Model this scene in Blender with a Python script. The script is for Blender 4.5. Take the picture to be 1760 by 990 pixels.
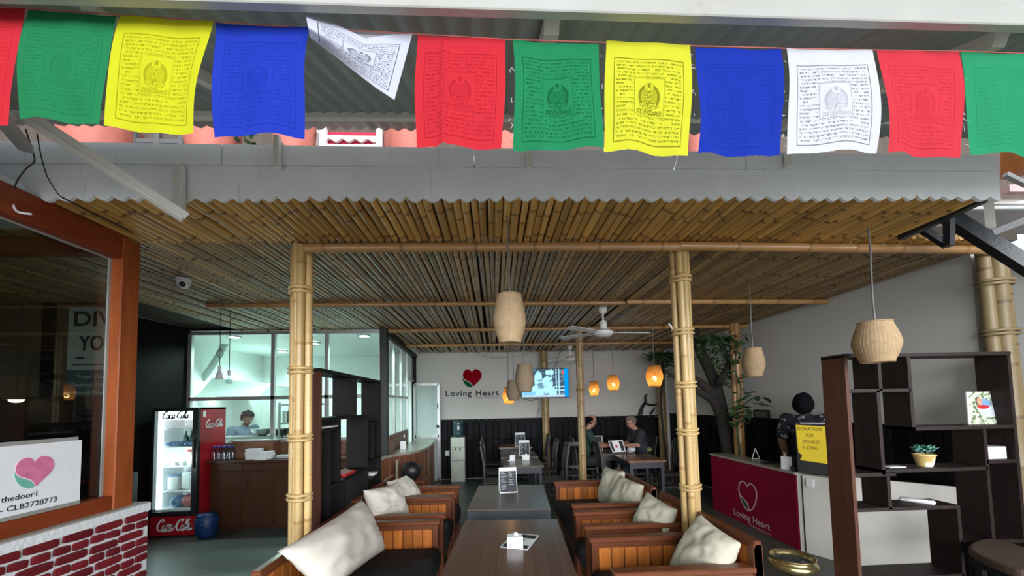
import bpy, bmesh, math, random
from mathutils import Vector, Matrix, Euler, noise
random.seed(11)
for o in list(bpy.data.objects):
    bpy.data.objects.remove(o)
SC = bpy.context.scene
COL = SC.collection
pi = math.pi
V = Vector

# ------------------------------------------------------------------ camera (ultra-wide phone lens, upper crop of its frame)
CX, CY = 880.0, 660.0
VZ, VY = (850.0, 695.0), (640.0, -11400.0)
F = math.sqrt(-((VZ[0]-CX)*(VY[0]-CX) + (VZ[1]-CY)*(VY[1]-CY)))
HC = 1.77
DV = V((VZ[0]-CX, VZ[1]-CY, F)).normalized()
UPV = V((VY[0]-CX, VY[1]-CY, F)).normalized()
RV = DV.cross(UPV)
cam = bpy.data.objects.new('camera', bpy.data.cameras.new('camera'))
COL.objects.link(cam)
cx_, cy_, cz_ = V((RV.x, DV.x, UPV.x)), -V((RV.y, DV.y, UPV.y)), -V((RV.z, DV.z, UPV.z))
M = Matrix.Identity(4)
for i, a in enumerate((cx_, cy_, cz_)):
    for r in range(3):
        M[r][i] = a[r]
M[2][3] = HC
cam.matrix_world = M
cam.data.sensor_width = 36
cam.data.lens = F/1760*36
cam.data.shift_y = (CY-495)/1760
cam.data.shift_x = (880-CX)/1760
cam.data.clip_start = 0.02
SC.camera = cam

# ------------------------------------------------------------------ world, daylight, exposure
w = bpy.data.worlds.new('overcast_sky'); SC.world = w; w.use_nodes = True
bg = w.node_tree.nodes['Background']
bg.inputs[0].default_value = (0.88, 0.94, 1.0, 1)
bg.inputs[1].default_value = 0.8
def area(name, loc, rot, sx, sy, power, col=(1, 1, 1)):
    l = bpy.data.lights.new(name, 'AREA'); l.shape = 'RECTANGLE'; l.size = sx; l.size_y = sy
    l.energy = power; l.color = col
    o = bpy.data.objects.new(name, l); COL.objects.link(o); o.location = loc; o.rotation_euler = rot
    return o
# unseen area lamp added behind the camera to push frontal daylight indoors
area('frontal_daylight_fill', (3.5, -15.0, 4.4), (math.radians(85), 0, math.radians(8)), 26, 9, 7000, (0.94, 0.97, 1.0))
SC.view_settings.view_transform = 'Standard'
SC.view_settings.look = 'None'
SC.view_settings.gamma = 1
SC.view_settings.use_curve_mapping = False
SC.view_settings.exposure = 0.12

# ------------------------------------------------------------------ measuring helpers: a sight line cut by a real plane
def ray(px, py):
    d = V((px-CX, py-CY, F))
    return V((d.dot(RV), d.dot(DV), d.dot(UPV)))
def PY(px, py, Y):
    d = ray(px, py); t = Y/d.y
    return V((d.x*t, Y, HC+d.z*t))
def PZ(px, py, Z):
    d = ray(px, py); t = (Z-HC)/d.z
    return V((d.x*t, d.y*t, Z))
def PX(px, py, X):
    d = ray(px, py); t = X/d.x
    return V((X, d.y*t, HC+d.z*t))

# ------------------------------------------------------------------ mesh builder
class MB:
    def __init__(s):
        s.v = []; s.f = []; s.uv = {}; s.at = {}
    def add(s, vs, fs, T=None):
        b = len(s.v)
        s.v += [T @ V(p) if T else V(p) for p in vs]
        s.f += [tuple(i+b for i in f) for f in fs]
        return b
    def box(s, x0, x1, y0, y1, z0, z1, T=None, ch=0.0):
        if x0 > x1: x0, x1 = x1, x0
        if y0 > y1: y0, y1 = y1, y0
        if z0 > z1: z0, z1 = z1, z0
        if ch <= 0:
            vs = [(x0,y0,z0),(x1,y0,z0),(x1,y1,z0),(x0,y1,z0),(x0,y0,z1),(x1,y0,z1),(x1,y1,z1),(x0,y1,z1)]
            s.add(vs, [(0,3,2,1),(4,5,6,7),(0,1,5,4),(1,2,6,5),(2,3,7,6),(3,0,4,7)], T)
            return s
        c = min(ch, (x1-x0)/2.2, (y1-y0)/2.2, (z1-z0)/2.2)
        vs = []; ix = {}
        for i, (X, sx) in enumerate(((x0, 1), (x1, -1))):
            for j, (Y, sy) in enumerate(((y0, 1), (y1, -1))):
                for k, (Z, sz) in enumerate(((z0, 1), (z1, -1))):
                    ix[i, j, k] = len(vs)
                    vs += [(X, Y+sy*c, Z+sz*c), (X+sx*c, Y, Z+sz*c), (X+sx*c, Y+sy*c, Z)]
        q = lambda i, j, k, a: ix[i, j, k]+a
        fs = [(q(0,0,0,0),q(0,0,1,0),q(0,1,1,0),q(0,1,0,0)), (q(1,0,0,0),q(1,1,0,0),q(1,1,1,0),q(1,0,1,0)),
              (q(0,0,0,1),q(1,0,0,1),q(1,0,1,1),q(0,0,1,1)), (q(0,1,0,1),q(0,1,1,1),q(1,1,1,1),q(1,1,0,1)),
              (q(0,0,0,2),q(0,1,0,2),q(1,1,0,2),q(1,0,0,2)), (q(0,0,1,2),q(1,0,1,2),q(1,1,1,2),q(0,1,1,2))]
        for k in (0, 1):
            for j in (0, 1):
                fs.append((q(0,j,k,1), q(1,j,k,1), q(1,j,k,2), q(0,j,k,2)))
            for i in (0, 1):
                fs.append((q(i,0,k,0), q(i,1,k,0), q(i,1,k,2), q(i,0,k,2)))
        for i in (0, 1):
            for j in (0, 1):
                fs.append((q(i,j,0,0), q(i,j,1,0), q(i,j,1,1), q(i,j,0,1)))
        for key in ix:
            a = ix[key]; fs.append((a, a+1, a+2))
        s.add(vs, fs, T)
        return s
    def bar(s, a, b, wd, hg, up=(0, 0, 1), ch=0.0):
        a, b = V(a), V(b); d = b-a; L = d.length; y = d/L; u = V(up)
        x = y.cross(u)
        if x.length < 1e-4: x = y.cross(V((1, 0, 0)))
        x.normalize(); z = x.cross(y)
        T = Matrix(((x.x, y.x, z.x, a.x), (x.y, y.y, z.y, a.y), (x.z, y.z, z.z, a.z), (0, 0, 0, 1)))
        return s.box(-wd/2, wd/2, 0, L, -hg/2, hg/2, T, ch)
    def tube(s, pts, rad, n=8, cap=True, closed=False):
        pts = [V(p) for p in pts]; m = len(pts)
        if not hasattr(rad, '__len__'): rad = [rad]*m
        rings = []; ref = None; vs = []; fs = []
        for i, p in enumerate(pts):
            if closed: d = pts[(i+1) % m]-pts[i-1]
            else: d = pts[min(i+1, m-1)]-pts[max(i-1, 0)]
            if d.length < 1e-9: d = V((0, 0, 1))
            d.normalize()
            if ref is None:
                ref = V((0, 0, 1)) if abs(d.z) < .9 else V((1, 0, 0))
            x = ref-d*ref.dot(d)
            if x.length < 1e-5: x = d.orthogonal()
            x.normalize(); ref = x; yv = d.cross(x)
            for k in range(n):
                a = 2*pi*k/n
                vs.append(p+(x*math.cos(a)+yv*math.sin(a))*rad[i])
        for i in range(m if closed else m-1):
            for k in range(n):
                a = i*n+k; b = i*n+(k+1) % n; j = (i+1) % m
                fs.append((a, b, j*n+(k+1) % n, j*n+k))
        if cap and not closed:
            fs.append(tuple(range(n-1, -1, -1))); fs.append(tuple((m-1)*n+k for k in range(n)))
        s.add(vs, fs)
        return s
    def lathe(s, prof, n=16, c=(0, 0, 0), T=None, cap=(True, True), arc=None):
        c = V(c); vs = []; fs = []; m = len(prof)
        for r, z in prof:
            for k in range(n):
                a = 2*pi*k/n
                vs.append(c+V((r*math.cos(a), r*math.sin(a), z)))
        for i in range(m-1):
            for k in range(n):
                fs.append((i*n+k, i*n+(k+1) % n, (i+1)*n+(k+1) % n, (i+1)*n+k))
        if cap[0]: fs.append(tuple(range(n-1, -1, -1)))
        if cap[1]: fs.append(tuple((m-1)*n+k for k in range(n)))
        s.add(vs, fs, T)
        return s
    def ball(s, c, r, n=10, m=7, T=None):
        r = V(r) if hasattr(r, '__len__') else V((r, r, r))
        c = V(c); vs = [(0, 0, -1)]; fs = []
        for i in range(1, m):
            t = -pi/2+pi*i/m
            for k in range(n):
                a = 2*pi*k/n
                vs.append((math.cos(t)*math.cos(a), math.cos(t)*math.sin(a), math.sin(t)))
        vs.append((0, 0, 1)); L = len(vs)-1
        for k in range(n):
            fs.append((0, 1+(k+1) % n, 1+k))
            for i in range(m-2):
                fs.append((1+i*n+k, 1+i*n+(k+1) % n, 1+(i+1)*n+(k+1) % n, 1+(i+1)*n+k))
            fs.append((1+(m-2)*n+k, 1+(m-2)*n+(k+1) % n, L))
        vs = [V((p[0]*r.x, p[1]*r.y, p[2]*r.z)) for p in vs]
        if T: vs = [T @ p for p in vs]
        s.add([p+c for p in vs], fs)
        return s
    def cap(s, a, b, ra, rb, n=10):
        s.tube([a, b], [ra, rb], n); s.ball(a, ra, n, 6); s.ball(b, rb, n, 6)
        return s
    def chain(s, pts, rads, n=10):
        for i in range(len(pts)-1): s.cap(pts[i], pts[i+1], rads[i], rads[i+1], n)
        return s
    def prism(s, poly, fr, th):
        # poly: 2D outline; fr(u, v, d) -> world point; extruded from d=0 to d=th
        n = len(poly)
        vs = [fr(u, v, 0) for u, v in poly]+[fr(u, v, th) for u, v in poly]
        fs = [tuple(range(n-1, -1, -1)), tuple(range(n, 2*n))]
        for i in range(n):
            j = (i+1) % n; fs.append((i, j, n+j, n+i))
        s.add(vs, fs)
        return s
    def ribbon(s, pts, wd, fr, th=0.002, closed=False):
        m = len(pts); L = []; R = []
        for i in range(m):
            if closed: a = pts[i-1]; b = pts[(i+1) % m]
            else: a = pts[max(i-1, 0)]; b = pts[min(i+1, m-1)]
            dx, dy = b[0]-a[0], b[1]-a[1]; q = math.hypot(dx, dy) or 1
            ww = wd[i] if hasattr(wd, '__len__') else wd
            nx, ny = -dy/q*ww/2, dx/q*ww/2
            L.append((pts[i][0]+nx, pts[i][1]+ny)); R.append((pts[i][0]-nx, pts[i][1]-ny))
        vs = [fr(u, v, th) for u, v in L]+[fr(u, v, th) for u, v in R]+[fr(u, v, 0) for u, v in L]+[fr(u, v, 0) for u, v in R]
        fs = []
        for i in range(m if closed else m-1):
            j = (i+1) % m
            fs += [(i, j, m+j, m+i), (2*m+i, 2*m+j, j, i), (m+i, m+j, 3*m+j, 3*m+i)]
        s.add(vs, fs)
        return s
    def grid(s, fn, nu, nv, th=0.0, uv=True):
        b = len(s.v)
        for j in range(nv+1):
            for i in range(nu+1):
                s.v.append(V(fn(i/nu, j/nv)))
                if uv: s.uv[len(s.v)-1] = (i/nu, j/nv)
        for j in range(nv):
            for i in range(nu):
                a = b+j*(nu+1)+i
                s.f.append((a, a+1, a+nu+2, a+nu+1))
        return s
    def mesh(s, name, mats, smooth=False):
        me = bpy.data.meshes.new(name)
        me.from_pydata([tuple(p) for p in s.v], [], s.f)
        if s.uv:
            l = me.uv_layers.new(name='UVMap')
            for lp in me.loops:
                l.data[lp.index].uv = s.uv.get(lp.vertex_index, (0, 0))
        for k, vals in s.at.items():
            a = me.attributes.new(k, 'FLOAT', 'POINT')
            for i, x in enumerate(vals): a.data[i].value = x
        for m in (mats if isinstance(mats, (list, tuple)) else [mats]):
            me.materials.append(m)
        bm = bmesh.new(); bm.from_mesh(me)
        bmesh.ops.recalc_face_normals(bm, faces=bm.faces)
        bm.to_mesh(me); bm.free()
        if smooth:
            for p in me.polygons: p.use_smooth = True
            if smooth is not True:
                try: me.set_sharp_from_angle(angle=math.radians(smooth))
                except Exception: pass
        return me
def wm(o):
    m = Matrix.LocRotScale(o.location, o.rotation_euler, o.scale)
    return wm(o.parent) @ m if o.parent else m
def link(name, me, parent=None, loc=None, rot=None):
    o = bpy.data.objects.new(name, me); COL.objects.link(o)
    if parent: o.parent = parent
    if loc is not None: o.location = loc
    if rot is not None: o.rotation_euler = rot
    return o
def tag(o, label=None, cat=None, group=None, kind=None):
    if label: o['label'] = label
    if cat: o['category'] = cat
    if group: o['group'] = group
    if kind: o['kind'] = kind
    return o
def thing(name, label, cat, loc=(0, 0, 0), rotz=0, group=None):
    o = bpy.data.objects.new(name, None); COL.objects.link(o)
    o.empty_display_size = 0.05
    o.location = loc; o.rotation_euler = (0, 0, rotz)
    return tag(o, label, cat, group)
def obj(name, mb, m, parent=None, smooth=False, world=False, origin=None, bevel=0):
    """link one mesh object; world=True: the coordinates are world ones although it has a parent"""
    if world and parent:
        Mi = wm(parent).inverted()
        mb.v = [Mi @ p for p in mb.v]
    if origin is not None:
        oo = V(origin); mb.v = [p-oo for p in mb.v]
    o = link(name, mb.mesh(name, m, smooth), parent, origin)
    if bevel:
        b = o.modifiers.new('edge', 'BEVEL'); b.width = bevel; b.segments = 2; b.limit_method = 'ANGLE'
    return o
def struct(name, mb, m, parent=None, smooth=False, **k):
    o = obj(name, mb, m, parent, smooth, **k)
    if not parent: o['kind'] = 'structure'
    return o
def dup(root, loc=None, rotz=None, label=None, group=None):
    def cp(o, par):
        c = o.copy(); COL.objects.link(c)
        if par: c.parent = par
        for ch in kids.get(o.name, []): cp(ch, c)
        return c
    kids = {}
    st = [root]
    while st:
        q = st.pop()
        kids[q.name] = list(q.children); st += list(q.children)
    r = cp(root, None)
    if loc is not None: r.location = loc
    if rotz is not None: r.rotation_euler = (0, 0, rotz)
    if label: r['label'] = label
    if group: r['group'] = group
    return r
def frame(o, ax, ay, nrm):
    o, ax, ay, nrm = V(o), V(ax), V(ay), V(nrm)
    return lambda u, v, d=0.0: o+ax*u+ay*v+nrm*d
def smooth2(p, k=6, closed=False):
    out = []; n = len(p)
    for i in range(n if closed else n-1):
        g = (lambda j: p[j % n]) if closed else (lambda j: p[min(max(j, 0), n-1)])
        a, b, c, d = g(i-1), g(i), g(i+1), g(i+2)
        for q in range(k):
            t = q/k
            out.append(tuple(.5*((2*b[e])+(-a[e]+c[e])*t+(2*a[e]-5*b[e]+4*c[e]-d[e])*t*t+(-a[e]+3*b[e]-3*c[e]+d[e])*t**3) for e in range(len(b))))
    if not closed: out.append(tuple(p[-1]))
    return out

# ------------------------------------------------------------------ node helpers and materials
class E:
    def __init__(s, nt, sock): s.nt = nt; s.k = sock
    def op(s, o, *a):
        n = s.nt.nodes.new('ShaderNodeMath'); n.operation = o
        for i, x in enumerate((s,)+a):
            if isinstance(x, E): s.nt.links.new(x.k, n.inputs[i])
            else: n.inputs[i].default_value = x
        return E(s.nt, n.outputs[0])
    def __add__(s, b): return s.op('ADD', b)
    __radd__ = __add__
    def __sub__(s, b): return s.op('SUBTRACT', b)
    def __rsub__(s, b): return (s*-1)+b
    def __mul__(s, b): return s.op('MULTIPLY', b)
    __rmul__ = __mul__
    def __truediv__(s, b): return s.op('DIVIDE', b)
    def gt(s, b): return s.op('GREATER_THAN', b)
    def lt(s, b): return s.op('LESS_THAN', b)
    def fr(s): return s.op('FRACT')
    def fl(s): return s.op('FLOOR')
    def ab(s): return s.op('ABSOLUTE')
    def mn(s, b): return s.op('MINIMUM', b)
    def mx(s, b): return s.op('MAXIMUM', b)
    def ss(s, a, b):
        n = s.nt.nodes.new('ShaderNodeMapRange'); n.interpolation_type = 'SMOOTHSTEP'
        s.nt.links.new(s.k, n.inputs[0]); n.inputs[1].default_value = a; n.inputs[2].default_value = b
        return E(s.nt, n.outputs[0])
class NT:
    def __init__(s, name):
        s.m = bpy.data.materials.new(name); s.m.use_nodes = True
        s.nt = s.m.node_tree; s.nt.nodes.clear()
        s.out = s.nt.nodes.new('ShaderNodeOutputMaterial')
    def n(s, t, **k):
        q = s.nt.nodes.new('ShaderNode'+t)
        for a, b in k.items(): setattr(q, a, b)
        return q
    def l(s, a, b):
        s.nt.links.new(a.k if isinstance(a, E) else a, b)
    def put(s, sock, x):
        if isinstance(x, E) or hasattr(x, 'is_linked'): s.l(x, sock)
        else: sock.default_value = x if not (hasattr(x, '__len__') and len(x) == 3 and sock.type == 'RGBA') else (*x, 1)
    def uv(s):
        t = s.n('TexCoord'); q = s.n('SeparateXYZ'); s.l(t.outputs['UV'], q.inputs[0])
        return E(s.nt, q.outputs[0]), E(s.nt, q.outputs[1])
    def co(s, scale=(1, 1, 1), kind='Object'):
        t = s.n('TexCoord'); q = s.n('Mapping'); s.l(t.outputs[kind], q.inputs[0]); q.inputs['Scale'].default_value = scale
        return q.outputs[0]
    def noise(s, vec, scale, detail=3, rough=.55):
        q = s.n('TexNoise'); 
        if vec is not None: s.l(vec, q.inputs['Vector'])
        q.inputs['Scale'].default_value = scale; q.inputs['Detail'].default_value = detail; q.inputs['Roughness'].default_value = rough
        return E(s.nt, q.outputs['Fac'])
    def rnd(s):
        q = s.n('ObjectInfo'); return E(s.nt, q.outputs['Random'])
    def attr(s, nm):
        q = s.n('Attribute'); q.attribute_name = nm; return E(s.nt, q.outputs['Fac'])
    def mix(s, f, a, b, blend='MIX'):
        q = s.n('Mix', data_type='RGBA', blend_type=blend)
        s.put(q.inputs[0], f); s.put(q.inputs[6], a); s.put(q.inputs[7], b)
        return q.outputs[2]
    def gain(s, col, f):
        q = s.n('HueSaturation'); q.inputs['Color'].default_value = (1, 1, 1, 1)
        s.put(q.inputs['Color'], col); s.put(q.inputs['Value'], f)
        return q.outputs[0]
    def bsdf(s, col, rough=.5, metal=0, spec=.5, coat=0, bump=None, bs=.2, bd=.01, **k):
        b = s.n('BsdfPrincipled')
        s.put(b.inputs['Base Color'], col); s.put(b.inputs['Roughness'], rough); s.put(b.inputs['Metallic'], metal)
        b.inputs['Specular IOR Level'].default_value = spec
        if coat: b.inputs['Coat Weight'].default_value = coat; b.inputs['Coat Roughness'].default_value = .15
        for a, x in k.items(): s.put(b.inputs[a.replace('_', ' ')], x)
        if bump is not None:
            q = s.n('Bump'); q.inputs['Strength'].default_value = bs; q.inputs['Distance'].default_value = bd
            s.l(bump, q.inputs['Height']); s.l(q.outputs[0], b.inputs['Normal'])
        s.l(b.outputs[0], s.out.inputs[0])
        return b
def hx(r, g, b):
    f = lambda c: (c/255/12.92 if c/255 <= .04045 else ((c/255+.055)/1.055)**2.4)
    return (f(r), f(g), f(b))
def pbr(name, c, rough=.55, metal=0, amt=.15, scale=6, stretch=(1, 1, 1), rand=0, spec=.5, coat=0, bs=.15, bscale=None, bd=.01, dark=None, dth=(.55, .75), detail=4):
    """plain surface: colour broken up by noise (stretched for grain), per-object variation, optional stain colour"""
    s = NT(name)
    vec = s.co(stretch); nz = s.noise(vec, scale, detail)
    f = nz*(2*amt)+(1-amt)
    if rand: f = f*(s.rnd()*(2*rand)+(1-rand))
    col = s.gain(c+(1,), f)
    if dark:
        n2 = s.noise(vec, scale*.35, 5, .65).ss(*dth)
        col = s.mix(n2, col, dark)
    bump = s.noise(vec, bscale or scale*4, 3)
    s.bsdf(col, rough, metal, spec, coat, bump, bs, bd)
    return s.m
def emit(name, c, st):
    s = NT(name); e = s.n('Emission'); e.inputs[0].default_value = (*c, 1); e.inputs[1].default_value = st
    s.l(e.outputs[0], s.out.inputs[0]); return s.m
def glass(name, tint=(1, 1, 1), refl=1.0, rough=.0, base=.03):
    s = NT(name)
    t = s.n('BsdfTransparent'); t.inputs[0].default_value = (*tint, 1)
    g = s.n('BsdfGlossy'); g.inputs['Roughness'].default_value = rough
    fr = s.n('LayerWeight'); fr.inputs[0].default_value = .5
    fc = E(s.nt, fr.outputs['Facing']); fac = (fc.op('POWER', 4.0)*.9+.035)*refl+base
    mx = s.n('MixShader'); s.l(fac.mn(1.0), mx.inputs[0]); s.l(t.outputs[0], mx.inputs[1]); s.l(g.outputs[0], mx.inputs[2])
    s.l(mx.outputs[0], s.out.inputs[0]); return s.m
def bamboo(name, c, ringc, rough=.32, rand=.25, coat=.3, hue=(.6, .42, .2), hm=.5, patch=0):
    s = NT(name)
    r = s.rnd(); r2 = (r*17.31).fr(); r3 = (r*7.77).fr()
    vec = s.co((1, 1, 1))
    st = s.noise(s.co((40, 1.1, 40)), 1.5, 4)
    bl = s.noise(s.co((3, 1.7, 3)), 1.0, 4)
    f = (st*.5+.75)*(r*(2*rand)+(1-rand))*(bl*.7+.65)
    col = s.gain(s.mix(r2*hm, c+(1,), hue+(1,)), f)
    if patch: col = s.mix(s.noise(s.co((7, 7, 2.2)), 1.3, 4, .6).ss(.60, .74)*patch, col, ringc+(1,))
    nd = s.attr('nd')
    col = s.mix(nd.ss(.15, 1.0)*.75, col, ringc+(1,))
    s.bsdf(col, r3*.15+rough, 0, .5, coat, st, .12, .004)
    return s.m

MT = {}
MT['plaster'] = pbr('white_plaster_paint', (.60, .59, .56), .85, amt=.06, scale=1.2, bs=.1, bscale=25, dark=(.50, .49, .46, 1), dth=(.62, .8))
MT['plaster_grey'] = pbr('greyish_wall_paint', (.66, .655, .64), .85, amt=.05, scale=.9, bs=.08, bscale=30, dark=(.70, .67, .57, 1), dth=(.60, .74))
MT['black_wall'] = pbr('black_wall_paint', (.006, .0055, .006), .8, amt=.3, scale=3, spec=.1)
MT['plank'] = pbr('black_stained_plank', (.010, .010, .013), .6, amt=.35, scale=3, stretch=(6, 6, 1), rand=.35, spec=.12, dark=(.04, .03, .02, 1), dth=(.70, .88))
MT['concrete'] = pbr('grey_green_concrete', (.070, .082, .074), .40, amt=.28, scale=1.6, dark=(.095, .105, .095, 1), dth=(.5, .75), bs=.12, bscale=14, bd=.02)
MT['slab'] = pbr('brown_board_deck', (.04, .03, .02), .8)
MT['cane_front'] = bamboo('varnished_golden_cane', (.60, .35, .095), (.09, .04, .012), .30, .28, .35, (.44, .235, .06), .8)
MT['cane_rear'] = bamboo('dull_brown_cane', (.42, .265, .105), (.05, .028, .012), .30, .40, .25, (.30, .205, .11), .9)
MT['beam'] = bamboo('orange_bamboo_beam', (.44, .235, .085), (.20, .09, .03), .30, .12, .4, (.42, .23, .09))
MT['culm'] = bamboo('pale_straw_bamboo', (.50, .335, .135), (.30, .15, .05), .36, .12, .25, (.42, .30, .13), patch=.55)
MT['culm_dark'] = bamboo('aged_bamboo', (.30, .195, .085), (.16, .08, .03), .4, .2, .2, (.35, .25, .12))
MT['fascia'] = None
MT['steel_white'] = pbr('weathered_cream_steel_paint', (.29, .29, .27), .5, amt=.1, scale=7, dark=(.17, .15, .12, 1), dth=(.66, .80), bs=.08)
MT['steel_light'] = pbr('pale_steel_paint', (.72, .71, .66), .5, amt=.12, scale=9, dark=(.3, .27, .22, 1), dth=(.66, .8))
MT['steel_grey'] = pbr('grey_steel_paint', (.36, .37, .36), .5, amt=.12, scale=9, dark=(.2, .19, .17, 1), dth=(.62, .8))
MT['steel_black'] = pbr('black_gloss_steel', (.012, .014, .018), .3, amt=.2, scale=5)
MT['sheet'] = pbr('dark_green_grey_sheet', (.30, .355, .34), .5, amt=.12, scale=5, stretch=(1, .3, 1), metal=.1)
MT['redwood'] = pbr('red_brown_varnished_wood', (.275, .066, .016), .5, amt=.5, scale=3.5, stretch=(5, 5, .8), coat=.08, spec=.25, dark=(.13, .022, .008, 1), dth=(.52, .72))
MT['redwood_h'] = pbr('red_brown_varnished_rail', (.22, .042, .012), .5, amt=.4, scale=3.5, stretch=(5, .8, 5), coat=.08, spec=.25, dark=(.13, .022, .008, 1), dth=(.52, .72))
MT['brick'] = pbr('dark_red_brick_paint', (.155, .010, .016), .5, amt=.3, scale=14, rand=.22, bs=.3, bscale=30, dark=(.10, .007, .012, 1))
MT['mortar'] = pbr('white_painted_mortar', (.72, .74, .76), .8, amt=.06, scale=8, bs=.4, bscale=30)
MT['ledge'] = pbr('grey_cement_ledge', (.34, .31, .28), .85, amt=.12, scale=10)
MT['sofa_wood'] = pbr('sofa_red_brown_frame', (.135, .040, .015), .42, amt=.3, scale=5, stretch=(1, 1, 1), coat=.12, spec=.3, rand=.12)
MT['slat_wood'] = pbr('sofa_orange_slat', (.40, .125, .024), .42, amt=.48, scale=4, stretch=(6, 6, 1), coat=.1, spec=.3, rand=.30, dark=(.15, .045, .015, 1), dth=(.58, .75))
MT['seat_black'] = pbr('black_upholstery', (.012, .010, .010), .8, amt=.3, scale=30)
MT['linen'] = pbr('natural_linen', (.60, .55, .48), .9, amt=.06, scale=5, bs=.35, bscale=160, bd=.004)
MT['linen_b'] = pbr('greenish_beige_linen', (.50, .47, .37), .9, amt=.06, scale=5, bs=.35, bscale=160, bd=.004)
MT['table_near'] = None
MT['table_dark'] = pbr('dark_wood_table', (.085, .066, .055), .30, amt=.35, scale=3, stretch=(12, .6, 1), coat=.25)
MT['table_red'] = pbr('reddish_wood_table', (.17, .075, .04), .28, amt=.35, scale=3, stretch=(.8, 10, 1), coat=.3)
MT['table_blue'] = pbr('blue_black_table_paint', (.022, .026, .034), .4, amt=.25, scale=6)
MT['chair_dark'] = pbr('dark_chair_wood', (.030, .024, .022), .38, amt=.35, scale=6, stretch=(4, 4, 1))
MT['laminate'] = pbr('wenge_laminate', (.020, .012, .011), .5, amt=.3, scale=4, stretch=(9, 9, .7), spec=.25, dark=(.035, .018, .014, 1))
MT['laminate_red'] = pbr('mahogany_laminate', (.085, .032, .019), .5, amt=.35, scale=4, stretch=(9, 9, .5), spec=.25)
MT['laminate_dark'] = pbr('espresso_laminate', (.009, .008, .008), .55, amt=.25, scale=4, stretch=(8, 8, .7), spec=.2)
MT['white_panel'] = pbr('white_cabinet_board', (.66, .63, .58), .55, amt=.03, scale=2)
MT['white_paint'] = pbr('glossy_white_paint', (.78, .78, .76), .4, amt=.04, scale=4)
MT['white_plastic'] = pbr('white_plastic', (.75, .76, .77), .35, amt=.03, scale=4)
MT['paper'] = pbr('white_paper', (.80, .81, .84), .8, amt=.03, scale=5)
MT['magenta'] = pbr('crimson_counter_laminate', (.235, .003, .030), .30, amt=.06, scale=2)
MT['granite'] = pbr('grey_beige_granite', (.36, .34, .28), .22, amt=.35, scale=40, detail=6)
MT['logo_grey'] = pbr('pinkish_silver_lettering', (.55, .40, .42), .45)
MT['logo_leaf'] = pbr('dark_teal_leaf_print', (.03, .07, .055), .5)
MT['alu'] = pbr('brushed_aluminium', (.55, .57, .57), .35, metal=.6, amt=.08, scale=8)
MT['chrome'] = pbr('chrome', (.75, .76, .78), .12, metal=1, amt=.05)
MT['stainless'] = pbr('stainless_steel', (.42, .45, .44), .38, metal=.7, amt=.12, scale=5)
MT['kitchen_white'] = pbr('white_kitchen_tile_paint', (.80, .86, .84), .5, amt=.04, scale=3)
MT['cab_wood'] = pbr('brown_cabinet_veneer', (.058, .022, .010), .5, amt=.35, scale=3, stretch=(7, 7, .7), spec=.3)
MT['side_wood'] = pbr('pinkish_brown_panel', (.20, .085, .045), .5, amt=.3, scale=3, stretch=(6, 6, .8))
MT['red_fridge'] = pbr('red_enamel', (.36, .010, .018), .28, amt=.06, scale=3)
MT['black_plastic'] = pbr('black_plastic', (.014, .014, .016), .4, amt=.15, scale=8)
MT['fridge_in'] = pbr('white_fridge_liner', (.80, .83, .84), .4, amt=.02)
MT['dispenser'] = pbr('cream_dispenser_plastic', (.55, .57, .50), .4, amt=.04)
MT['bottle_blue'] = pbr('smoky_blue_bottle', (.035, .075, .085), .12, amt=.15, scale=4, coat=.5)
MT['bin_blue'] = pbr('blue_plastic_bag', (.006, .035, .13), .4, amt=.3, scale=10, bs=.6, bscale=16, bd=.03)
MT['terracotta'] = pbr('salmon_pot_plastic', (.46, .135, .10), .6, amt=.1, scale=5)
MT['brass'] = pbr('aged_brass', (.56, .45, .21), .22, metal=.9, amt=.3, scale=12, bs=.2)
MT['bark'] = pbr('grey_brown_bark', (.036, .030, .026), .85, amt=.4, scale=12, stretch=(2, 2, .6), bs=.7, bscale=30, bd=.03)
MT['leaf'] = pbr('dark_green_leaf', (.040, .095, .030), .4, amt=.3, scale=8, rand=.4)
MT['yellow_paper'] = pbr('yellow_poster_paper', (.80, .58, .025), .75, amt=.06, scale=5)
MT['ink'] = pbr('brown_marker_ink', (.16, .10, .015), .8)
MT['ink_black'] = pbr('black_ink', (.02, .022, .03), .7)
MT['skin'] = pbr('skin', (.42, .22, .15), .5, amt=.08, scale=10)
MT['skin_dark'] = pbr('brown_skin', (.20, .10, .06), .5, amt=.08, scale=10)
MT['hair_black'] = pbr('black_hair', (.005, .005, .008), .85, spec=.12, amt=.4, scale=40, stretch=(1, 1, .3), bs=.6)
MT['hair_grey'] = pbr('greying_brown_hair', (.16, .135, .10), .55, amt=.4, scale=40, bs=.6)
MT['shirt_green'] = pbr('dark_green_shirt', (.018, .048, .038), .85, amt=.15, scale=8)
MT['shirt_navy'] = pbr('charcoal_navy_shirt', (.022, .024, .034), .85, amt=.15, scale=8)
MT['shirt_cook'] = pbr('steel_blue_shirt', (.09, .12, .17), .85, amt=.1)
MT['trouser'] = pbr('dark_trousers', (.02, .022, .025), .85)
MT['cord'] = pbr('grey_cable', (.16, .16, .16), .5)
MT['cord_black'] = pbr('black_cable', (.015, .015, .016), .5)
MT['brown_cloth'] = pbr('brown_canvas_cushion', (.075, .043, .028), .8, amt=.15, scale=6)
MT['red_cloth'] = pbr('crimson_cloth', (.42, .01, .05), .7)
MT['red_paper'] = pbr('red_card', (.55, .02, .03), .6)
MT['teal_wall'] = pbr('teal_white_wall', (.45, .55, .53), .7, amt=.05)
MT['hood'] = pbr('pale_grey_green_steel', (.40, .46, .44), .5, amt=.1, scale=4)
MT['pane'] = glass('clear_pane', (.93, .98, .96), .9, 0, .015)
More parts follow.
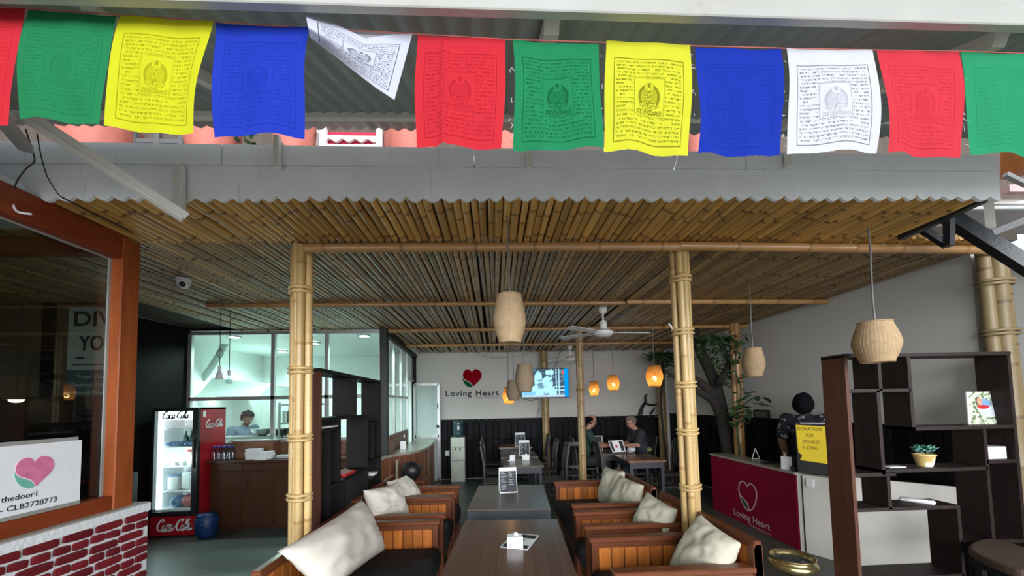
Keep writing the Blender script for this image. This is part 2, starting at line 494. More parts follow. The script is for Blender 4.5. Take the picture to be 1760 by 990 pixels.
MT['bay_pane'] = glass('bay_window_pane', (.82, .86, .85), 1.1, 0, .02)
MT['clear'] = glass('clear_plastic', (.85, .9, .95), 1.0, .05, .12)
# ------------------------------------------------------------------ special materials
def fascia_mat():
    s = NT('grey_fascia_paint'); vec = s.co((1, 1, 1))
    nz = s.noise(vec, 3, 4)
    drip = s.noise(s.co((24, 1, 1.2)), 1.6, 4, .6).ss(.60, .78)
    zone = s.noise(s.co((1.3, 1, .4)), 1.5, 2).ss(.50, .66)
    col = s.gain((.80, .835, .86, 1), nz*.3+.85)
    col = s.mix(drip*zone*.55, col, (.26, .27, .27, 1))
    b = s.noise(s.co((14, 1, 2)), 3, 3)
    s.bsdf(col, .6, 0, .4, 0, b, .12, .01); return s.m
MT['fascia'] = fascia_mat()
def table_near_mat():
    s = NT('striped_walnut_laminate'); t = s.n('TexCoord'); q = s.n('SeparateXYZ'); s.l(t.outputs['Object'], q.inputs[0])
    x = E(s.nt, q.outputs[0])
    wob = s.noise(s.co((3, .7, 1)), 1.2, 2)*.03
    g = s.noise(s.co((38, .5, 1)), 1.4, 5)
    st = (((x+wob)*9.5).fr()-.5).ab().ss(.04, .0)
    st2 = s.noise(s.co((16, .15, 1)), 1.0, 1).ss(.5, .7)
    col = s.gain((.112, .060, .038, 1), g*.9+.55)
    col = s.mix(st*.55, col, (.26, .15, .10, 1))
    col = s.mix(st2*.3, col, (.16, .085, .055, 1))
    s.bsdf(col, g*.12+.24, 0, .5, .25, g, .06, .003); return s.m
MT['table_near'] = table_near_mat()
def flag_mat(name, c, ink, k, kf):
    s = NT(name); u, v = s.uv()
    du, dv = (u-.5).ab(), (v-.55).ab()
    d = (du-.40).mx(dv-.375)
    inner = (du-.375).mx(dv-.355).lt(0)
    border = d.ab().lt(.005)
    du2, dv2 = (u-.5).ab(), (v-.53).ab()
    boxd = (du2-.165).mx(dv2-.165)
    box = boxd.lt(.012); boxl = (boxd-.004).ab().lt(.0035)*boxd.gt(-.02)
    r = (v-.195)/.0355; row = r.fl(); fr = r.fr()
    def nz(a, b_, cc, sc):
        q = s.n('CombineXYZ'); s.l(a, q.inputs[0]); s.l(b_, q.inputs[1]); s.l(cc, q.inputs[2])
        return s.noise(q.outputs[0], sc, 1, .5)
    gl = nz(u*70, row*5.3, fr*1.6, 1.0)
    gap = nz(u*11, row*9.7, row*1.3, 1.0)
    bar = (fr-.28).ab().lt(.07)
    text = (gl.gt(.53)*(fr.gt(.25)*fr.lt(.72))).mx(bar*gl.gt(.42))*gap.gt(.36)*inner*(1-box)
    # seated figure in a halo
    def ell(cx, cy, rx, ry):
        a = (u-cx)/rx; b_ = (v-cy)/ry
        return (a*a+b_*b_).op('SQRT')
    fine = s.noise(s.co((1, 1, 1), 'UV'), 75, 2)
    e = ell(.5, .53, .125, .115)
    halo = (e.lt(1)*e.gt(.76))*.8+(e.lt(.76))*(fine.gt(.5)*.35+.25)
    h2 = ell(.5, .445, .052, .043); head = ell(.5, .455, .022, .026)
    body = ell(.5, .545, .055, .065); lap = ell(.5, .605, .115, .032); base = (du2.lt(.15)*(v-.665).ab().lt(.022))
    fig = halo*(h2.gt(1))
    fig = fig*(head.gt(1))*(body.gt(1))*(lap.gt(1))+(head-.95).ab().lt(.12)*.8+body.lt(1)*fine.gt(.47)*.75+lap.lt(1)*fine.gt(.5)*.8+base*fine.gt(.47)*.8+h2.gt(.88)*h2.lt(1)*.7
    fig = fig+ell(.5, .425, .018, .02).lt(1)*.9
    mask = (text*.95+border+boxl*.8+fig.mn(1.0)*kf).mn(1.0)*k
    wv = s.noise(s.co((1, 1, 1), 'UV'), 3, 2)
    col = s.mix(mask, s.gain(c+(1,), wv*.16+.92), ink+(1,))
    di = s.n('BsdfDiffuse'); tr = s.n('BsdfTranslucent'); s.l(col, di.inputs[0]); s.l(col, tr.inputs[0])
    mx = s.n('MixShader'); mx.inputs[0].default_value = .42
    s.l(di.outputs[0], mx.inputs[1]); s.l(tr.outputs[0], mx.inputs[2]); s.l(mx.outputs[0], s.out.inputs[0])
    return s.m
def cloth_mat(name, c, tr_=.4):
    s = NT(name)
    di = s.n('BsdfDiffuse'); tr = s.n('BsdfTranslucent'); di.inputs[0].default_value = (*c, 1); tr.inputs[0].default_value = (*c, 1)
    mx = s.n('MixShader'); mx.inputs[0].default_value = tr_
    s.l(di.outputs[0], mx.inputs[1]); s.l(tr.outputs[0], mx.inputs[2]); s.l(mx.outputs[0], s.out.inputs[0]); return s.m
def rattan(name, c, tr_, holes=0.0):
    s = NT(name); 
    nz = s.noise(s.co((1, 1, 1)), 30, 3)*(s.attr('rib')*.55+.45)*1.25  # grooves between ribs darkened: their shade is painted into the colour
    t = s.n('TexCoord'); q = s.n('SeparateXYZ'); s.l(t.outputs['Object'], q.inputs[0])
    z = E(s.nt, q.outputs[2]); row = ((z*95).fr()-.5).ab()
    col = s.gain(c+(1,), (nz*.5+.75)*(row*.25+.88))
    di = s.n('BsdfDiffuse'); tr = s.n('BsdfTranslucent'); s.l(col, di.inputs[0]); s.l(col, tr.inputs[0])
    mx = s.n('MixShader'); mx.inputs[0].default_value = tr_
    s.l(di.outputs[0], mx.inputs[1]); s.l(tr.outputs[0], mx.inputs[2])
    tp = s.n('BsdfTransparent'); m2 = s.n('MixShader'); gap = s.noise(s.co((1, 1, .25)), 130, 1).gt(.60)*holes
    s.l(gap, m2.inputs[0]); s.l(mx.outputs[0], m2.inputs[1]); s.l(tp.outputs[0], m2.inputs[2]); s.l(m2.outputs[0], s.out.inputs[0]); return s.m
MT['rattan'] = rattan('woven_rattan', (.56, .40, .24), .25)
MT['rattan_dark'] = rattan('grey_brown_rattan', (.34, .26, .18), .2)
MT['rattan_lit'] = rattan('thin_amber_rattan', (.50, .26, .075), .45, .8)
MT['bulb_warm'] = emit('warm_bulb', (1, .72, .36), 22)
MT['downlight'] = emit('cool_downlight', (.80, 1, .96), 26)
MT['fridge_led'] = emit('fridge_led_strip', (.80, .95, 1.0), 6)

# ------------------------------------------------------------------ levels
ZC = 3.04
YF = lambda X: 2.25-.012*X
YB = lambda X: 2.93+.003*X
WR = lambda Y: 4.33
YK, YW = 6.22, 9.15

# ------------------------------------------------------------------ floor, deck above the canes, walls
m = MB(); m.box(-9, 6.5, .9, YW+.2, -.1, 0); struct('floor', m, MT['concrete'])
m = MB(); m.box(-20, 20, -24, .9, -.12, -.005); struct('ground', m, pbr('pale_bounce_paving', (.42, .40, .37), .85, amt=.1, scale=2))  # unseen ground, made pale so its bounce lifts the cane ceiling
m = MB()
m.box(-2.75, 3.2, 2.34, 3.0, ZC+.075, ZC+.2); m.box(-8, 4.6, 3.0, YW+.2, ZC+.075, ZC+.2)
deck = struct('ceiling', m, MT['slab'])
def cane_mesh(L, r, step, sides, seed):
    R = random.Random(seed); ys = [(0, 1, 0)]; y = R.uniform(.1, step)
    while y < L-.06:
        ys += [(y-.022, 1, 0), (y-.004, 1.07, 1), (y+.006, 1.05, 1), (y+.024, .99, 0)]; y += step*R.uniform(.8, 1.25)
    ys.append((L, 1, 0))
    b = MB(); nd = []; bx = R.uniform(-.012, .012)
    for yy, k, q in ys:
        off = bx*math.sin(pi*yy/L)
        for i in range(sides):
            a = 2*pi*(i+.5)/sides; b.v.append(V((r*k*math.cos(a)+off, yy, r*k*math.sin(a)))); nd.append(q)
    for j in range(len(ys)-1):
        for i in range(sides):
            b.f.append((j*sides+i, j*sides+(i+1) % sides, (j+1)*sides+(i+1) % sides, (j+1)*sides+i))
    b.f.append(tuple(range(sides-1, -1, -1))); b.f.append(tuple((len(ys)-1)*sides+i for i in range(sides)))
    b.at['nd'] = nd
    return b
def lay(parent, x0, x1, span, mt, variants, step, seed):
    R = random.Random(seed); x = x0; cache = {}
    while x < x1:
        k = R.randrange(variants); y0, y1 = span(x)
        r = .0225+.002*k
        x += r
        L = round(y1-y0, 1)
        if (k, L) not in cache: cache[k, L] = cane_mesh(L, r, step, 8, seed*31+k).mesh('cane', mt, 50)
        o = link('cane', cache[k, L], parent, (x, y0+R.uniform(-.015, .015), ZC+r+R.uniform(-.003, .006)), (R.uniform(-.003, .003), R.uniform(-3, 3), R.uniform(-.007, .007)))
        x += r+R.uniform(-.001, .003)
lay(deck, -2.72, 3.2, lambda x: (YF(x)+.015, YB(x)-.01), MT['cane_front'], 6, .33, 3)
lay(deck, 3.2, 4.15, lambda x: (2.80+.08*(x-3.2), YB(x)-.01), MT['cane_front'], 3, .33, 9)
m = MB(); m.box(-8, 4.6, 3.02, 3.07, ZC+.078, ZC+.19); deck2 = struct('ceiling', m, MT['slab'])
def rear_span(x):
    if x < -4.2: return (2.72, 4.5)
    if x < -2.7: return (2.72, 6.2)
    if x < -1.85: return (YB(x)-.02, 6.2)
    return (YB(x)-.02, min(YW, 9.2))
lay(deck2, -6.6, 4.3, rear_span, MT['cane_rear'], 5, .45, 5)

def wall(name, a, b, z0, z1, th, mt, parent=None):
    a, b = V((a[0], a[1], 0)), V((b[0], b[1], 0))
    m = MB(); m.bar(a+V((0, 0, (z0+z1)/2)), b+V((0, 0, (z0+z1)/2)), th, z1-z0); return struct(name, m, mt, parent)
wall('wall_back', (-1.98, YW+.06), (4.3, YW+.06), 0, ZC+.1, .12, MT['plaster'])
wall('wall_right', (WR(3.13)+.07, 3.13), (WR(YW)+.07, YW+.1), 0, ZC+.05, .14, MT['plaster_grey'])
wall('wall_left', (-5.12, 4.5), (-4.96, YK+.05), 0, ZC+.05, .1, MT['black_wall'])
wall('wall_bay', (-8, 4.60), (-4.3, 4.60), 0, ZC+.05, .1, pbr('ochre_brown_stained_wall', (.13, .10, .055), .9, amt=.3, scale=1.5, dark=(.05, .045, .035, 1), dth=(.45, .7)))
wall('wall_side', (4.80, 1.2), (4.80, 3.2), 0, 3.0, .1, MT['plaster'])
m = MB(); m.box(4.70, 4.75, 1.2, 3.2, 0, 1.46); struct('baseboard_side', m, MT['black_wall'])
# wainscot of black vertical boards on the back wall and on the right wall
def wains(name, a, b, z0, zmid, z1, nrm, pitch, seed):
    R = random.Random(seed); a, b = V((*a, 0)), V((*b, 0)); d = (b-a); L = d.length; d.normalize(); nv = V((*nrm, 0))
    mm = MB(); mm.bar(a+nv*.006+V((0, 0, z1/2)), b+nv*.006+V((0, 0, z1/2)), .012, z1-.03)
    par = struct(name, mm, MT['black_wall'])
    n = int(L/pitch); ang = math.atan2(d.y, d.x)
    me = {}
    for (q0, q1) in ((z0, zmid-.006), (zmid+.006, z1)):
        t = MB(); t.box(-pitch/2+.006, pitch/2-.006, -.018, 0, 0, q1-q0, None, .005)
        mesh = t.mesh('plank', MT['plank'])
        for i in range(n):
            p = a+d*(pitch*(i+.5))+nv*(.010+R.uniform(0, .004)); p.z = q0
            link('plank', mesh, par, p, (0, 0, ang if nrm[1] < 0 else ang+pi))
    mm = MB(); mm.bar(a+nv*.016+V((0, 0, z1+.012)), b+nv*.016+V((0, 0, z1+.012)), .035, .025)
    struct('cap_rail', mm, MT['plank'], par)
wains('trim_1', (-1.3, YW), (4.1, YW), .02, .92, 1.40, (0, -1), .155, 1)
aR, bR = (WR(3.14), 3.14), (WR(YW-.05), YW-.05)
wains('trim_2', aR, bR, .02, .92, 1.44, (-1, -.04), .155, 2)

# ------------------------------------------------------------------ upper terrace: parapet, canopy, truss
m = MB(); m.box(-3.4, 3.22, 2.55, 3.2, ZC+.2, 3.36); m.box(-3.4, 3.22, 2.42, 2.72, 3.36, 3.42); struct('floor', m, MT['steel_grey'])
m = MB(); m.box(-9, 9, 4.8, 4.9, ZC+.2, 6.2); struct('wall_terrace', m, pbr('terrace_brown_boards', (.10, .075, .06), .8, amt=.4, scale=2, stretch=(8, 1, .5)))
# scalloped grey fascia
m = MB(); n = 0; P = []
xl, xr, pit = -3.15, 3.30, .098
x = xl; zt = lambda X: 3.385-.011*(X+2.7)
zs = lambda X: 3.253-.006*(X+2.7)
bot = []
N = int((xr-xl)/pit)*6
for i in range(N+1):
    X = xl+(xr-xl)*i/N; ph = ((X-xl)/pit+.15*math.sin(X*9)) % 1.0
    bot.append((X, 3.060-.036*abs(math.sin(pi*ph))**.8+.004*math.sin(5*X)))
poly = bot+[(X, zs(X)) for X in (xr, 0, xl)]
m = MB()
vs = []
for dY in (0, .02):
    vs += [V((X, YF(X)+dY, z)) for X, z in bot]+[V((X, YF(X)+dY, zs(X)-.002)) for X, z in bot]
k = len(bot); fs = []
for i in range(k-1):
    fs += [(i, i+1, k+i+1, k+i), (2*k+i, 3*k+i, 3*k+i+1, 2*k+i+1), (i, 2*k+i, 2*k+i+1, i+1), (k+i, k+i+1, 3*k+i+1, 3*k+i)]
m.add(vs, fs)
fas = struct('trim_3', m, MT['fascia'])
xs = [xl, -1.62, -.1, 1.62, xr]
for i in range(4):
    a, b = xs[i]+.004, xs[i+1]-.004
    mm = MB(); p = []
    vs = []
    for dY in (-.006, .02):
        for X in (a, b): vs += [V((X, YF(X)+dY, zs(X)+.002)), V((X, YF(X)+dY, zt(X)))]
    mm.add(vs, [(0, 2, 3, 1), (4, 5, 7, 6), (0, 1, 5, 4), (2, 6, 7, 3), (1, 3, 7, 5), (0, 4, 6, 2)])
    struct('fascia_board', mm, MT['fascia'], fas)
# left return of the fascia, coming towards the viewer past the bay
m = MB(); m.bar((-3.14, 2.27, 3.22), (-3.3, 1.3, 3.22), .02, .34); struct('trim_4', m, MT['fascia'])
# corrugated canopy above the flags: rises away from the street edge
cano = thing('corrugated_canopy', 'dark corrugated steel canopy on cream tubes above the prayer flags', 'canopy', (0, 1.05, 2.83))
cyx = lambda X, q=0: 0.0
C0, C1 = (1.0, 2.865), (2.20, 3.40)
def canopy_pt(u, vv, dz=0):
    X = -3.6+7.6*u
    Y = C0[0]+(C1[0]-C0[0])*vv; Z = C0[1]+(C1[1]-C0[1])*vv
    return V((X, Y+cyx(X, vv), Z+.035+.009*math.sin(2*pi*X/.0762)+dz))
def sheet(x0, x1, name):
    mm = MB(); nu = int((x1-x0)/.0762*8)
    mm.grid(lambda u, vv: canopy_pt((x0+(x1-x0)*u+3.6)/7.6, vv, 0), nu, 6, uv=False)
    o = obj(name, mm, MT['sheet'], cano, True, world=True)
    so = o.modifiers.new('t', 'SOLIDIFY'); so.thickness = .002
for i, (a, b) in enumerate(((-3.6, -1.0), (-1.02, 1.25), (1.23, 4.0))): sheet(a, b, 'roof_sheet')
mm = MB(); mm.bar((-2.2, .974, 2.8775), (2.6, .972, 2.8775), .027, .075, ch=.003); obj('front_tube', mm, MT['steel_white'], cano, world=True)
mm = MB()
for (px, py, px2, py2) in ((0, 214, 1800, 195),):
    mm.bar(PY(-60, 197, 1.92), PY(1760, 207, 1.92), .03, .03)
obj('purlin', mm, MT['steel_light'], cano, world=True)
for X, wd in ((.19, .045), (-1.12, .04), (1.62, .045)):
    a = V((X, C0[0]+cyx(X)+.05, C0[1]+.028)); b = V((X+.0, C1[0]+cyx(X, 1)-.02, C1[1]-.005))
    mm = MB(); mm.bar(a, b, wd, .045); obj('rafter', mm, MT['steel_light'], cano, world=True)
# near roof sheet above the tube (only its dark edge shows, top right)
nr = MB()
nr.grid(lambda u, vv: V((.3+2.3*u, .955-.45*vv, 2.93+.012*math.sin(2*pi*(u*2.2)/.076)+.18*vv)), 230, 2, uv=False)
o = obj('street_roof_sheet', nr, MT['sheet'], None, True, origin=(1.2, .9, 2.9)); tag(o, 'dark corrugated sheet edge lying over the cream tube, top right', 'roof sheet')
o.modifiers.new('t', 'SOLIDIFY').thickness = .002
# brackets and the diagonal brace hanging from the fascia
def bracket(px0, py0, px1, py1, lab, wd=.05):
    Y = 2.16
    t = PY(px0, py0, Y); b = PY(px1, py1, Y); Y = YF(t.x)-.032
    t = PY(px0, py0, Y); b = PY(px1, py1, Y)
    r = thing('steel_bracket', lab, 'bracket', b, 0, 'steel brackets on the grey fascia')
    mm = MB(); mm.bar(b, t, wd, .035, (0, 1, 0), .003); obj('tube', mm, MT['steel_light'], r, world=True)
    mm = MB(); mm.bar(t+V((0, 0, -.03)), t+V((0, .055, -.03)), .03, .03, (0, 0, 1)); obj('stub', mm, MT['steel_grey'], r, world=True)
bracket(308, 284, 309, 372, 'long cream bracket that carries the lower end of the diagonal brace')
bracket(476, 234, 477, 291, 'short cream bracket on the fascia below the left blue flag', .035)
bracket(908, 258, 909, 291, 'short cream bracket on the fascia below the middle green flag', .03)
bracket(1354, 262, 1355, 288, 'short cream bracket on the fascia between the right blue and white flags', .03)
a, b = PY(28, 196, 1.75), PY(314, 378, 2.11)
t = thing('diagonal_brace', 'cream steel angle brace running up to the left across the fascia', 'brace', b)
mm = MB(); mm.bar(a, b, .05, .012, (.4, .4, 1)); obj('flange', mm, MT['steel_light'], t, world=True)
mm = MB(); up = V((.25, -.8, .45)); mm.bar(a+V((.022, 0, .018)), b+V((.022, 0, .018)), .012, .045, (.4, .4, 1)); obj('web', mm, MT['steel_light'], t, world=True)
a, b = PY(-30, 165, 1.5), PY(45, 255, 2.1)
mm = MB(); mm.bar(a, b, .05, .04); tag(obj('brace_stub', mm, MT['steel_grey'], origin=b), 'short grey steel stub meeting the fascia at its left end', 'brace')
# neighbouring black roof truss on the right
tr = thing('roof_truss', 'black steel roof truss with pale lit top faces beside the bamboo post', 'truss', PY(1700, 400, 2.8))
def tb(p, q, Y0, Y1, wd, hg, mt, nm):
    mm = MB(); mm.bar(PY(*p, Y0), PY(*q, Y1), wd, hg, (0, 0, 1)); obj(nm, mm, MT[mt], tr, world=True)
tb((1632, 373), (1790, 473), 2.68, 2.5, .085, .085, 'steel_black', 'lower_chord')
tb((1547, 408), (1692, 341), 2.78, 2.29, .05, .05, 'steel_black', 'edge_beam')
tb((1631, 362), (1631, 423), 2.62, 2.62, .045, .045, 'steel_black', 'strut')
tb((1577, 389), (1629, 422), 2.68, 2.64, .042, .042, 'steel_black', 'strut')
tb((1704, 402), (1698, 340), 2.6, 2.5, .05, .02, 'steel_light', 'web_bar')
tb((1702, 402), (1790, 367), 2.58, 2.5, .045, .045, 'steel_black', 'strut')
tb((1690, 349), (1790, 349), 2.9, 2.9, .03, .03, 'steel_light', 'purlin')
tb((1665, 358), (1790, 357), 3.3, 3.3, .03, .03, 'steel_grey', 'purlin')
# bluish neighbour roof beyond the truss: a pale sheet, a brown underside, a pink wall patch
m = MB(); m.add([PY(1640, 344, 3.3), PY(1800, 340, 3.3), PY(1800, 400, 4.0), PY(1680, 400, 4.0)], [(0, 1, 2, 3)])
o = obj('neighbour_roof', m, pbr('brown_grey_roof_underside', (.13, .105, .085), .5, amt=.4, scale=6), origin=PY(1720, 380, 3.6)); o.modifiers.new('t', 'SOLIDIFY').thickness = .04; o['kind'] = 'structure'
m = MB(); m.add([PY(1702, 404, 3.1), PY(1800, 404, 3.1), PY(1800, 470, 2.9), PY(1770, 440, 2.9)], [(0, 1, 2, 3)])
o = obj('pale_roof_sheet', m, pbr('pale_blue_roof_sheet', (.50, .56, .60), .5), origin=PY(1750, 425, 3.0)); o.modifiers.new('t', 'SOLIDIFY').thickness = .01; tag(o, 'pale blue roof sheet lying on the thick black truss chord', 'roof sheet')
m = MB(); m.bar(PY(1750, 300, 2.7), PY(1750, 240, 2.7), .14, .1); tag(obj('wooden_post', m, MT['slat_wood'], origin=PY(1750, 300, 2.7)), 'orange timber post on the terrace past the right end of the fascia', 'post')
m = MB(); m.bar(PY(1728, 326, 2.75), PY(1800, 326, 2.75), .05, .06); tag(obj('pink_beam', m, pbr('pale_pink_paint', (.55, .36, .36), .7), origin=PY(1750, 326, 2.75)), 'pale pink ledge past the right end of the fascia', 'ledge')
m = MB(); m.bar(PY(1728, 300, 2.5), PY(1790, 330, 2.5), .03, .03); tag(obj('thin_rail', m, MT['steel_grey'], origin=PY(1750, 310, 2.5)), 'thin grey rail sloping down past the right end of the fascia', 'rail')

# ------------------------------------------------------------------ glazed bay on the left: brick parapet, sill, post, beams, pane
m = MB(); m.box(-2.82, -2.612, .6, 2.985, 0, 1.06); m.box(-2.614, -2.598, .6, 2.99, 1.03, 1.085)
bw = struct('wall_parapet', m, MT['mortar'])
mm = MB(); mm.box(-2.82, -2.604, .6, 2.986, 1.05, 1.094); struct('ledge', mm, MT['ledge'], bw)
R = random.Random(5); meshes = {}
def brick_mesh(L, h, k):
    h *= 1.13; L *= 1.03
    b = MB(); rr = random.Random(k)
    n = 10; prof = []
    for i in range(n):      # a worn, rounded-cornered outline
        a = 2*pi*(i+.5)/n; c_, s_ = math.cos(a), math.sin(a)
        e = .36
        prof.append((math.copysign(abs(c_)**e, c_)*L/2*rr.uniform(.95, 1.0), math.copysign(abs(s_)**e, s_)*h/2*rr.uniform(.86, 1.04)))
    vs = [V((0, y, z)) for y, z in prof]+[V((.014, y*.985, z*.93)) for y, z in prof]+[V((.019, 0, 0))]
    fs = [(i, (i+1) % n, n+(i+1) % n, n+i) for i in range(n)]+[(n+i, n+(i+1) % n, 2*n) for i in range(n)]
    b.add(vs, fs); return b.mesh('brick', MT['brick'], 40)
bm_l = [brick_mesh(.168, .048, k) for k in range(5)]; bm_s = [brick_mesh(.084, .046, 20+k) for k in range(5)]
for r in range(9):
    z = 1.003-.0605*r; ln, ms = ((.186, bm_l), (.101, bm_s))[r % 2]
    y = 2.983-ln*(.5 if r % 4 != 2 else .72); L = ln-.018
    while y > 1.9+.09*r:
        lim = 644*(2.6)/850
        if y+L/2 <= 2.987:
            link('brick', R.choice(ms), bw, (-2.612+R.uniform(-.001, .002), y, z+R.uniform(-.004, .004)), (R.uniform(-.04, .04), 0, 0))
        y -= ln*R.uniform(.97, 1.05)
m = MB(); m.box(-2.75, -2.66, .6, 2.79, 1.086, 1.19, None, .006); win = struct('window_1', m, MT['redwood_h'])
mm = MB(); mm.box(-2.745, -2.65, 2.765, 2.903, 1.086, ZC-.01, None, .006); struct('corner_post', mm, MT['redwood'], win)
mm = MB(); mm.box(-2.74, -2.652, .6, 2.77, 2.868, ZC, None, .005); struct('top_beam', mm, MT['redwood_h'], win)
mm = MB(); mm.box(-6.5, -2.742, 2.79, 2.89, 2.925, ZC, None, .005); struct('back_beam', mm, MT['redwood_h'], win)
mm = MB(); mm.box(-2.738, -2.732, .6, 2.775, 1.18, 2.875); struct('pane', mm, MT['bay_pane'], win)
mm = MB(); mm.box(-2.731, -2.722, 2.748, 2.766, 1.19, 2.87); mm.box(-2.731, -2.724, .6, 2.75, 2.856, 2.87); struct('white_bead', mm, MT['steel_white'], win)
wall('wall_bay_front', (-8, 1.0), (-2.76, 1.0), 0, 3.1, .1, MT['plaster'])  # unseen front wall, added to keep daylight out of the bay
wall('wall_bay_left', (-7.9, 1.0), (-7.9, 4.6), 0, 3.1, .1, MT['black_wall'])
m = MB(); m.box(-8, -2.76, 1.0, 2.71, 3.06, 3.12); struct('ceiling', m, MT['fascia'])
# wooden counter inside the bay that the dark lower half shows
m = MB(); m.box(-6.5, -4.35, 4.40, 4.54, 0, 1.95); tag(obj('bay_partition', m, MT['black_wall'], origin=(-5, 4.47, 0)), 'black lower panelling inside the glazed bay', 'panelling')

# ------------------------------------------------------------------ kitchen shell behind glass
CW = MT['kitchen_white']; XK = -1.79
wall('wall_kitchen_back', (-5.5, YW), (-1.95, YW), 0, ZC, .1, CW)
wall('wall_kitchen_left', (-5.5, YK+.1), (-5.5, YW), 0, ZC, .1, CW)
m = MB(); m.box(-5.5, XK, YK+.06, YW, 3.0, 3.06); struct('ceiling', m, CW)
wall('wall_kitchen_front', (-4.9, YK+.05), (XK-.05, YK+.05), 0, 1.26, .1, pbr('kitchen_lower_wall', (.17, .08, .045), .5, amt=.2, scale=3, stretch=(5, 5, .6)))
wall('wall_kitchen_side', (XK, YK+.1), (-1.92, 8.25), 0, 1.27, .1, MT['side_wood'])
def bars(name, segs, mt, parent, wd=.05):
    mm = MB()
    for a, b, q in segs: mm.bar(a, b, q, q, (0, 1, 0) if abs(V(b).z-V(a).z) > .5 else (0, 0, 1))
    return struct(name, mm, mt, parent)
# front glazing
gx = [-4.86, -3.564, -2.717, -1.852]
ztop, zmid, zbot = 3.0, 1.947, 1.265
segs = []
for x in gx: segs.append((V((x, YK, zbot)), V((x, YK, ztop)), .055))
for z in (zbot, ztop): segs.append((V((gx[0], YK, z)), V((gx[-1], YK, z)), .05))
segs.append((V((gx[0], YK, zmid)), V((gx[-1], YK, zmid)), .055))
w2 = bars('window_2', segs, MT['alu'], None)
for i in range(3):
    for z0, z1 in ((zbot, zmid), (zmid, ztop)):
        mm = MB(); mm.box(gx[i]+.02, gx[i+1]-.02, YK-.003, YK+.003, z0+.02, z1-.02); struct('pane', mm, MT['pane'], w2)
m = MB(); m.box(-1.85, -1.74, YK-.07, YK+.05, .9, ZC); o = struct('trim_5', m, pbr('black_green_post', (.008, .016, .015), .4))
# side glazing towards the dining room
def sx(y): return XK-.1*(y-YK)/(8.25-YK)
gy = [YK+.1, 6.9, 7.55, 8.2]
segs = [(V((sx(y), y, zbot)), V((sx(y), y, 2.92)), .045) for y in gy]
for z in (zbot, zmid, 2.92): segs.append((V((sx(gy[0]), gy[0], z)), V((sx(gy[-1]), gy[-1], z)), .045))
w3 = bars('window_3', segs, MT['alu'], None)
for i in range(3):
    for z0, z1 in ((zbot, zmid), (zmid, 2.92)):
        mm = MB(); mm.bar((sx(gy[i])+.0, gy[i]+.02, (z0+z1)/2), (sx(gy[i+1]), gy[i+1]-.02, (z0+z1)/2), .006, z1-z0-.03); struct('pane', mm, MT['pane'], w3)
m = MB(); m.bar((XK+.03, YK, 2.985), (-1.90, YW, 2.985), .09, .10); m.box(-1.98, -1.88, 9.08, 9.2, .0, 2.95); struct('trim_6', m, MT['laminate_dark'])
m = MB(); m.bar((-1.92, 8.22, 2.65), (-1.94, 9.15, 2.65), .05, .55); struct('window_4', m, MT['pane'])
# glazed white door, standing open against the back wall
d0, d1 = PY(713, 700, 8.95).x, PY(754, 700, 8.95).x
m = MB()
for x in (d0, d1-.0): m.bar((x, 8.95, .02), (x, 8.95, 2.28), .06, .045, (0, 1, 0))
for z in (.05, 1.05, 2.27): m.bar((d0, 8.95, z), (d1, 8.95, z), .045, .06)
dr = struct('door_1', m, MT['alu'])
mm = MB(); mm.box(d0+.03, d1-.03, 8.945, 8.955, 1.08, 2.24); struct('pane', mm, MT['teal_wall'], dr)
mm = MB(); mm.box(d0+.03, d1-.03, 8.943, 8.957, .08, 1.02); struct('lower_panel', mm, MT['teal_wall'], dr)
mm = MB(); mm.ball((d1-.02, 8.90, 1.28), .035); mm.bar((d1-.02, 8.92, 1.7), (d1-.02, 8.92, 1.82), .03, .02); struct('knob', mm, MT['black_plastic'], dr)
m = MB(); m.bar((-1.93, 8.3, 0), (-1.93, 8.3, 2.4), .06, .06, (0, 1, 0)); m.bar((-1.93, 8.3, 2.38), (-1.95, 9.1, 2.38), .06, .06); struct('door_frame', m, MT['alu'], dr)
# ------------------------------------------------------------------ bamboo posts and beams
def culm_mesh(L, r, step, seed, sides=10, mt='culm'):
    b = cane_mesh(L, r, step, sides, seed)
    b.v = [V((p.x, p.z, p.y)) for p in b.v]          # stand it up
    return b
def bamboo_post(label, base, top, culms, rings, mt='culm', r=.04, step=.42, seed=1, name='bamboo_post', ringr=.1):
    base, top = V(base), V(top); L = (top-base).length
    t = thing(name, label, 'bamboo post', base); R = random.Random(seed)
    d = (top-base).normalized()
    q = V((0, 0, 1)).rotation_difference(d).to_euler(); t.rotation_euler = q
    for i, (ox, oy, k) in enumerate(culms):
        o = obj('culm', culm_mesh(L-R.uniform(0, .015), r*k, step*R.uniform(.9, 1.2), seed*17+i), MT[mt], t, 50)
        o.location = (ox, oy, 0); o.rotation_euler = (0, 0, R.uniform(-.6, .6))
    for z in rings:
        zz = (z-base.z)/d.z; mm = MB()
        pts = []
        hull = [(ox+r*k*1.04*math.cos(a), oy+r*k*1.04*math.sin(a)) for ox, oy, k in culms for a in [2*pi*j/10 for j in range(10)]]
        cx, cy = sum(p[0] for p in hull)/len(hull), sum(p[1] for p in hull)/len(hull)
        n = 20; ring = []
        for j in range(n):
            a = 2*pi*j/n; dx, dy = math.cos(a), math.sin(a)
            ring.append(max((p[0]-cx)*dx+(p[1]-cy)*dy for p in hull))
        pr = []
        for j in range(n):
            a = 2*pi*j/n; pr.append((cx+ring[j]*math.cos(a), cy+ring[j]*math.sin(a)))
        for dz in (-.016, .016):
            mm.tube([(x, y, zz+dz) for x, y in pr], .013, 6, closed=True)
        mm.at['nd'] = [0.0]*len(mm.v)
        obj('band', mm, MT[mt], t, True)
    return t
MT['culm_mottled'] = bamboo('mottled_bamboo', (.26, .19, .09), (.12, .07, .03), .45, .15, .1, (.20, .15, .08))
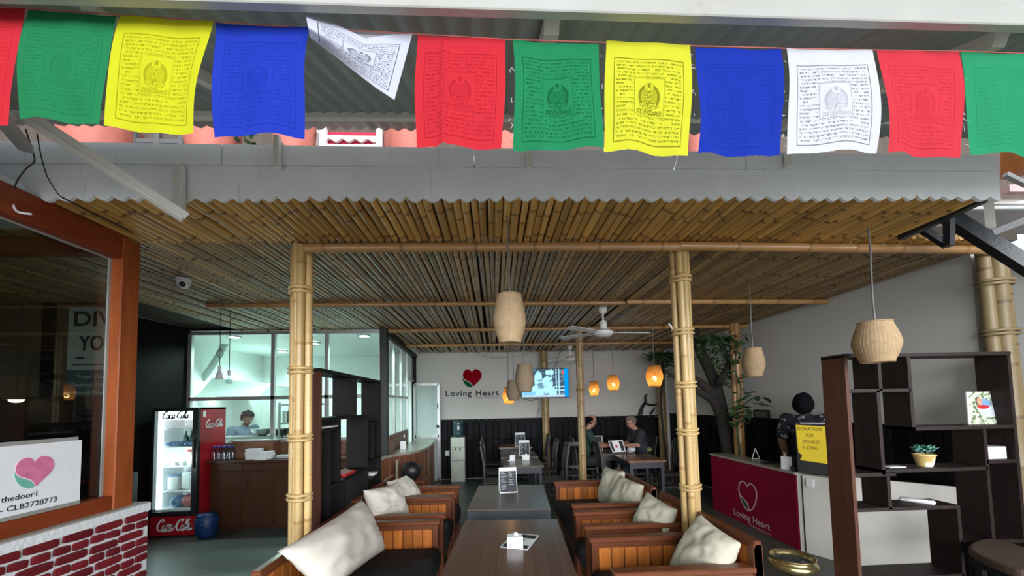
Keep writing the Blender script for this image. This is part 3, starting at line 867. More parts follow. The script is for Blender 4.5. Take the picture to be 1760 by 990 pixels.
four = [(-.058, .004, .70), (-.021, -.036, .76), (.019, -.040, .78), (.056, -.004, .72), (-.02, .034, .8), (.022, .034, .8)]
zp = lambda px, py, Y: PY(px, py, Y).z
PL, PR = 2.95, 3.20
bamboo_post('thick straw bamboo post left of the aisle, bound beside the tall divider shelf', V((PY(518, 700, PL).x, PL, 0)), V((PY(519, 424, PL).x, PL, ZC)), four, [zp(518, 500, PL), zp(518, 637, PL), zp(518, 752, PL), zp(518, 853, PL)], seed=2, step=.55)
pb = PY(1187, 885, PR); pt = PY(1168.5, 424, PR)
bamboo_post('thick straw bamboo post right of the aisle, standing behind the cushioned sofas', V((PY(1187, 885, PR).x+.012, PR, 0)), V((PZ(1168.5, 422, ZC).x, 2.96, ZC)), [(-.055, .006, .64), (-.022, -.034, .72), (.016, -.040, .76), (.052, -.006, .70), (-.02, .034, .8), (.022, .034, .8)], [zp(1172, 494, PR), zp(1176, 577, PR), zp(1178, 662, PR), zp(1181, 739, PR), zp(1184, 832, PR)], seed=3, step=.5)
Yq = 6.28
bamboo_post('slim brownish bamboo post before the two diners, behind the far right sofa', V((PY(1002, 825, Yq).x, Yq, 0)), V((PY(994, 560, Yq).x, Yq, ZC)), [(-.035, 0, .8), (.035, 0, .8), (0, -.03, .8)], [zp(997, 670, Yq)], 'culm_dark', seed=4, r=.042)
Yq = 8.95
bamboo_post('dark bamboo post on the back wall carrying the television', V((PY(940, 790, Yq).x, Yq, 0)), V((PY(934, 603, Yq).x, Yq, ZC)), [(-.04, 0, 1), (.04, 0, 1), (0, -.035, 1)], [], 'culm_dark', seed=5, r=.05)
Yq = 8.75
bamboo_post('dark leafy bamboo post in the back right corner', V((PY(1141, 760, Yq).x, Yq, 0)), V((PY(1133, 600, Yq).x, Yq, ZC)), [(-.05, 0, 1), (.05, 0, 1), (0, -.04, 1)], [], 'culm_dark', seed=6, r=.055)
Yq = 6.05
bamboo_post('orange bamboo post wound with vine behind the crimson counter', V((PY(1271, 785, Yq).x, Yq, 0)), V((PY(1262, 556, Yq).x, Yq, ZC)), [(-.04, 0, 1), (.04, 0, 1), (0, -.035, 1)], [zp(1268, 700, Yq)], 'beam', seed=7, r=.045)
Yq = 3.03
a = PY(1707, 500, Yq)
bamboo_post('mottled bamboo post at the end of the white wall behind the open bookcase', V((PY(1722, 610, Yq).x+.05, Yq, 0)), V((PY(1704, 436, Yq).x, Yq, ZC)), [(-.085, 0, 1.05), (-.01, -.03, 1.3), (.075, 0, 1.1)], [zp(1712, 487, Yq), zp(1720, 572, Yq)], 'culm_mottled', seed=8, r=.045, step=.5)
def bamboo_beam(label, a, b, r, mt='beam', seed=1):
    a, b = V(a), V(b); d = b-a
    t = cane_mesh(d.length, r, .5, 10, seed)
    o = link('bamboo_beam', t.mesh('bamboo_beam', MT[mt], 50), None, a)
    o.rotation_euler = V((0, 1, 0)).rotation_difference(d.normalized()).to_euler()
    return tag(o, label, 'beam', 'bamboo beams under the cane ceiling')
zb = ZC-.036
bamboo_beam('orange front bamboo beam between the two thick bamboo posts', (-1.44, 2.905, zb), (1.50, 2.87, zb-.004), .036, seed=1)
bamboo_beam('orange front bamboo beam from the right post to the white wall', (1.49, 2.865, zb), (4.34, 2.95, zb), .037, seed=2)
y2 = lambda X: 4.57
bamboo_beam('second bamboo beam from the front, left half behind the left post', (-3.4, y2(-3.4), ZC-.03), (1.75, y2(1.7), ZC-.03), .03, seed=3)
bamboo_beam('second bamboo beam from the front, right half meeting the wall', (1.66, y2(1.7)-.05, ZC-.034), (4.31, y2(4.1)-.0, ZC-.034), .033, seed=4)
bamboo_beam('third bamboo beam from the front, touching the slim post', (-1.72, 6.2, ZC-.03), (2.9, 6.14, ZC-.03), .032, seed=5)
bamboo_beam('third bamboo beam from the front, short right length above the tree', (2.85, 6.08, ZC-.034), (4.28, 6.08, ZC-.034), .034, seed=6)
bamboo_beam('rearmost bamboo beam before the back wall', (-1.8, 7.75, ZC-.03), (4.25, 7.75, ZC-.03), .032, seed=7)

# ------------------------------------------------------------------ prayer flags on a cord
RED, GRN, YEL, BLU, WHT = (.56, .030, .045), (.020, .215, .09), (.56, .57, .022), (.020, .045, .42), (.62, .63, .70)
FM = {}
def fm(key, c, ink, k, kf):
    if key not in FM: FM[key] = flag_mat('flag_'+key, c, ink, k, kf)
    return FM[key]
FY = lambda px: 1.035
def flag(label, mt, cs, seed, sag=.004, fold=0):
    R = random.Random(seed); ph = R.uniform(0, 6); a1 = R.uniform(.004, .009); a2 = R.uniform(.003, .006)
    P3 = [PY(x, y, FY(cs[0][0])) for x, y in cs]      # tl tr br bl
    tl, tr_, br, bl = P3
    def fn(u, v):
        p = tl.lerp(tr_, u).lerp(bl.lerp(br, u), v)
        p = p+V((0, (a1*math.sin(5*u+ph+2*v)+a2*math.sin(11*u+ph*2-3*v))*(.25+v)-.012*math.sin(pi*v), 0))
        p.z += -.006*math.sin(pi*u)*(1-v)*.5-a2*.8*math.sin(pi*u*2+ph)*v+.0007*R.uniform(-1, 1)*(v > .97)
        p.x += .003*math.sin(6*v+ph)*(1 if u < .5 else -1)*abs(2*u-1)
        if fold: p.y -= .010*math.exp(-((u-fold)/.035)**2)*(v > .05)
        return p
    mm = MB(); mm.grid(fn, 36, 30)
    # hem folded over the cord
    o = obj('prayer_flag', mm, mt, None, True, origin=(tl+tr_)/2)
    return tag(o, label, 'prayer flag', 'prayer flags on the cord')
K = (.004, .004, .006)
fdefs = [
 ('red prayer flag cut by the left edge of the picture', fm('red_a', RED, (.30, .004, .01), .35, .8), [(-112, 10), (44, 13), (16, 215), (-130, 205)]),
 ('faded green prayer flag with faint print, between a red and a yellow one', fm('green_faint', (.022, .20, .08), (.006, .12, .045), .45, .8), [(48, 16), (201, 27), (172, 212), (33, 204)]),
 ('yellow prayer flag between the faded green flag and a blue one', fm('yellow_a', YEL, (.20, .19, .004), .7, 1), [(208, 26), (366, 36), (334, 232), (184, 220)]),
 ('blue prayer flag next to the blown white flag', fm('blue', BLU, (.008, .018, .24), .45, .9), [(371, 38), (534, 48), (520, 234), (367, 234)]),
 None,
 ('red prayer flag with a vertical crease, next to the blown white flag', fm('red_b', RED, (.26, .006, .01), .55, .9), [(716, 60), (870, 67), (863, 253), (715, 253)]),
 ('green prayer flag with dark printed figure, between red and yellow', fm('green', GRN, (.004, .055, .02), .65, 1.2), [(883, 69), (1027, 75), (1035, 258), (884, 256)]),
 ('yellow prayer flag with crisp black print, its top corner turned up', fm('yellow_b', (.60, .60, .04), (.09, .085, .002), .75, 1.2), [(1041, 69), (1188, 76), (1184, 266), (1036, 260)]),
 ('blue prayer flag between the crisp yellow flag and the hanging white one', fm('blue_b', (.016, .038, .36), (.008, .014, .20), .35, .6), [(1195, 81), (1342, 84), (1341, 266), (1197, 267)]),
 ('white prayer flag hanging straight with black print', fm('white', WHT, (.07, .075, .09), .75, .6), [(1352, 82), (1499, 86), (1512, 260), (1353, 264)]),
 ('red prayer flag between the straight white flag and a green one', fm('red_c', (.60, .045, .065), (.36, .01, .02), .45, .8), [(1506, 86), (1648, 88), (1653, 270), (1522, 264)]),
 ('green prayer flag cut by the right edge of the picture', fm('green_c', (.03, .28, .13), (.012, .18, .08), .4, .6), [(1651, 88), (1800, 94), (1812, 268), (1663, 265)])]
for i, d in enumerate(fdefs):
    if d: flag(*d, seed=40+i, fold=.32 if i == 5 else 0)
# the blown white flag: lifted by the wind, lower half folded up in front
ptsA = [(525, 24), (575, 40), (628, 66), (668, 60), (709, 57)]
ptsB = [(533, 64), (575, 96), (612, 125), (645, 150), (678, 172)]
y5 = FY(600)
def blown(u, v):
    k = u*(len(ptsA)-1); i = min(int(k), len(ptsA)-2); f = k-i
    a = V(ptsA[i]).lerp(V(ptsA[i+1]), f); b = V(ptsB[i]).lerp(V(ptsB[i+1]), f)
    q = a.lerp(b, v)
    return PY(q.x, q.y, y5-.05*math.sin(pi*v)*(1-u)-.02*(1-u)+.006*math.sin(9*u))
mm = MB(); mm.grid(blown, 30, 20)
t = thing('prayer_flag', 'white prayer flag blown up and folded by the wind', 'prayer flag', PY(620, 55, y5), 0, 'prayer flags on the cord')
wb = flag_mat('flag_white_blown', (.56, .58, .68), (.05, .055, .08), .9, 1.0)
obj('front_fold', mm, wb, t, True, world=True)
mm = MB(); mm.grid(lambda u, v: PY(*(V((545+164*u, 46+11*u)).lerp(V((560+130*u, 60+45*u)), v)), y5+.012), 14, 6); obj('back_fold', mm, cloth_mat('white_flag_back', (.70, .70, .80)), t, True, world=True)
# turned-up corner of the crisp yellow flag and loose threads belong to the cord line
pts = []
for x, y in ((-150, 5), (48, 15), (205, 26), (370, 37), (535, 49), (712, 58), (876, 68), (1034, 73), (1190, 79), (1347, 83), (1503, 86), (1650, 88), (1850, 95)): pts.append(PY(x, y, FY(x)+.003))
mm = MB(); mm.tube(pts, .0016, 6); o = obj('flag_cord', mm, pbr('pale_red_cord', (.45, .12, .10), .8), None, True, origin=pts[6]); tag(o, 'thin reddish cord from which all the prayer flags hang', 'cord')
mm = MB(); R = random.Random(2)
for x, y0, y1 in ((1035, 90, 255), (878, 90, 250), (1191, 90, 200), (1349, 100, 260), (1503, 110, 258), (1658, 120, 262)):
    for k in range(7):
        yy = R.uniform(y0, y1); p = PY(x+R.uniform(-2, 2), yy, FY(x)-.002); q = p+V((R.uniform(-.012, .012), -.004, -R.uniform(.0, .02)))
        mm.tube([p, (p+q)/2+V((R.uniform(-.006, .006), 0, .003)), q], .0004, 4)
mm.tube([PY(1166, 264, 1.075), PY(1162, 278, 1.075), PY(1158, 293, 1.075)], .0006, 4)
o = obj('loose_thread', mm, MT['paper']); tag(o, 'frayed white threads along the flag edges', 'threads', kind='stuff')

# ------------------------------------------------------------------ pots and furniture on the terrace
def pot(px, wpx, label, Y=2.62):
    zb_ = 3.42; c = PY(px, 240, Y); rad = wpx/2/644*Y
    t = thing('flower_pot', label, 'flower pot', (c.x, Y, zb_), 0, 'salmon flower pots on the terrace parapet')
    mm = MB(); n = 48; vs = []; fs = []; prof = [(.62, 0), (.80, .05), (.98, .12), (1.0, .17), (1.05, .23), (1.02, .235), (.9, .22)]
    for k, (r, z) in enumerate(prof):
        for i in range(n):
            a = 2*pi*i/n+z*3.2; q = rad*r*(1+.09*abs(math.sin(a*7)))
            vs.append((q*math.cos(a), q*math.sin(a), z*1.55))
    for j in range(len(prof)-1):
        for i in range(n): fs.append((j*n+i, j*n+(i+1) % n, (j+1)*n+(i+1) % n, (j+1)*n+i))
    fs.append(tuple(range(n-1, -1, -1))); mm.add(vs, fs); obj('pot', mm, MT['terracotta'], t, True)
    mm = MB(); mm.lathe([(rad*.85, .33), (rad*.5, .335)], 16); obj('soil', mm, MT['bark'], t)
for px, wp, lb in ((169, 96, 'salmon fluted pot right of the diagonal brace'), (366, 74, 'salmon fluted pot below the gap between yellow and blue flags'), (506, 62, 'salmon fluted pot below the right side of the left blue flag'),
                   (706, 84, 'salmon fluted pot beside the white terrace chair'), (868, 60, 'salmon fluted pot in the gap between red and green flags'), (1196, 40, 'small salmon pot in the gap beside the crisp yellow flag')):
    pot(px, wp, lb)
def leaf_mesh(L, wd, name='leaf'):
    b = MB(); n = 5
    vs = []; 
    for i in range(n+1):
        t_ = i/n; ww = wd*math.sin(pi*min(.97, t_*.95+.03))**.8/2
        vs += [(-ww, L*t_, -.10*L*t_*t_+.12*wd), (0, L*t_, -.10*L*t_*t_), (ww, L*t_, -.10*L*t_*t_+.12*wd)]
    fs = []
    for i in range(n): fs += [(3*i, 3*i+1, 3*i+4, 3*i+3), (3*i+1, 3*i+2, 3*i+5, 3*i+4)]
    b.add(vs, fs); return b.mesh(name, MT['leaf'], True)
# small leafy plant
c = PY(415, 246, 2.62); t = thing('leafy_plant', 'small green plant on the parapet beside the pots under the left blue flag', 'plant', (c.x, 2.62, 3.42))
lm = leaf_mesh(.05, .03)
for k in range(22): link('leaf', lm, t, (R.uniform(-.1, .1), R.uniform(-.05, .05), R.uniform(.12, .30)), (R.uniform(-.5, 1), R.uniform(-.5, .5), R.uniform(0, 6)))
MT['bay_metal'] = pbr('dull_dark_steel', (.10, .10, .10), .6)
# white terrace chair with crimson cover
c = PY(605, 252, 2.66)
t = thing('terrace_chair', 'white chair back with scalloped rails and crimson cover on the terrace', 'chair', (c.x, 2.66, 3.42))
for dx in (-.2, .2):
    mm = MB(); mm.box(dx-.022, dx+.022, -.02, .02, 0, .36); obj('post', mm, MT['white_paint'], t)
for z in (.08, .205, .27):
    mm = MB(); P = [(-.18+.36*i/24, z+.012*math.sin(i*1.05)) for i in range(25)]+[(.18, z+.035), (-.18, z+.035)]
    mm.prism(P, frame((0, -.01, 0), (1, 0, 0), (0, 0, 1), (0, 1, 0)), .02); obj('rail', mm, MT['white_paint'], t)
mm = MB(); mm.box(-.21, .24, .03, .05, 0, .36); obj('cover', mm, MT['red_cloth'], t)
c = PY(272, 245, 2.66)
t = thing('terrace_rail', 'grey steel railing piece behind the parapet under the left yellow flag', 'railing', (c.x, 2.66, 3.42))
for dx in (-.16, .0, .16, .3):
    mm = MB(); mm.box(dx-.018, dx+.018, -.015, .015, 0, .36); obj('post', mm, MT['bay_metal'], t)
mm = MB(); mm.box(-.25, .35, -.012, .012, .23, .26); obj('rail', mm, MT['bay_metal'], t)
mm = MB(); a = PY(112, 232, 2.7); mm.ball(a, (.10, .06, .09), 12, 8); tag(obj('crimson_bundle', mm, MT['red_cloth'], None, True, origin=a-V((0, 0, .09))), 'crimson cloth bundle behind the diagonal brace', 'bundle')
a = PY(535, 240, 2.7); mm = MB(); mm.box(a.x-.02, a.x+.05, 2.7, 2.75, 3.42, 3.8); tag(obj('white_post', mm, MT['white_paint'], origin=(a.x, 2.72, 3.42)), 'white post beside the terrace chair, left of it', 'post')
# cables on the left end of the fascia
def cable(pts, r, mt, label, cat='cable', nm='cable'):
    mm = MB(); mm.tube(smooth2([tuple(p) for p in pts], 5), r, 6)
    return tag(obj(nm, mm, MT[mt], None, True, origin=pts[0]), label, cat)
Yc = 2.155
cable([PY(44, 222, Yc), PY(50, 240, Yc), PY(57, 262, Yc), PY(59, 278, Yc), PY(45, 290, Yc), PY(30, 310, Yc), PY(23, 330, Yc)], .0035, 'cord_black', 'black cable looping down the left end of the fascia')
cable([PY(23, 336, Yc), PY(22, 350, Yc), PY(28, 362, Yc), PY(38, 366, Yc-.0), PY(55, 368, Yc+.02)], .006, 'white_plastic', 'white cable tail hooked under the left end of the fascia')
cable([PY(64, 230, Yc), PY(70, 265, Yc), PY(80, 300, Yc), PY(92, 322, Yc), PY(103, 337, Yc+.02)], .003, 'cord_black', 'thin black cable hanging over the fascia right of the white tail')
aa = PY(105, 338, 2.2); q = [aa, PZ(150, 362, ZC-.01), PZ(190, 381, ZC-.012), PZ(228, 400, ZC-.01)]
cable(q, .005, 'cord_black', 'grey cable running along the canes above the red corner post')

# ------------------------------------------------------------------ ceiling fixtures
def lamp(label, px, ytop, ybot, wpx, Y, mt='rattan', lit=False, squat=0, power=14):
    k = Y/644; c = PY(px, ytop, Y); b = PY(px, ybot, Y); Hh = c.z-b.z; Rr = wpx*k/2
    t = thing('pendant_lamp', label, 'pendant lamp', (c.x, Y, b.z), 0, 'woven rattan pendant lamps')
    mm = MB(); n = 72; prof = [(.67, 0), (.70, .03), (.88, .22), (.985, .38), (1.0, .46), (.97, .58), (.87, .78), (.75, .97), (.75, 1.0)]
    if squat: prof = [(.68, 0), (.70, .03), (.85, .20), (.975, .38), (1.0, .48), (.96, .60), (.84, .78), (.70, .97), (.70, 1.0)]
    vs = []; fs = []
    for r, z in prof:
        for i in range(n):
            q = Rr*r*(1+(.034 if i % 2 else -.034)); a = 2*pi*i/n; vs.append((q*math.cos(a), q*math.sin(a), z*Hh))
    for j in range(len(prof)-1):
        for i in range(n): fs.append((j*n+i, j*n+(i+1) % n, (j+1)*n+(i+1) % n, (j+1)*n+i))
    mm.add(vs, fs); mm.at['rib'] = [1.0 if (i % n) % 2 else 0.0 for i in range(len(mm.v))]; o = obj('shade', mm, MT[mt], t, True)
    for z, r in ((0, prof[0][0]), (Hh, prof[-1][0])):
        mm = MB(); mm.tube([(Rr*r*math.cos(a), Rr*r*math.sin(a), z) for a in [2*pi*i/28 for i in range(28)]], .006, 6, closed=True); obj('rim', mm, MT[mt], t, True)
    mm = MB(); Rn = random.Random(int(px)); top = ZC-b.z-.005
    P = [(0, 0, Hh*.75)]
    for i in range(1, 7): P.append((Rn.uniform(-.006, .006), Rn.uniform(-.004, .004), Hh*.75+(top-Hh*.75)*i/6))
    mm.tube(smooth2(P, 4), .006, 6); obj('cord', mm, MT['cord'], t, True)
    mm = MB(); mm.lathe([(.016, Hh*.55), (.02, Hh*.78), (.008, Hh*.8)], 10); obj('socket', mm, MT['black_plastic'], t)
    mm = MB(); mm.ball((0, 0, Hh*.38), (.032, .032, .045), 12, 8); obj('bulb', mm, MT['bulb_warm'] if lit else MT['white_plastic'], t, True)
    if lit:
        l = bpy.data.lights.new('bulb_glow', 'POINT'); l.energy = power; l.color = (1, .66, .32); l.shadow_soft_size = .04
        o = bpy.data.objects.new('bulb_glow', l); COL.objects.link(o); o.parent = t; o.location = (0, 0, Hh*.30)
    return t
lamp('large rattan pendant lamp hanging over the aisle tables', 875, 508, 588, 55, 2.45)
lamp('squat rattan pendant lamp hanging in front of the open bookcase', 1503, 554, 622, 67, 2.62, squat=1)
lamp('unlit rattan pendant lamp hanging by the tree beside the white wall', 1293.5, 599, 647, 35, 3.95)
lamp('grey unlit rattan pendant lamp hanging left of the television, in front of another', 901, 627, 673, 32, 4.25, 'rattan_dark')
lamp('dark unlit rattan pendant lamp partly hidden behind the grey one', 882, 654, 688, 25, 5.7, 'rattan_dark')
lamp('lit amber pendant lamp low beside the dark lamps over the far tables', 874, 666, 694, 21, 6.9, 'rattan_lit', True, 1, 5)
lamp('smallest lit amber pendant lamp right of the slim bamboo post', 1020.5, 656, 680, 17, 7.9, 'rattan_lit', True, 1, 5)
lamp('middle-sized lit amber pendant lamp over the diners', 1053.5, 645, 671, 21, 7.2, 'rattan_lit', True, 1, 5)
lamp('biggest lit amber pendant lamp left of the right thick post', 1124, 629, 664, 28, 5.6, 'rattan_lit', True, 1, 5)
def fan(label, px, ytop, yhub, Y, angs, R_=.62):
    c = PY(px, yhub, Y); t = thing('ceiling_fan', label, 'ceiling fan', (c.x, Y, c.z))
    top = ZC-c.z-.002
    mm = MB(); mm.lathe([(.02, top-.10), (.045, top-.09), (.06, top-.03), (.062, top)], 16); obj('canopy', mm, MT['white_paint'], t, True)
    mm = MB(); mm.tube([(0, 0, .06), (0, 0, top-.05)], .012, 8); obj('rod', mm, MT['white_paint'], t)
    mm = MB(); mm.lathe([(.02, -.055), (.09, -.05), (.125, -.02), (.125, .01), (.09, .04), (.05, .055), (.05, .13), (.035, .16)], 24); obj('motor', mm, MT['white_paint'], t, 40)
    for a in angs:
        mm = MB(); T = Matrix.Rotation(a, 4, 'Z') @ Matrix.Rotation(.16, 4, 'Y')
        vs = [(-.045, .1, 0), (.045, .1, 0), (.07, R_, 0), (.03, R_+.03, 0), (-.055, R_+.02, 0), (-.07, R_-.02, 0)]
        vs = vs+[(x, y, .006) for x, y, z in vs]; k = 6
        mm.add(vs, [(5, 4, 3, 2, 1, 0), (6, 7, 8, 9, 10, 11)]+[(i, (i+1) % k, k+(i+1) % k, k+i) for i in range(k)], Matrix.Rotation(a-pi/2, 4, 'Z') @ Matrix.Rotation(.12, 4, 'Y'))
        obj('blade', mm, MT['white_paint'], t)
fan('white ceiling fan hanging from the canes near the slim bamboo post', 1037, 522, 572, 4.84, (.12, 2.45, 3.72))
fan('distant white ceiling fan by the back wall, partly behind the slim post', 980, 594, 617, 8.1, (.3, 2.4, 4.5), .55)
c = PZ(315, 479, ZC)
t = thing('security_camera', 'white dome security camera fixed under the canes', 'security camera', (c.x, c.y, ZC-.1))
mm = MB(); mm.lathe([(.052, .075), (.062, .08), (.062, .1)], 20); obj('base', mm, MT['white_plastic'], t, 40)
mm = MB(); mm.ball((0, 0, .055), (.055, .055, .055), 18, 12); obj('dome', mm, MT['white_plastic'], t, True)
mm = MB(); mm.ball((.022, -.036, .035), (.026, .026, .026), 12, 8); obj('lens', mm, MT['black_plastic'], t, True)
for px, yb, Y, lab, mtn in ((377, 652, 4.9, 'bare clear bulb with a looped cord hanging before the kitchen glass', 'white_plastic'), (393.5, 660, 4.9, 'clear flask-shaped bulb on a straight cord before the kitchen glass', 'clear')):
    b = PY(px, yb, Y); t = thing('hanging_bulb', lab, 'light bulb', b)
    top = ZC-b.z-.004
    mm = MB(); P = [(0, 0, .17), (0, 0, .3), (0, 0, top*.6), (0, 0, top)]
    mm.tube(P, .004, 6)
    if mtn == 'white_plastic': mm.tube([(.035*math.cos(a)-.0, 0, .33+.055*math.sin(a)) for a in [2*pi*i/16 for i in range(16)]], .004, 6, closed=True)
    obj('cord', mm, MT['cord_black'], t)
    mm = MB(); mm.lathe([(.012, .11), (.018, .12), (.018, .17), (.008, .175)], 10); obj('socket', mm, MT['white_plastic'], t)
    mm = MB()
    if mtn == 'clear': mm.lathe([(.002, 0), (.03, .008), (.036, .03), (.028, .06), (.014, .09), (.013, .12)], 16)
    else: mm.lathe([(.045, 0), (.042, .03), (.03, .08), (.016, .11)], 16)
    obj('bulb', mm, MT[mtn], t, True)
# ------------------------------------------------------------------ sofas with slatted arms, black seats and linen cushions
def sofa(label, y0, y1, xf, xb, two=False):
    sgn = 1 if xb > xf else -1; D = abs(xb-xf); T = .065
    t = thing('wooden_sofa', label, 'sofa', ((xf+xb)/2, (y0+y1)/2, 0), 0, 'slatted wooden sofas along the aisle')
    X = lambda d: xf+sgn*d
    mm = MB()
    mm.box(X(.06), X(D-.02), y0+.03, y1-.03, .20, .30)
    mm.box(X(.03), X(.09), y0+.03, y1-.03, .14, .30)
    obj('seat_frame', mm, MT['sofa_wood'], t, world=True)
    for ya in (y0, y1-T):
        mm = MB()
        mm.box(X(0), X(.055), ya, ya+T, 0, .66, None, .004); mm.box(X(D-.06), X(D), ya, ya+T, 0, .84, None, .004)
        mm.box(X(-.018), X(D-.05), ya-.014, ya+T+.014, .66, .70, None, .008)
        mm.box(X(.05), X(D-.05), ya+.012, ya+T-.012, .08, .15); mm.box(X(.05), X(D-.05), ya+.012, ya+T-.012, .615, .665)
        mm.box(X(.05), X(D-.05), ya+.026, ya+T-.026, .14, .62)
        a = obj('arm', mm, MT['sofa_wood'], t, world=True)
        n = 8; w_ = (D-.115)/n
        for i in range(n):
            mm = MB(); d0 = .057+w_*i
            mm.box(X(d0+.004), X(d0+w_-.004), ya+.016, ya+T-.016, .148, .618, None, .004)
            obj('slat', mm, MT['slat_wood'], a, world=True, origin=None)
    mm = MB(); mm.box(X(D-.055), X(D), y0, y1, .80, .86, None, .008); mm.box(X(D-.05), X(D-.01), y0, y1, .30, .36); mm.box(X(D-.055), X(D), y0, y0+.05, .25, .82); mm.box(X(D-.055), X(D), y1-.05, y1, .25, .82)
    bk = obj('back', mm, MT['sofa_wood'], t, world=True)
    n = max(4, int((y1-y0)/.1)); w_ = (y1-y0-.1)/n
    for i in range(n):
        mm = MB(); q = y0+.05+w_*i
        mm.box(X(D-.045), X(D-.015), q+.003, q+w_-.003, .35, .81, None, .004); obj('slat', mm, MT['slat_wood'], bk, world=True)
    k = 2 if two else 1; L = (y1-y0-2*T)/k
    for i in range(k):
        mm = MB(); mm.box(X(-.03), X(D-.07), y0+T+L*i+.004, y0+T+L*(i+1)-.004, .29, .47, None, .045)
        obj('seat_cushion', mm, MT['seat_black'], t, True, world=True)
    return t
sofa('wooden sofa at the front right, nearest beside the striped table', 2.38, 3.055, .745, 1.70)
sofa('wooden armchair second from the front on the right, behind the thick post', 3.275, 3.765, .775, 1.70)
sofa('wooden two-seat sofa at the far end of the right row', 3.95, 5.2, .81, 1.70, True)
sofa('wooden sofa at the front left, under the widest linen cushion', 2.22, 3.65, -.545, -1.385, True)
sofa('wooden armchair in the middle of the left row beside the divider shelf', 3.78, 4.53, -.525, -1.42)
sofa('wooden armchair at the far end of the left row, before the curved counter', 4.56, 5.14, -.495, -1.40)
def cushion(label, cs, th, mt, seed, loc=None, n=26):
    P = [PY(*c) for c in cs]; tl, tr_, br, bl = P; ctr = (tl+tr_+br+bl)/4
    nr = (tr_-tl).cross(bl-tl).normalized()
    if nr.dot(V((0, 0, HC))-ctr) < 0: nr = -nr
    R = random.Random(seed); o3 = V((R.uniform(0, 50), R.uniform(0, 50), 0))
    def side(sg):
        def fn(u, v):
            a, b = 2*u-1, 2*v-1
            pin = .055*(1-abs(a)**1.5*0)*(1-(abs(a)*abs(b))**1.2)
            uu = u-.5; vv = v-.5
            uu *= 1-.07*(1-abs(b)**2)*abs(a)**3; vv *= 1-.07*(1-abs(a)**2)*abs(b)**3
            uu, vv = uu+.5, vv+.5
            p = tl.lerp(tr_, uu).lerp(bl.lerp(br, uu), vv)
            h = max(0, (1-abs(a)**2.6)*(1-abs(b)**2.6))**.55
            q = noise.noise(V((u*3, v*3, sg))+o3)*.14+noise.noise(V((u*7+v*2, v*6-u*2, sg))+o3)*.07
            q += (.45-abs(noise.noise(V((u*4.2+v*1.6, v*3.6-u*1.2, 7+sg))+o3)))*.15+(.4-abs(noise.noise(V((u*9-v*3, v*8+u*2, 11+sg))+o3)))*.05
            wr = (abs(a)**4+abs(b)**4)*.5*noise.noise(V((u*14, v*14, 3))+o3)*.35
            return p+nr*sg*th*.5*h*(1+q*1.6+wr)
        return fn
    mm = MB(); mm.grid(side(1), n, n); mm.grid(side(-1), n, n)
    me_o = obj('cushion', mm, MT[mt], None, True, origin=ctr)
    bm = bmesh.new(); bm.from_mesh(me_o.data); bmesh.ops.remove_doubles(bm, verts=bm.verts, dist=.0008); bmesh.ops.recalc_face_normals(bm, faces=bm.faces)
    bm.to_mesh(me_o.data); bm.free()
    return tag(me_o, label, 'cushion', 'linen cushions on the sofas')
cushion('widest beige linen cushion, front left, leaning over the sofa back', [(476, 948, 2.22), (622, 858, 3.30), (662, 945, 3.28), (563, 1022, 2.35)], .24, 'linen', 1)
cushion('small beige cushion corner poking up behind the widest front left cushion', [(540, 915, 2.62), (583, 890, 2.95), (600, 930, 2.95), (575, 960, 2.62)], .12, 'linen', 2)
cushion('beige linen cushion on the middle left armchair', [(624, 843, 3.78), (684, 828, 4.28), (705, 886, 4.24), (640, 890, 3.80)], .20, 'linen', 3)
cushion('beige linen cushion on the far left armchair, beside the black helmet', [(664, 828, 4.52), (698, 817, 4.95), (730, 858, 4.9), (690, 868, 4.54)], .18, 'linen', 4)
cushion('greenish linen cushion at the front right, nearest to the viewer', [(1203, 882, 2.86), (1275, 934, 2.42), (1240, 1000, 2.42), (1143, 986, 2.86)], .20, 'linen_b', 5)
cushion('greenish linen cushion on the second right armchair', [(1112, 844, 3.66), (1166, 876, 3.27), (1145, 925, 3.27), (1078, 920, 3.66)], .19, 'linen_b', 6)
cushion('greenish linen cushion on the far right sofa, the nearer of its two', [(1066, 816, 4.5), (1107, 834, 4.05), (1098, 875, 4.05), (1046, 868, 4.5)], .18, 'linen_b', 7)
cushion('greenish linen cushion on the far right sofa, the farther of its two', [(1040, 801, 5.05), (1074, 810, 4.62), (1064, 868, 4.62), (1027, 866, 5.05)], .18, 'linen_b', 8)

# ------------------------------------------------------------------ tables
def table(label, c, wx, wy, z, rot, mtop, mleg, th=.04, apron=.10, leg=.06, inset=.03, nm='cafe_table', group=None):
    t = thing(nm, label, 'table', (c[0], c[1], 0), rot, group)
    mm = MB(); mm.box(-wx/2, wx/2, -wy/2, wy/2, z-th, z, None, .004); obj('tabletop', mm, MT[mtop], t)
    for sx_ in (-1, 1):
        for sy in (-1, 1):
            mm = MB(); x, y = sx_*(wx/2-inset-leg/2), sy*(wy/2-inset-leg/2)
            mm.box(x-leg/2, x+leg/2, y-leg/2, y+leg/2, 0, z-th, None, .003); obj('leg', mm, MT[mleg], t)
    mm = MB(); q = inset+.01
    for sy in (-1, 1):
        y = sy*(wy/2-q); mm.box(-wx/2+q, wx/2-q, y-.012, y+.012, z-th-apron, z-th)
    for sx_ in (-1, 1):
        x = sx_*(wx/2-q); mm.box(x-.012, x+.012, -wy/2+q, wy/2-q, z-th-apron, z-th)
    obj('apron', mm, MT[mleg], t)
    return t
table('long striped walnut table nearest in the aisle', (.093, 2.82), .84, 1.30, .72, -.06, 'table_near', 'table_blue', .035, .08)
table('second aisle table with thick blue-black edge and a standing menu', (.160, 4.37), .84, 1.11, .72, -.065, 'table_dark', 'table_blue', .02, .085, inset=.0)
DT = 'dark dining tables at the back'
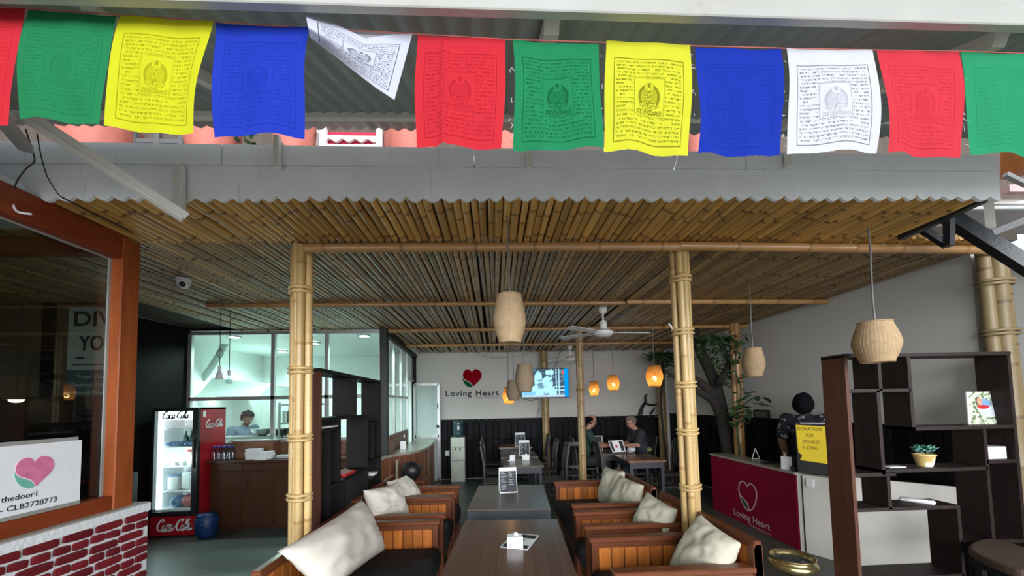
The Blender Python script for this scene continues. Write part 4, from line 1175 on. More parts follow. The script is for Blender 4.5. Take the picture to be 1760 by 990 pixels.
table('dark dining table behind the aisle tables, nearest of the back row', (.47, 6.64), .66, .82, .75, 0, 'table_dark', 'table_blue', group=DT)
table('dark dining table in the middle of the back row, left of the wall post', (.46, 7.60), .72, .80, .76, 0, 'table_dark', 'table_blue', group=DT)
table('reddish dining table at the back wall, farthest of the back row', (.45, 8.66), .74, .72, .82, 0, 'table_red', 'table_blue', group=DT)
table('reddish dining table right of the slim post, empty', (2.60, 6.75), .66, .78, .76, 0, 'table_red', 'table_blue', group=DT)
table('dining table at which the two diners sit', (2.42, 7.72), .68, .80, .76, 0, 'table_dark', 'table_blue', group=DT)

# ------------------------------------------------------------------ dark high-backed dining chairs
def make_chair(label):
    t = thing('dining_chair', label, 'chair', (0, 0, 0), 0, 'dark high-backed dining chairs')
    mm = MB(); mm.box(-.22, .22, -.21, .21, .42, .46, None, .012); obj('seat', mm, MT['chair_dark'], t)
    for sy in (-1, 1):
        mm = MB(); mm.box(.17, .21, sy*.185-.02, sy*.185+.02, 0, .42, None, .003); obj('leg', mm, MT['chair_dark'], t)
        mm = MB(); mm.tube([(-.23, sy*.19, 0), (-.205, sy*.19, .42), (-.215, sy*.19, .75), (-.27, sy*.19, 1.04)], [.021, .023, .021, .019], 6); obj('leg', mm, MT['chair_dark'], t)
    mm = MB(); mm.bar((-.268, -.19, 1.02), (-.268, .19, 1.02), .03, .075, ch=.004); mm.bar((-.213, -.19, .60), (-.213, .19, .60), .022, .05); obj('back_rail', mm, MT['chair_dark'], t)
    for y in (-.10, 0, .10):
        mm = MB(); mm.tube([(-.215, y, .60), (-.225, y, .8), (-.265, y, 1.0)], .016, 4); obj('back_slat', mm, MT['chair_dark'], t)
    mm = MB(); 
    for sy in (-1, 1): mm.box(-.2, .19, sy*.185-.01, sy*.185+.01, .2, .235)
    mm.box(.0, .02, -.185, .185, .2, .235); obj('stretcher', mm, MT['chair_dark'], t)
    return t
chs = [(.02, 6.62, 0, 'dark high-backed chair at the left of the nearest back table'), (1.0, 6.62, pi, 'dark high-backed chair at the right of the nearest back table'),
       (-.02, 7.62, 0, 'dark high-backed chair at the left of the middle back table'), (.98, 7.6, pi, 'dark high-backed chair at the right of the middle back table'),
       (-.02, 8.62, 0, 'dark high-backed chair at the left of the farthest back table'), (.96, 8.6, pi, 'dark high-backed chair at the right of the farthest back table'),
       (1.45, 7.10, pi/2, 'dark high-backed chair left of the slim post, turned from the viewer'),
       (2.10, 6.80, 0, 'dark high-backed chair at the left of the empty reddish table'), (3.13, 6.86, pi, 'dark high-backed chair at the right of the empty reddish table'),
       (1.84, 7.72, 0, 'dark high-backed chair under the diner in the green shirt'), (3.02, 7.72, pi, 'dark high-backed chair under the diner in the navy shirt')]
ch0 = make_chair(chs[0][3])
for i, (x, y, a, lb) in enumerate(chs):
    o = ch0 if i == 0 else dup(ch0, None, None, lb)
    o.location = (x, y, 0); o.rotation_euler = (0, 0, a)

# ------------------------------------------------------------------ things on the tables
def card(name, label, cat, o, ax, ay, nrm, wd, hg, mt, th=.004):
    mm = MB(); mm.prism([(0, 0), (wd, 0), (wd, hg), (0, hg)], frame(o, ax, ay, nrm), th)
    return tag(obj(name, mm, mt, origin=o), label, cat)
def rect(mb, fr, u0, v0, u1, v1, th=.0012, lift=0):
    mb.prism([(u0, v0), (u1, v0), (u1, v1), (u0, v1)], lambda u, v, d: fr(u, v, d+lift), th)
def textmesh(s, size, sx=1.0, shear=0, sp=1.0, bold=0):
    cu = bpy.data.curves.new('lettering', 'FONT'); cu.body = s; cu.size = size; cu.shear = shear; cu.space_character = sp; cu.offset = bold; cu.resolution_u = 3
    cu.align_x = 'LEFT'
    o = bpy.data.objects.new('lettering', cu); COL.objects.link(o)
    bpy.context.view_layer.update()
    me = bpy.data.meshes.new_from_object(o)
    vs = [(v.co.x*sx, v.co.y) for v in me.vertices]; fs = [tuple(p.vertices) for p in me.polygons]
    bpy.data.objects.remove(o); bpy.data.curves.remove(cu); bpy.data.meshes.remove(me)
    return vs, fs
def text(mb, s, fr, u, v, size, width=None, lift=.0015, shear=0, sp=1.0, rot=0, bold=0):
    vs, fs = textmesh(s, size, 1, shear, sp, bold)
    if not vs: return
    x0 = min(p[0] for p in vs); x1 = max(p[0] for p in vs); k = width/(x1-x0) if width else 1
    c_, s_ = math.cos(rot), math.sin(rot)
    mb.add([fr(u+(x-x0)*k*c_-y*s_, v+(x-x0)*k*s_+y*c_, lift) for x, y in vs], fs)
def menu_stand(label, o, yaw, wd=.15, hg=.21, dp=.05, lines=True):
    t = thing('menu_stand', label, 'menu stand', o, yaw, 'standing menus on the tables')
    mm = MB(); vs = [(-wd/2, -dp, 0), (wd/2, -dp, 0), (wd/2, dp, 0), (-wd/2, dp, 0), (-wd/2, -dp*.2, hg), (wd/2, -dp*.2, hg), (wd/2, dp*.2, hg), (-wd/2, dp*.2, hg)]
    mm.add(vs, [(0, 1, 5, 4), (2, 3, 7, 6), (1, 2, 6, 5), (3, 0, 4, 7), (4, 5, 6, 7), (0, 3, 2, 1)]); obj('card', mm, MT['paper'], t)
    L = math.hypot(dp*.8, hg); fr = frame((-wd/2, -dp, 0), (1, 0, 0), V((0, dp*.8, hg))/L, V((0, -hg, dp*.8))/L)
    mm = MB(); rect(mm, fr, .006, .008, wd-.006, L*.86, .001, .0005); obj('black_panel', mm, MT['ink_black'], t)
    mm = MB(); rr = random.Random(int(o[0]*100))
    for cx0, rows in ((.02, 15), (wd*.53, 11)):
        for k in range(rows):
            if k in (5, 9): continue
            rect(mm, fr, cx0, L*.80-k*L*.048, cx0+wd*rr.uniform(.14, .36), L*.80-k*L*.048+.0022, .0005, .0018)
    text(mm, 'MENU', fr, wd*.36, L*.895, .012, wd*.3, .001)
    obj('print', mm, MT['paper'], t)
    fr2 = frame((wd/2, -dp, 0), (0, 1, 0), (0, 0, 1), (1, 0, 0))
    mm = MB(); mm.add([V((wd/2+.001, y, z)) for y, z in ((-dp*.93, hg*.06), (dp*.93, hg*.06), (dp*.72, hg*.32), (-dp*.72, hg*.32))]+[V((wd/2+.001, y, z)) for y, z in ((-dp*.42, hg*.74), (dp*.42, hg*.74), (dp*.22, hg*.98), (-dp*.22, hg*.98))], [(0, 1, 2, 3), (4, 5, 6, 7)])
    obj('side_band', mm, MT['ink_black'], t)
    return t
p = PZ(873, 846, .72); menu_stand('white triangular menu stand on the second aisle table', (p.x, p.y+.05, .72), .12, .21, .285, .075)
p = PZ(898, 781, .75); menu_stand('white menu stand on the middle back table', (p.x+.02, 7.42, .76), .05, .20, .29, .06)
p = PZ(889, 764, .80); menu_stand('white menu stand on the farthest back table', (.56, 8.5, .82), .05, .22, .30, .06)
def napkin_box(label, o, yaw, wd=.11, hg=.065, dp=.075):
    t = thing('napkin_box', label, 'napkin box', o, yaw, 'white napkin boxes')
    mm = MB(); vs = [(-wd/2, -dp/2, 0), (wd/2, -dp/2, 0), (wd/2, dp/2, 0), (-wd/2, dp/2, 0), (-wd/2, -dp/2, hg), (wd/2, -dp/2, hg), (wd/2-.006, dp/2-.01, hg+.006), (-wd/2+.006, dp/2-.01, hg+.006)]
    mm.add(vs, [(0, 3, 2, 1), (4, 5, 6, 7), (0, 1, 5, 4), (1, 2, 6, 5), (2, 3, 7, 6), (3, 0, 4, 7)]); obj('box', mm, MT['white_plastic'], t, bevel=.004)
    mm = MB(); mm.add([(-.005, -.01, hg), (.03, .0, hg+.004), (.012, 0, hg+.026), (-.012, .014, hg+.008), (.02, .02, hg+.004)], [(0, 1, 2), (0, 2, 3), (1, 4, 2), (2, 4, 3)]); obj('tissue', mm, MT['paper'], t)
    fr = frame((-wd/2, -dp/2, 0), (1, 0, 0), (0, 0, 1), (0, -1, 0))
    mm = MB(); mm.ribbon(smooth2([(.024, .028), (.019, .035), (.022, .045), (.030, .044), (.030, .036), (.024, .030), (.023, .018)], 4), .003, fr, .001); rect(mm, fr, .018, .011, .045, .0135); obj('print', mm, MT['ink_black'], t)
    return t
p = PZ(885.5, 944, .72); napkin_box('white napkin box on the striped table', (p.x, p.y+.04, .72), -.02, .118, .085, .075)
p = PZ(904, 791, .75); napkin_box('white napkin box on the nearest back table', (p.x, p.y+.05, .75), 0, .13, .09, .08)
p = PZ(1085, 776, .76); napkin_box('white napkin box beside the diner in the navy shirt', (p.x, 7.55, .76), .3, .15, .08, .08)
# flat menu card on the striped table
P = [PZ(*q, .7215) for q in ((882, 915.5), (927, 920), (907, 945.5), (859, 940.5))]
t = thing('menu_card', 'white and black menu card lying under the napkin box', 'menu card', P[3])
def quad(mb, P, u0, v0, u1, v1, dz):
    b = lambda u, v: P[3].lerp(P[2], u).lerp(P[0].lerp(P[1], u), v)+V((0, 0, dz))
    q = [b(u0, v0), b(u1, v0), b(u1, v1), b(u0, v1)]
    mb.add(q+[x-V((0, 0, .0012)) for x in q], [(0, 1, 2, 3), (7, 6, 5, 4)]+[(i, 4+i, 4+(i+1) % 4, (i+1) % 4) for i in range(4)])
mm = MB(); quad(mm, P, 0, 0, 1, 1, 0); obj('card', mm, MT['paper'], t, world=True)
mm = MB(); quad(mm, P, .06, .06, .94, .25, .001); quad(mm, P, .06, .72, .94, .94, .001); quad(mm, P, .58, .55, .62, .66, .001); obj('black_print', mm, MT['ink_black'], t, world=True)
# folded napkin flower on the nearest back table
p = PZ(881, 792, .75); t = thing('folded_napkin', 'white folded paper stand on the nearest back table', 'napkin', (p.x, p.y, .75))
mm = MB()
for a, s_ in ((-.35, 1), (.45, -1)):
    mm.add([Matrix.Rotation(a, 4, 'Z') @ V(q) for q in ((-.05*(s_ > 0), 0, 0), (.05*(s_ < 0), 0, 0), (.055*(s_ < 0), .01, .11), (-.055*(s_ > 0), .01, .09))], [(0, 1, 2, 3)])
mm.box(-.08, .05, -.02, .03, 0, .008)
o = obj('paper', mm, MT['paper'], t); o.modifiers.new('t', 'SOLIDIFY').thickness = .002
# open menu propped up in front of the diners, and a tall menu held on edge
a, b, c, d = PY(1045, 758, 7.36), PY(1070, 756, 7.42), PY(1076, 776.5, 7.36), PY(1053, 777.5, 7.33)
t = thing('open_menu', 'open white menu with dark bands propped on the diners\' table', 'menu', d)
def pq(mb, u0, v0, u1, v1, dy):
    f = lambda u, v: d.lerp(c, u).lerp(a.lerp(b, u), v)+V((0, dy, 0))
    q = [f(u0, v0), f(u1, v0), f(u1, v1), f(u0, v1)]; mb.add(q+[x+V((0, .003, 0)) for x in q], [(0, 1, 2, 3), (7, 6, 5, 4)]+[(i, 4+i, 4+(i+1) % 4, (i+1) % 4) for i in range(4)])
mm = MB(); pq(mm, 0, 0, 1, 1, 0); obj('card', mm, MT['paper'], t, world=True)
mm = MB(); pq(mm, .05, .08, .22, .94, -.004); pq(mm, .70, .1, .94, .94, -.004); obj('black_print', mm, MT['ink_black'], t, world=True)
mm = MB(); pq(mm, .36, .38, .50, .62, -.004); obj('red_emblem', mm, MT['red_paper'], t, world=True)
a = PY(1030, 758, 7.85)
t = thing('tall_menu', 'tall black menu stand with a white edge before the bald diner', 'menu', (a.x-.06, 7.8, .76))
mm = MB(); mm.box(-.10, .10, -.006, .006, 0, .30); obj('board', mm, MT['ink_black'], t)
mm = MB(); mm.box(.10, .112, -.008, .008, 0, .31); mm.box(-.10, .112, -.008, .008, .30, .312); obj('edge', mm, MT['paper'], t)
mm = MB(); p = PY(1115, 779, 7.5); mm.ball((p.x, 7.5, .80), (.07, .08, .05), 10, 7); mm.ball((p.x-.05, 7.52, .79), (.05, .06, .035), 10, 7)
tag(obj('green_bag', mm, pbr('yellow_green_cloth', (.16, .22, .05), .8), None, True, origin=(p.x, 7.5, .76)), 'small yellow-green bag beside the diner in the navy shirt', 'bag')

# ------------------------------------------------------------------ open shelving units
def shelf_unit(label, rects, lam_end, ends, nm='open_bookcase', loc=(0, 0, 0)):
    t = thing(nm, label, 'bookcase', loc)
    for k, (kind, mb) in enumerate(rects): obj(kind, mb, MT[ends if kind == 'end_panel' else lam_end], t, world=True)
    return t
# right: front plane Y=2.99, shelves towards the wall
YA, YZ = 2.84, 3.05; th = .028
def rb(px0, py0, px1, py1, vert):
    a, b = PY(px0, py0, YA), PY(px1, py1, YA); mm = MB()
    if vert: mm.box((a.x+b.x)/2-th/2, (a.x+b.x)/2+th/2, YA, YZ, b.z, a.z)
    else: mm.box(a.x, b.x, YA, YZ, (a.z+b.z)/2-th/2, (a.z+b.z)/2+th/2)
    return mm
q = lambda x, y: (1200+x/2.302, 560+y/2.302)
xl_, xr_ = PY(1462, 700, YA).x, PY(1739, 700, YA).x
zt_ = PY(1460, 614, YA).z
items = []
mm = MB(); mm.box(xl_-th, xl_, YA, YZ, 0, zt_+.01); items.append(('end_panel', mm))
mm = MB(); mm.box(xr_, xr_+th, YA, YZ, 0, zt_+.01); items.append(('side_panel', mm))
mm = MB(); mm.box(xl_-th, xr_+th, YA-.004, YZ, zt_, zt_+th); items.append(('top_board', mm))
def vx(x): return PY(*q(x, 400), YA).x
def hz(x, y): return PY(*q(x, y), YA).z
def vb(x, ztop, zbot):
    X = vx(x); mm = MB(); mm.box(X-th/2, X+th/2, YA, YZ, zbot, ztop); items.append(('divider', mm)); return X
def hb(Xa, Xb, z):
    mm = MB(); mm.box(Xa, Xb, YA, YZ, z-th/2, z+th/2); items.append(('shelf', mm))
z1 = hz(720, 256); z2 = hz(1050, 403); z3 = hz(680, 590); z3b = hz(940, 568); z4 = hz(820, 724); z5 = hz(1190, 537); z6 = hz(1090, 858); z0 = .12
Xb_ = vb(853, zt_, z2-th/2); Xa_ = vb(734, zt_, z1); Xc_ = vb(722, z1, z3)
hb(xl_, Xb_, z1); hb(Xb_-th/2, xr_, z2); hb(xl_, Xc_+.1, z3)
Xd_ = vx(1132); hb(Xc_-th/2, Xd_, (z3+z3b)/2+.01)
vb(738, z3-.01, z4); Xe_ = vx(1004)
hb(xl_, Xe_+th/2, z4); mm = MB(); mm.box(Xe_-th/2, Xe_+th/2, YA, YZ, z0, z4-th/2); items.append(('divider', mm))
mm = MB(); mm.box(Xd_-th/2, Xd_+th/2, YA, YZ, z6, z2-th/2); items.append(('divider', mm))
hb(Xd_, xr_, z5); hb(Xe_, xr_, z6); hb(xl_, Xe_, .36); hb(xl_, xr_, .10)
bc = shelf_unit('dark open bookcase of staggered shelves by the white wall', items, 'laminate', 'laminate_red', loc=((xl_+xr_)/2, YZ, 0))
# left divider: front plane X=-1.45, seen along the aisle
XA, XZ = -1.45, -1.69; items = []
g = lambda x, y: (540+x/3.807, 640+y/3.807)
y0_, y1_ = PX(553, 760, -1.45).y, PX(654, 760, -1.45).y; zt2 = 2.075
def yv(x): return PX(g(x, 0)[0], 760, XA).y
def zv(x, y):
    return PX(*g(x, y), XA).z
def add(kind, ya, yb, za, zb_):
    mm = MB(); mm.box(XZ, XA, ya, yb, za, zb_); items.append((kind, mm))
add('end_panel', y0_-th, y0_, 0, zt2); add('side_panel', y1_, y1_+th, 0, zt2); add('top_board', y0_-th, y1_+th, zt2, zt2+th)
h1 = zv(200, 288); h2 = zv(110, 362); h3 = zv(250, 670); h4 = zv(395, 325); h5 = zv(380, 567)
Ya, Yb_, Yc_, Yd_ = yv(278), yv(356), yv(175), yv(112)
add('divider', Ya-th, Ya, h1, zt2); add('shelf', y0_, Yb_, h1-th, h1); add('divider', Yb_-th, Yb_, h3-.0, h1-th)
add('shelf', y0_, Yc_, h2-th, h2); add('divider', Yc_-th, Yc_, h3, h1-th); add('divider', Yd_-th, Yd_, .3, h2-th)
add('shelf', Yd_, Yb_, h3-th, h3); add('divider', yv(210)-th, yv(210), .1, h3-th); add('divider', Yb_-th, Yb_, .1, h3-th)
add('shelf', Yb_, y1_, h4-th, h4); add('shelf', Yb_, y1_, h5-th, h5); add('shelf', y0_, y1_, .08, .08+th); add('shelf', y0_, Yd_, .80, .80+th)
add('divider', yv(395)-th, yv(395), h5, h4-th)
shelf_unit('dark open divider shelf along the left of the aisle', items, 'laminate_dark', 'laminate_red', nm='open_divider_shelf', loc=((XA+XZ)/2, (y0_+y1_)/2, 0))
mm = MB(); mm.box(-1.66, -1.47, yv(215), yv(285), h3, h3+.028, None, .004); tag(obj('red_book', mm, MT['red_paper'], origin=(-1.56, yv(250), h3)), 'red folder lying on the lower shelf of the divider', 'book')
mm = MB(); mm.box(-1.64, -1.50, yv(120), yv(150), h3, h3+.02, None, .003); tag(obj('red_booklet', mm, MT['red_paper'], origin=(-1.56, yv(135), h3)), 'small red booklet left of the red folder on the divider', 'book')
mm = MB(); mm.box(-1.67, -1.46, yv(55), yv(165), h2, h2+.012, None, .002); tag(obj('paper_sheaf', mm, MT['paper'], origin=(-1.56, yv(110), h2)), 'sheaf of white papers on the upper left divider shelf', 'papers')
mm = MB(); mm.box(-1.6, -1.47, yv(402), yv(425), zv(410, 672), zv(410, 655), None, .003); add_z = zv(410, 672)
tag(obj('white_card', mm, MT['paper'], origin=(-1.53, yv(412), add_z)), 'white card leaning in the right column of the divider', 'card')
mm = MB(); mm.box(XZ, XA, Yb_, y1_, add_z-th, add_z); o = obj('shelf', mm, MT['laminate_dark'], bpy.data.objects['open_divider_shelf'], world=True)

# things on the right bookcase
def on_front(px, py, z=None): return PY(px, py, YA+.1)
zsh = z2+th/2
a = PY(1664, 727, YA+.12); b = PY(1719, 729, YA+.10); hgt = PY(1726, 672, YA+.1).z-zsh
def photo_mat():
    s = NT('printed_photo_card'); u, v = s.uv(); v = 1-v
    n1 = s.noise(s.co((1, 1, 1), 'UV'), 7, 4); n2 = s.noise(s.co((1.3, 1, 1), 'UV'), 11, 3)
    col = s.mix(n1.ss(.48, .56), (.62, .66, .52, 1), (.10, .17, .06, 1))
    col = s.mix(n2.gt(.60), col, (.82, .84, .80, 1))
    el = lambda cx, cy, rx, ry: (((u-cx)/rx)*((u-cx)/rx)+((v-cy)/ry)*((v-cy)/ry)).lt(1)
    col = s.mix(el(.50, .62, .20, .16), col, (.20, .36, .58, 1)); col = s.mix(el(.62, .36, .30, .16), col, (.60, .64, .68, 1))
    col = s.mix(el(.80, .68, .11, .16), col, (.25, .30, .30, 1))
    col = s.mix(el(.34, .70, .10, .14), col, (.09, .05, .04, 1)); col = s.mix(el(.37, .70, .085, .12), col, (.60, .33, .22, 1))
    col = s.mix(el(.46, .53, .19, .06), col, (.55, .02, .03, 1))
    s.bsdf(col, .35); return s.m
t = thing('photo_card', 'printed photo card of a person in a red scarf standing on the bookcase', 'photo card', (a.x, a.y, zsh))
L = (b-a).length; ax = V((b.x-a.x, b.y-a.y, 0)).normalized(); up = V((.06, .10, 1)).normalized(); nrm = ax.cross(up)
mm = MB(); oo = V((a.x, a.y, zsh)); mm.grid(lambda u, v: oo+ax*(L*u+.02)+up*(hgt*(1-v))+nrm*.004, 1, 1); obj('picture', mm, photo_mat(), t, world=True)
mm = MB(); mm.prism([(.02, 0), (L+.02, 0), (L+.02, hgt), (.02, hgt)], frame(oo, ax, up, -nrm), .006); mm.prism([(-.006, 0), (.012, 0), (.03, hgt), (.012, hgt)], frame(oo, ax, up, nrm), .01); obj('backing', mm, MT['paper'], t, world=True)
zs3 = (z3+z3b)/2+.01+th/2
c = PY(1592, 800, YA+.08); t = thing('succulent_pot', 'small yellow pot with a blue-green succulent on the bookcase', 'potted plant', (c.x, YA+.09, zs3))
mm = MB(); mm.lathe([(.045, 0), (.052, .02), (.066, .085), (.072, .09), (.070, .10), (.06, .098), (.058, .09)], 20); obj('pot', mm, pbr('yellow_patterned_pot', (.66, .46, .17), .5, amt=.2, scale=16, dark=(.8, .74, .6, 1), dth=(.5, .55)), t, 40)
sl = MB(); sl.add([(0, 0, 0), (.014, .025, .008), (0, .055, .004), (-.014, .025, .008), (0, .028, .016)], [(0, 1, 4), (1, 2, 4), (2, 3, 4), (3, 0, 4), (0, 3, 2, 1)]); slm = sl.mesh('leaf', pbr('blue_green_succulent', (.08, .24, .19), .5, rand=.3, amt=.15), True)
R = random.Random(8)
for k in range(60):
    r_ = R.uniform(0, .05); a_ = R.uniform(0, 6.28); link('leaf', slm, t, (r_*math.cos(a_), r_*math.sin(a_), .10+R.uniform(0, .035)), (R.uniform(.2, 1.3), 0, a_-pi/2))
a = PY(1694, 787, YA+.05); mm = MB(); mm.box(a.x, a.x+.16, YA+.03, YA+.17, z5+th/2, z5+th/2+.10, None, .004); tag(obj('white_box', mm, MT['white_plastic'], origin=(a.x+.08, YA+.1, z5+th/2)), 'white box on the small right shelf of the bookcase', 'box')
a = PY(1556, 858, YA+.14); b = PY(1612, 872, YA+.02)
mm = MB(); aa = V((a.x, YA+.19, z4+th/2)); bb = V((b.x, YA+.03, z4+th/2)); dd = (bb-aa)
T = Matrix.Translation(aa) @ Matrix.Rotation(math.atan2(dd.y, dd.x), 4, 'Z'); mm.box(0, dd.length, -.035, .035, 0, .03, T, .012)
tag(obj('white_remote', mm, MT['white_plastic'], None, 40, origin=aa), 'long white handset lying on the lower bookcase shelf', 'handset')
a = PY(1535, 803, YA+.1); mm = MB(); mm.box(a.x-.07, a.x+.07, YA+.06, YA+.13, zs3, zs3+.006); tag(obj('paper_slip', mm, MT['paper'], origin=(a.x, YA+.1, zs3)), 'white paper slip on the bookcase left of the succulent', 'paper')
# ------------------------------------------------------------------ reception: crimson counter, white end cabinet, donation box
Xc0, Yc0, Yc1, Zc = 3.525, 4.31, 6.04, .90
t = thing('reception_counter', 'crimson reception counter with grey top below the tree', 'counter', ((Xc0+3.8)/2, (Yc0+Yc1)/2, 0))
mm = MB(); mm.box(Xc0, 3.80, Yc0, Yc1, .0, Zc-.03); obj('body', mm, MT['magenta'], t, world=True)
mm = MB(); mm.box(Xc0-.012, 3.82, Yc0-.01, Yc1+.012, Zc-.03, Zc, None, .004); obj('worktop', mm, MT['granite'], t, world=True)
# logo on the counter front (facing the aisle, reading from far to near)
def heart_pts(n=48):
    return [(.5*(16*math.sin(a)**3)/16, .5*(13*math.cos(a)-5*math.cos(2*a)-2*math.cos(3*a)-math.cos(4*a))/15) for a in [2*pi*i/n for i in range(n)]]
def logo_heart():
    # heart with round shoulders, tip bottom right of centre; leaf hugging the lower left
    n_ = lambda P: [((x-765)/400, (365-y)/400) for x, y in P]
    h = n_([(757, 235), (800, 192), (850, 178), (920, 205), (960, 265), (965, 330), (930, 400), (860, 470), (785, 540), (770, 508), (740, 465), (690, 430), (640, 405), (600, 375), (578, 330), (575, 280), (595, 225), (640, 185), (690, 178), (735, 203)])
    l = n_([(562, 335), (575, 368), (600, 398), (640, 424), (690, 448), (730, 474), (752, 510), (762, 542), (745, 555), (700, 555), (640, 522), (595, 462), (570, 400)])
    return smooth2(h, 5, True), smooth2(l, 5, True)
    h = [(.0, .34), (.10, .46), (.24, .50), (.40, .42), (.48, .26), (.44, .08), (.32, -.10), (.16, -.30), (.06, -.46), (.0, -.40), (-.10, -.30), (-.26, -.20), (-.38, -.08), (-.45, .08), (-.46, .24), (-.38, .42), (-.22, .50), (-.08, .45)]
    l = [(-.48, .04), (-.40, -.14), (-.26, -.26), (-.10, -.35), (-.01, -.46), (-.03, -.50), (-.14, -.51), (-.28, -.45), (-.41, -.32), (-.49, -.12)]
    return smooth2(h, 5, True), smooth2(l, 5, True)
Hh, Ll = logo_heart()
cl = PX(1285, 853, Xc0); s0, s1 = PX(1271, 853, Xc0).y, PX(1301, 853, Xc0).y; hw = abs(s0-s1)*1.02
fr = frame((Xc0, cl.y, cl.z), (0, -1, 0), (0, 0, 1), (-1, 0, 0))
sc = lambda P, k, dx=0, dy=0: [(x*k+dx, y*k+dy) for x, y in P]
mm = MB(); out = sc([(.0, .36), (.10, .47), (.25, .50), (.41, .41), (.49, .22), (.46, .0), (.34, -.26), (.16, -.46), (.0, -.51), (-.18, -.46), (-.36, -.26), (-.47, .0), (-.49, .22), (-.41, .41), (-.25, .50), (-.10, .47)], hw)
mm.ribbon(smooth2(out, 5, True), hw*.045, fr, .003, True)
mm.ribbon(smooth2(sc([(-.44, -.04), (-.26, -.14), (-.06, -.26), (.02, -.44), (.05, -.50)], hw), 6), hw*.045, fr, .003)
text(mm, 'Loving Heart', fr, -hw*.86, -hw*.90, hw*.34, hw*1.95, .003, bold=.004*hw)
text(mm, 'vegan restaurant', fr, hw*.02, -hw*1.06, hw*.12, hw*1.05, .003)
obj('emblem_outline', mm, MT['logo_grey'], t, world=True)
mm = MB(); mm.prism(smooth2(sc([(-.40, -.10), (-.26, -.17), (-.09, -.28), (-.02, -.42), (-.10, -.45), (-.22, -.40), (-.34, -.26)], hw), 4, True), fr, .002); obj('emblem_leaf', mm, MT['logo_leaf'], t, world=True)
# white cabinet end and low white wall behind the bookcase
t = thing('white_cabinet', 'white cabinet closing the near end of the crimson counter', 'cabinet', (3.75, 4.1, 0))
mm = MB(); poly = [(3.53, 4.295), (3.66, 4.00), (3.92, 4.00), (3.92, 4.295)]; mm.prism(poly, lambda u, v, d: V((u, v, d)), .885); obj('body', mm, MT['white_panel'], t, world=True)
mm = MB(); mm.bar((3.548, 4.25, .44), (3.552, 4.242, .44), .012, .87); obj('joint', mm, MT['black_plastic'], t, world=True)
p = PY(1386, 830, 4.16); mm = MB(); d_ = V((.13, -.295, 0)).normalized(); n_ = V((-d_.y*-1, -d_.x, 0)); n_ = V((-.915, -.403, 0))
o0 = V((3.53, 4.295, 0))+d_*.10+n_*.002; T = None
mm.bar(o0+V((0, 0, .80))+n_*.006, o0+d_*.07+V((0, 0, .80))+n_*.006, .012, .09); obj('socket', mm, MT['white_plastic'], t, world=True)
m = MB(); m.bar((3.70, 3.97, .46), (4.28, 3.33, .46), .03, .92); tag(obj('white_partition', m, MT['white_panel'], origin=(4.0, 3.66, 0)), 'low white partition seen through the lower bookcase cells', 'partition')
# donation box
a, b, c = PY(1367, 813, 4.28), PY(1415, 813, 4.12), PY(1363, 727, 4.28)
t = thing('donation_box', 'black donation box with a yellow handwritten poster on the counter end', 'donation box', (3.68, 4.26, Zc))
zt_d = PY(1400, 726, 4.2).z
P0, P1 = V((3.545, 4.29, 0)), V((3.80, 4.03, 0)); dd = (P1-P0); Ld = dd.length; dd.normalize(); nn = V((-dd.y, dd.x, 0)); nn = nn if nn.dot(V((0, 0, 0))-P0) > 0 else -nn
zz0 = .885
mm = MB(); poly = [(P0.x, P0.y), (P1.x, P1.y), ((P1-nn*.24).x, (P1-nn*.24).y), ((P0-nn*.24).x, (P0-nn*.24).y)]
mm.prism(poly, lambda u, v, d: V((u, v, zz0+.015+d)), zt_d-zz0-.02); obj('box', mm, MT['black_plastic'], t, world=True)
mm = MB(); mm.prism([(P0.x+dd.x*.05+nn.x*.004, P0.y+dd.y*.05+nn.y*.004), (P1.x+nn.x*.004, P1.y+nn.y*.004), (P1.x-nn.x*.02, P1.y-nn.y*.02), (P0.x+dd.x*.05-nn.x*.02, P0.y+dd.y*.05-nn.y*.02)], lambda u, v, d: V((u, v, zt_d-.012+d)), .012); obj('metal_strip', mm, MT['alu'], t, world=True)
fr = frame(P0+nn*.002+V((0, 0, zz0)), dd, (0, 0, 1), nn)
Hd = zt_d-zz0
mm = MB(); W_ = Ld*.74; y0p, y1p = .155, Hd-.03
edge = [(.0, y1p), (W_*.98, y1p-.012), (W_*1.0, y1p*.62), (W_*1.06, y0p-.015), (W_*.4, y0p), (.02, y0p+.01), (.045, y0p+.06), (.01, y0p+.1), (.005, y1p*.6)]
mm.prism(edge, lambda u, v, d: fr(u+.006, v, d), .003); obj('poster', mm, MT['yellow_paper'], t, world=True)
mm = MB(); zl = y1p-.065
text(mm, 'DONATION', fr, .022, zl, .06, W_*.80, .005); text(mm, 'FOR', fr, W_*.36, zl-.07, .06, W_*.26, .005)
text(mm, 'MONKEY', fr, W_*.26, zl-.145, .055, W_*.56, .005); text(mm, 'FUDING', fr, W_*.22, zl-.215, .055, W_*.52, .005)
obj('lettering', mm, MT['ink'], t, world=True)
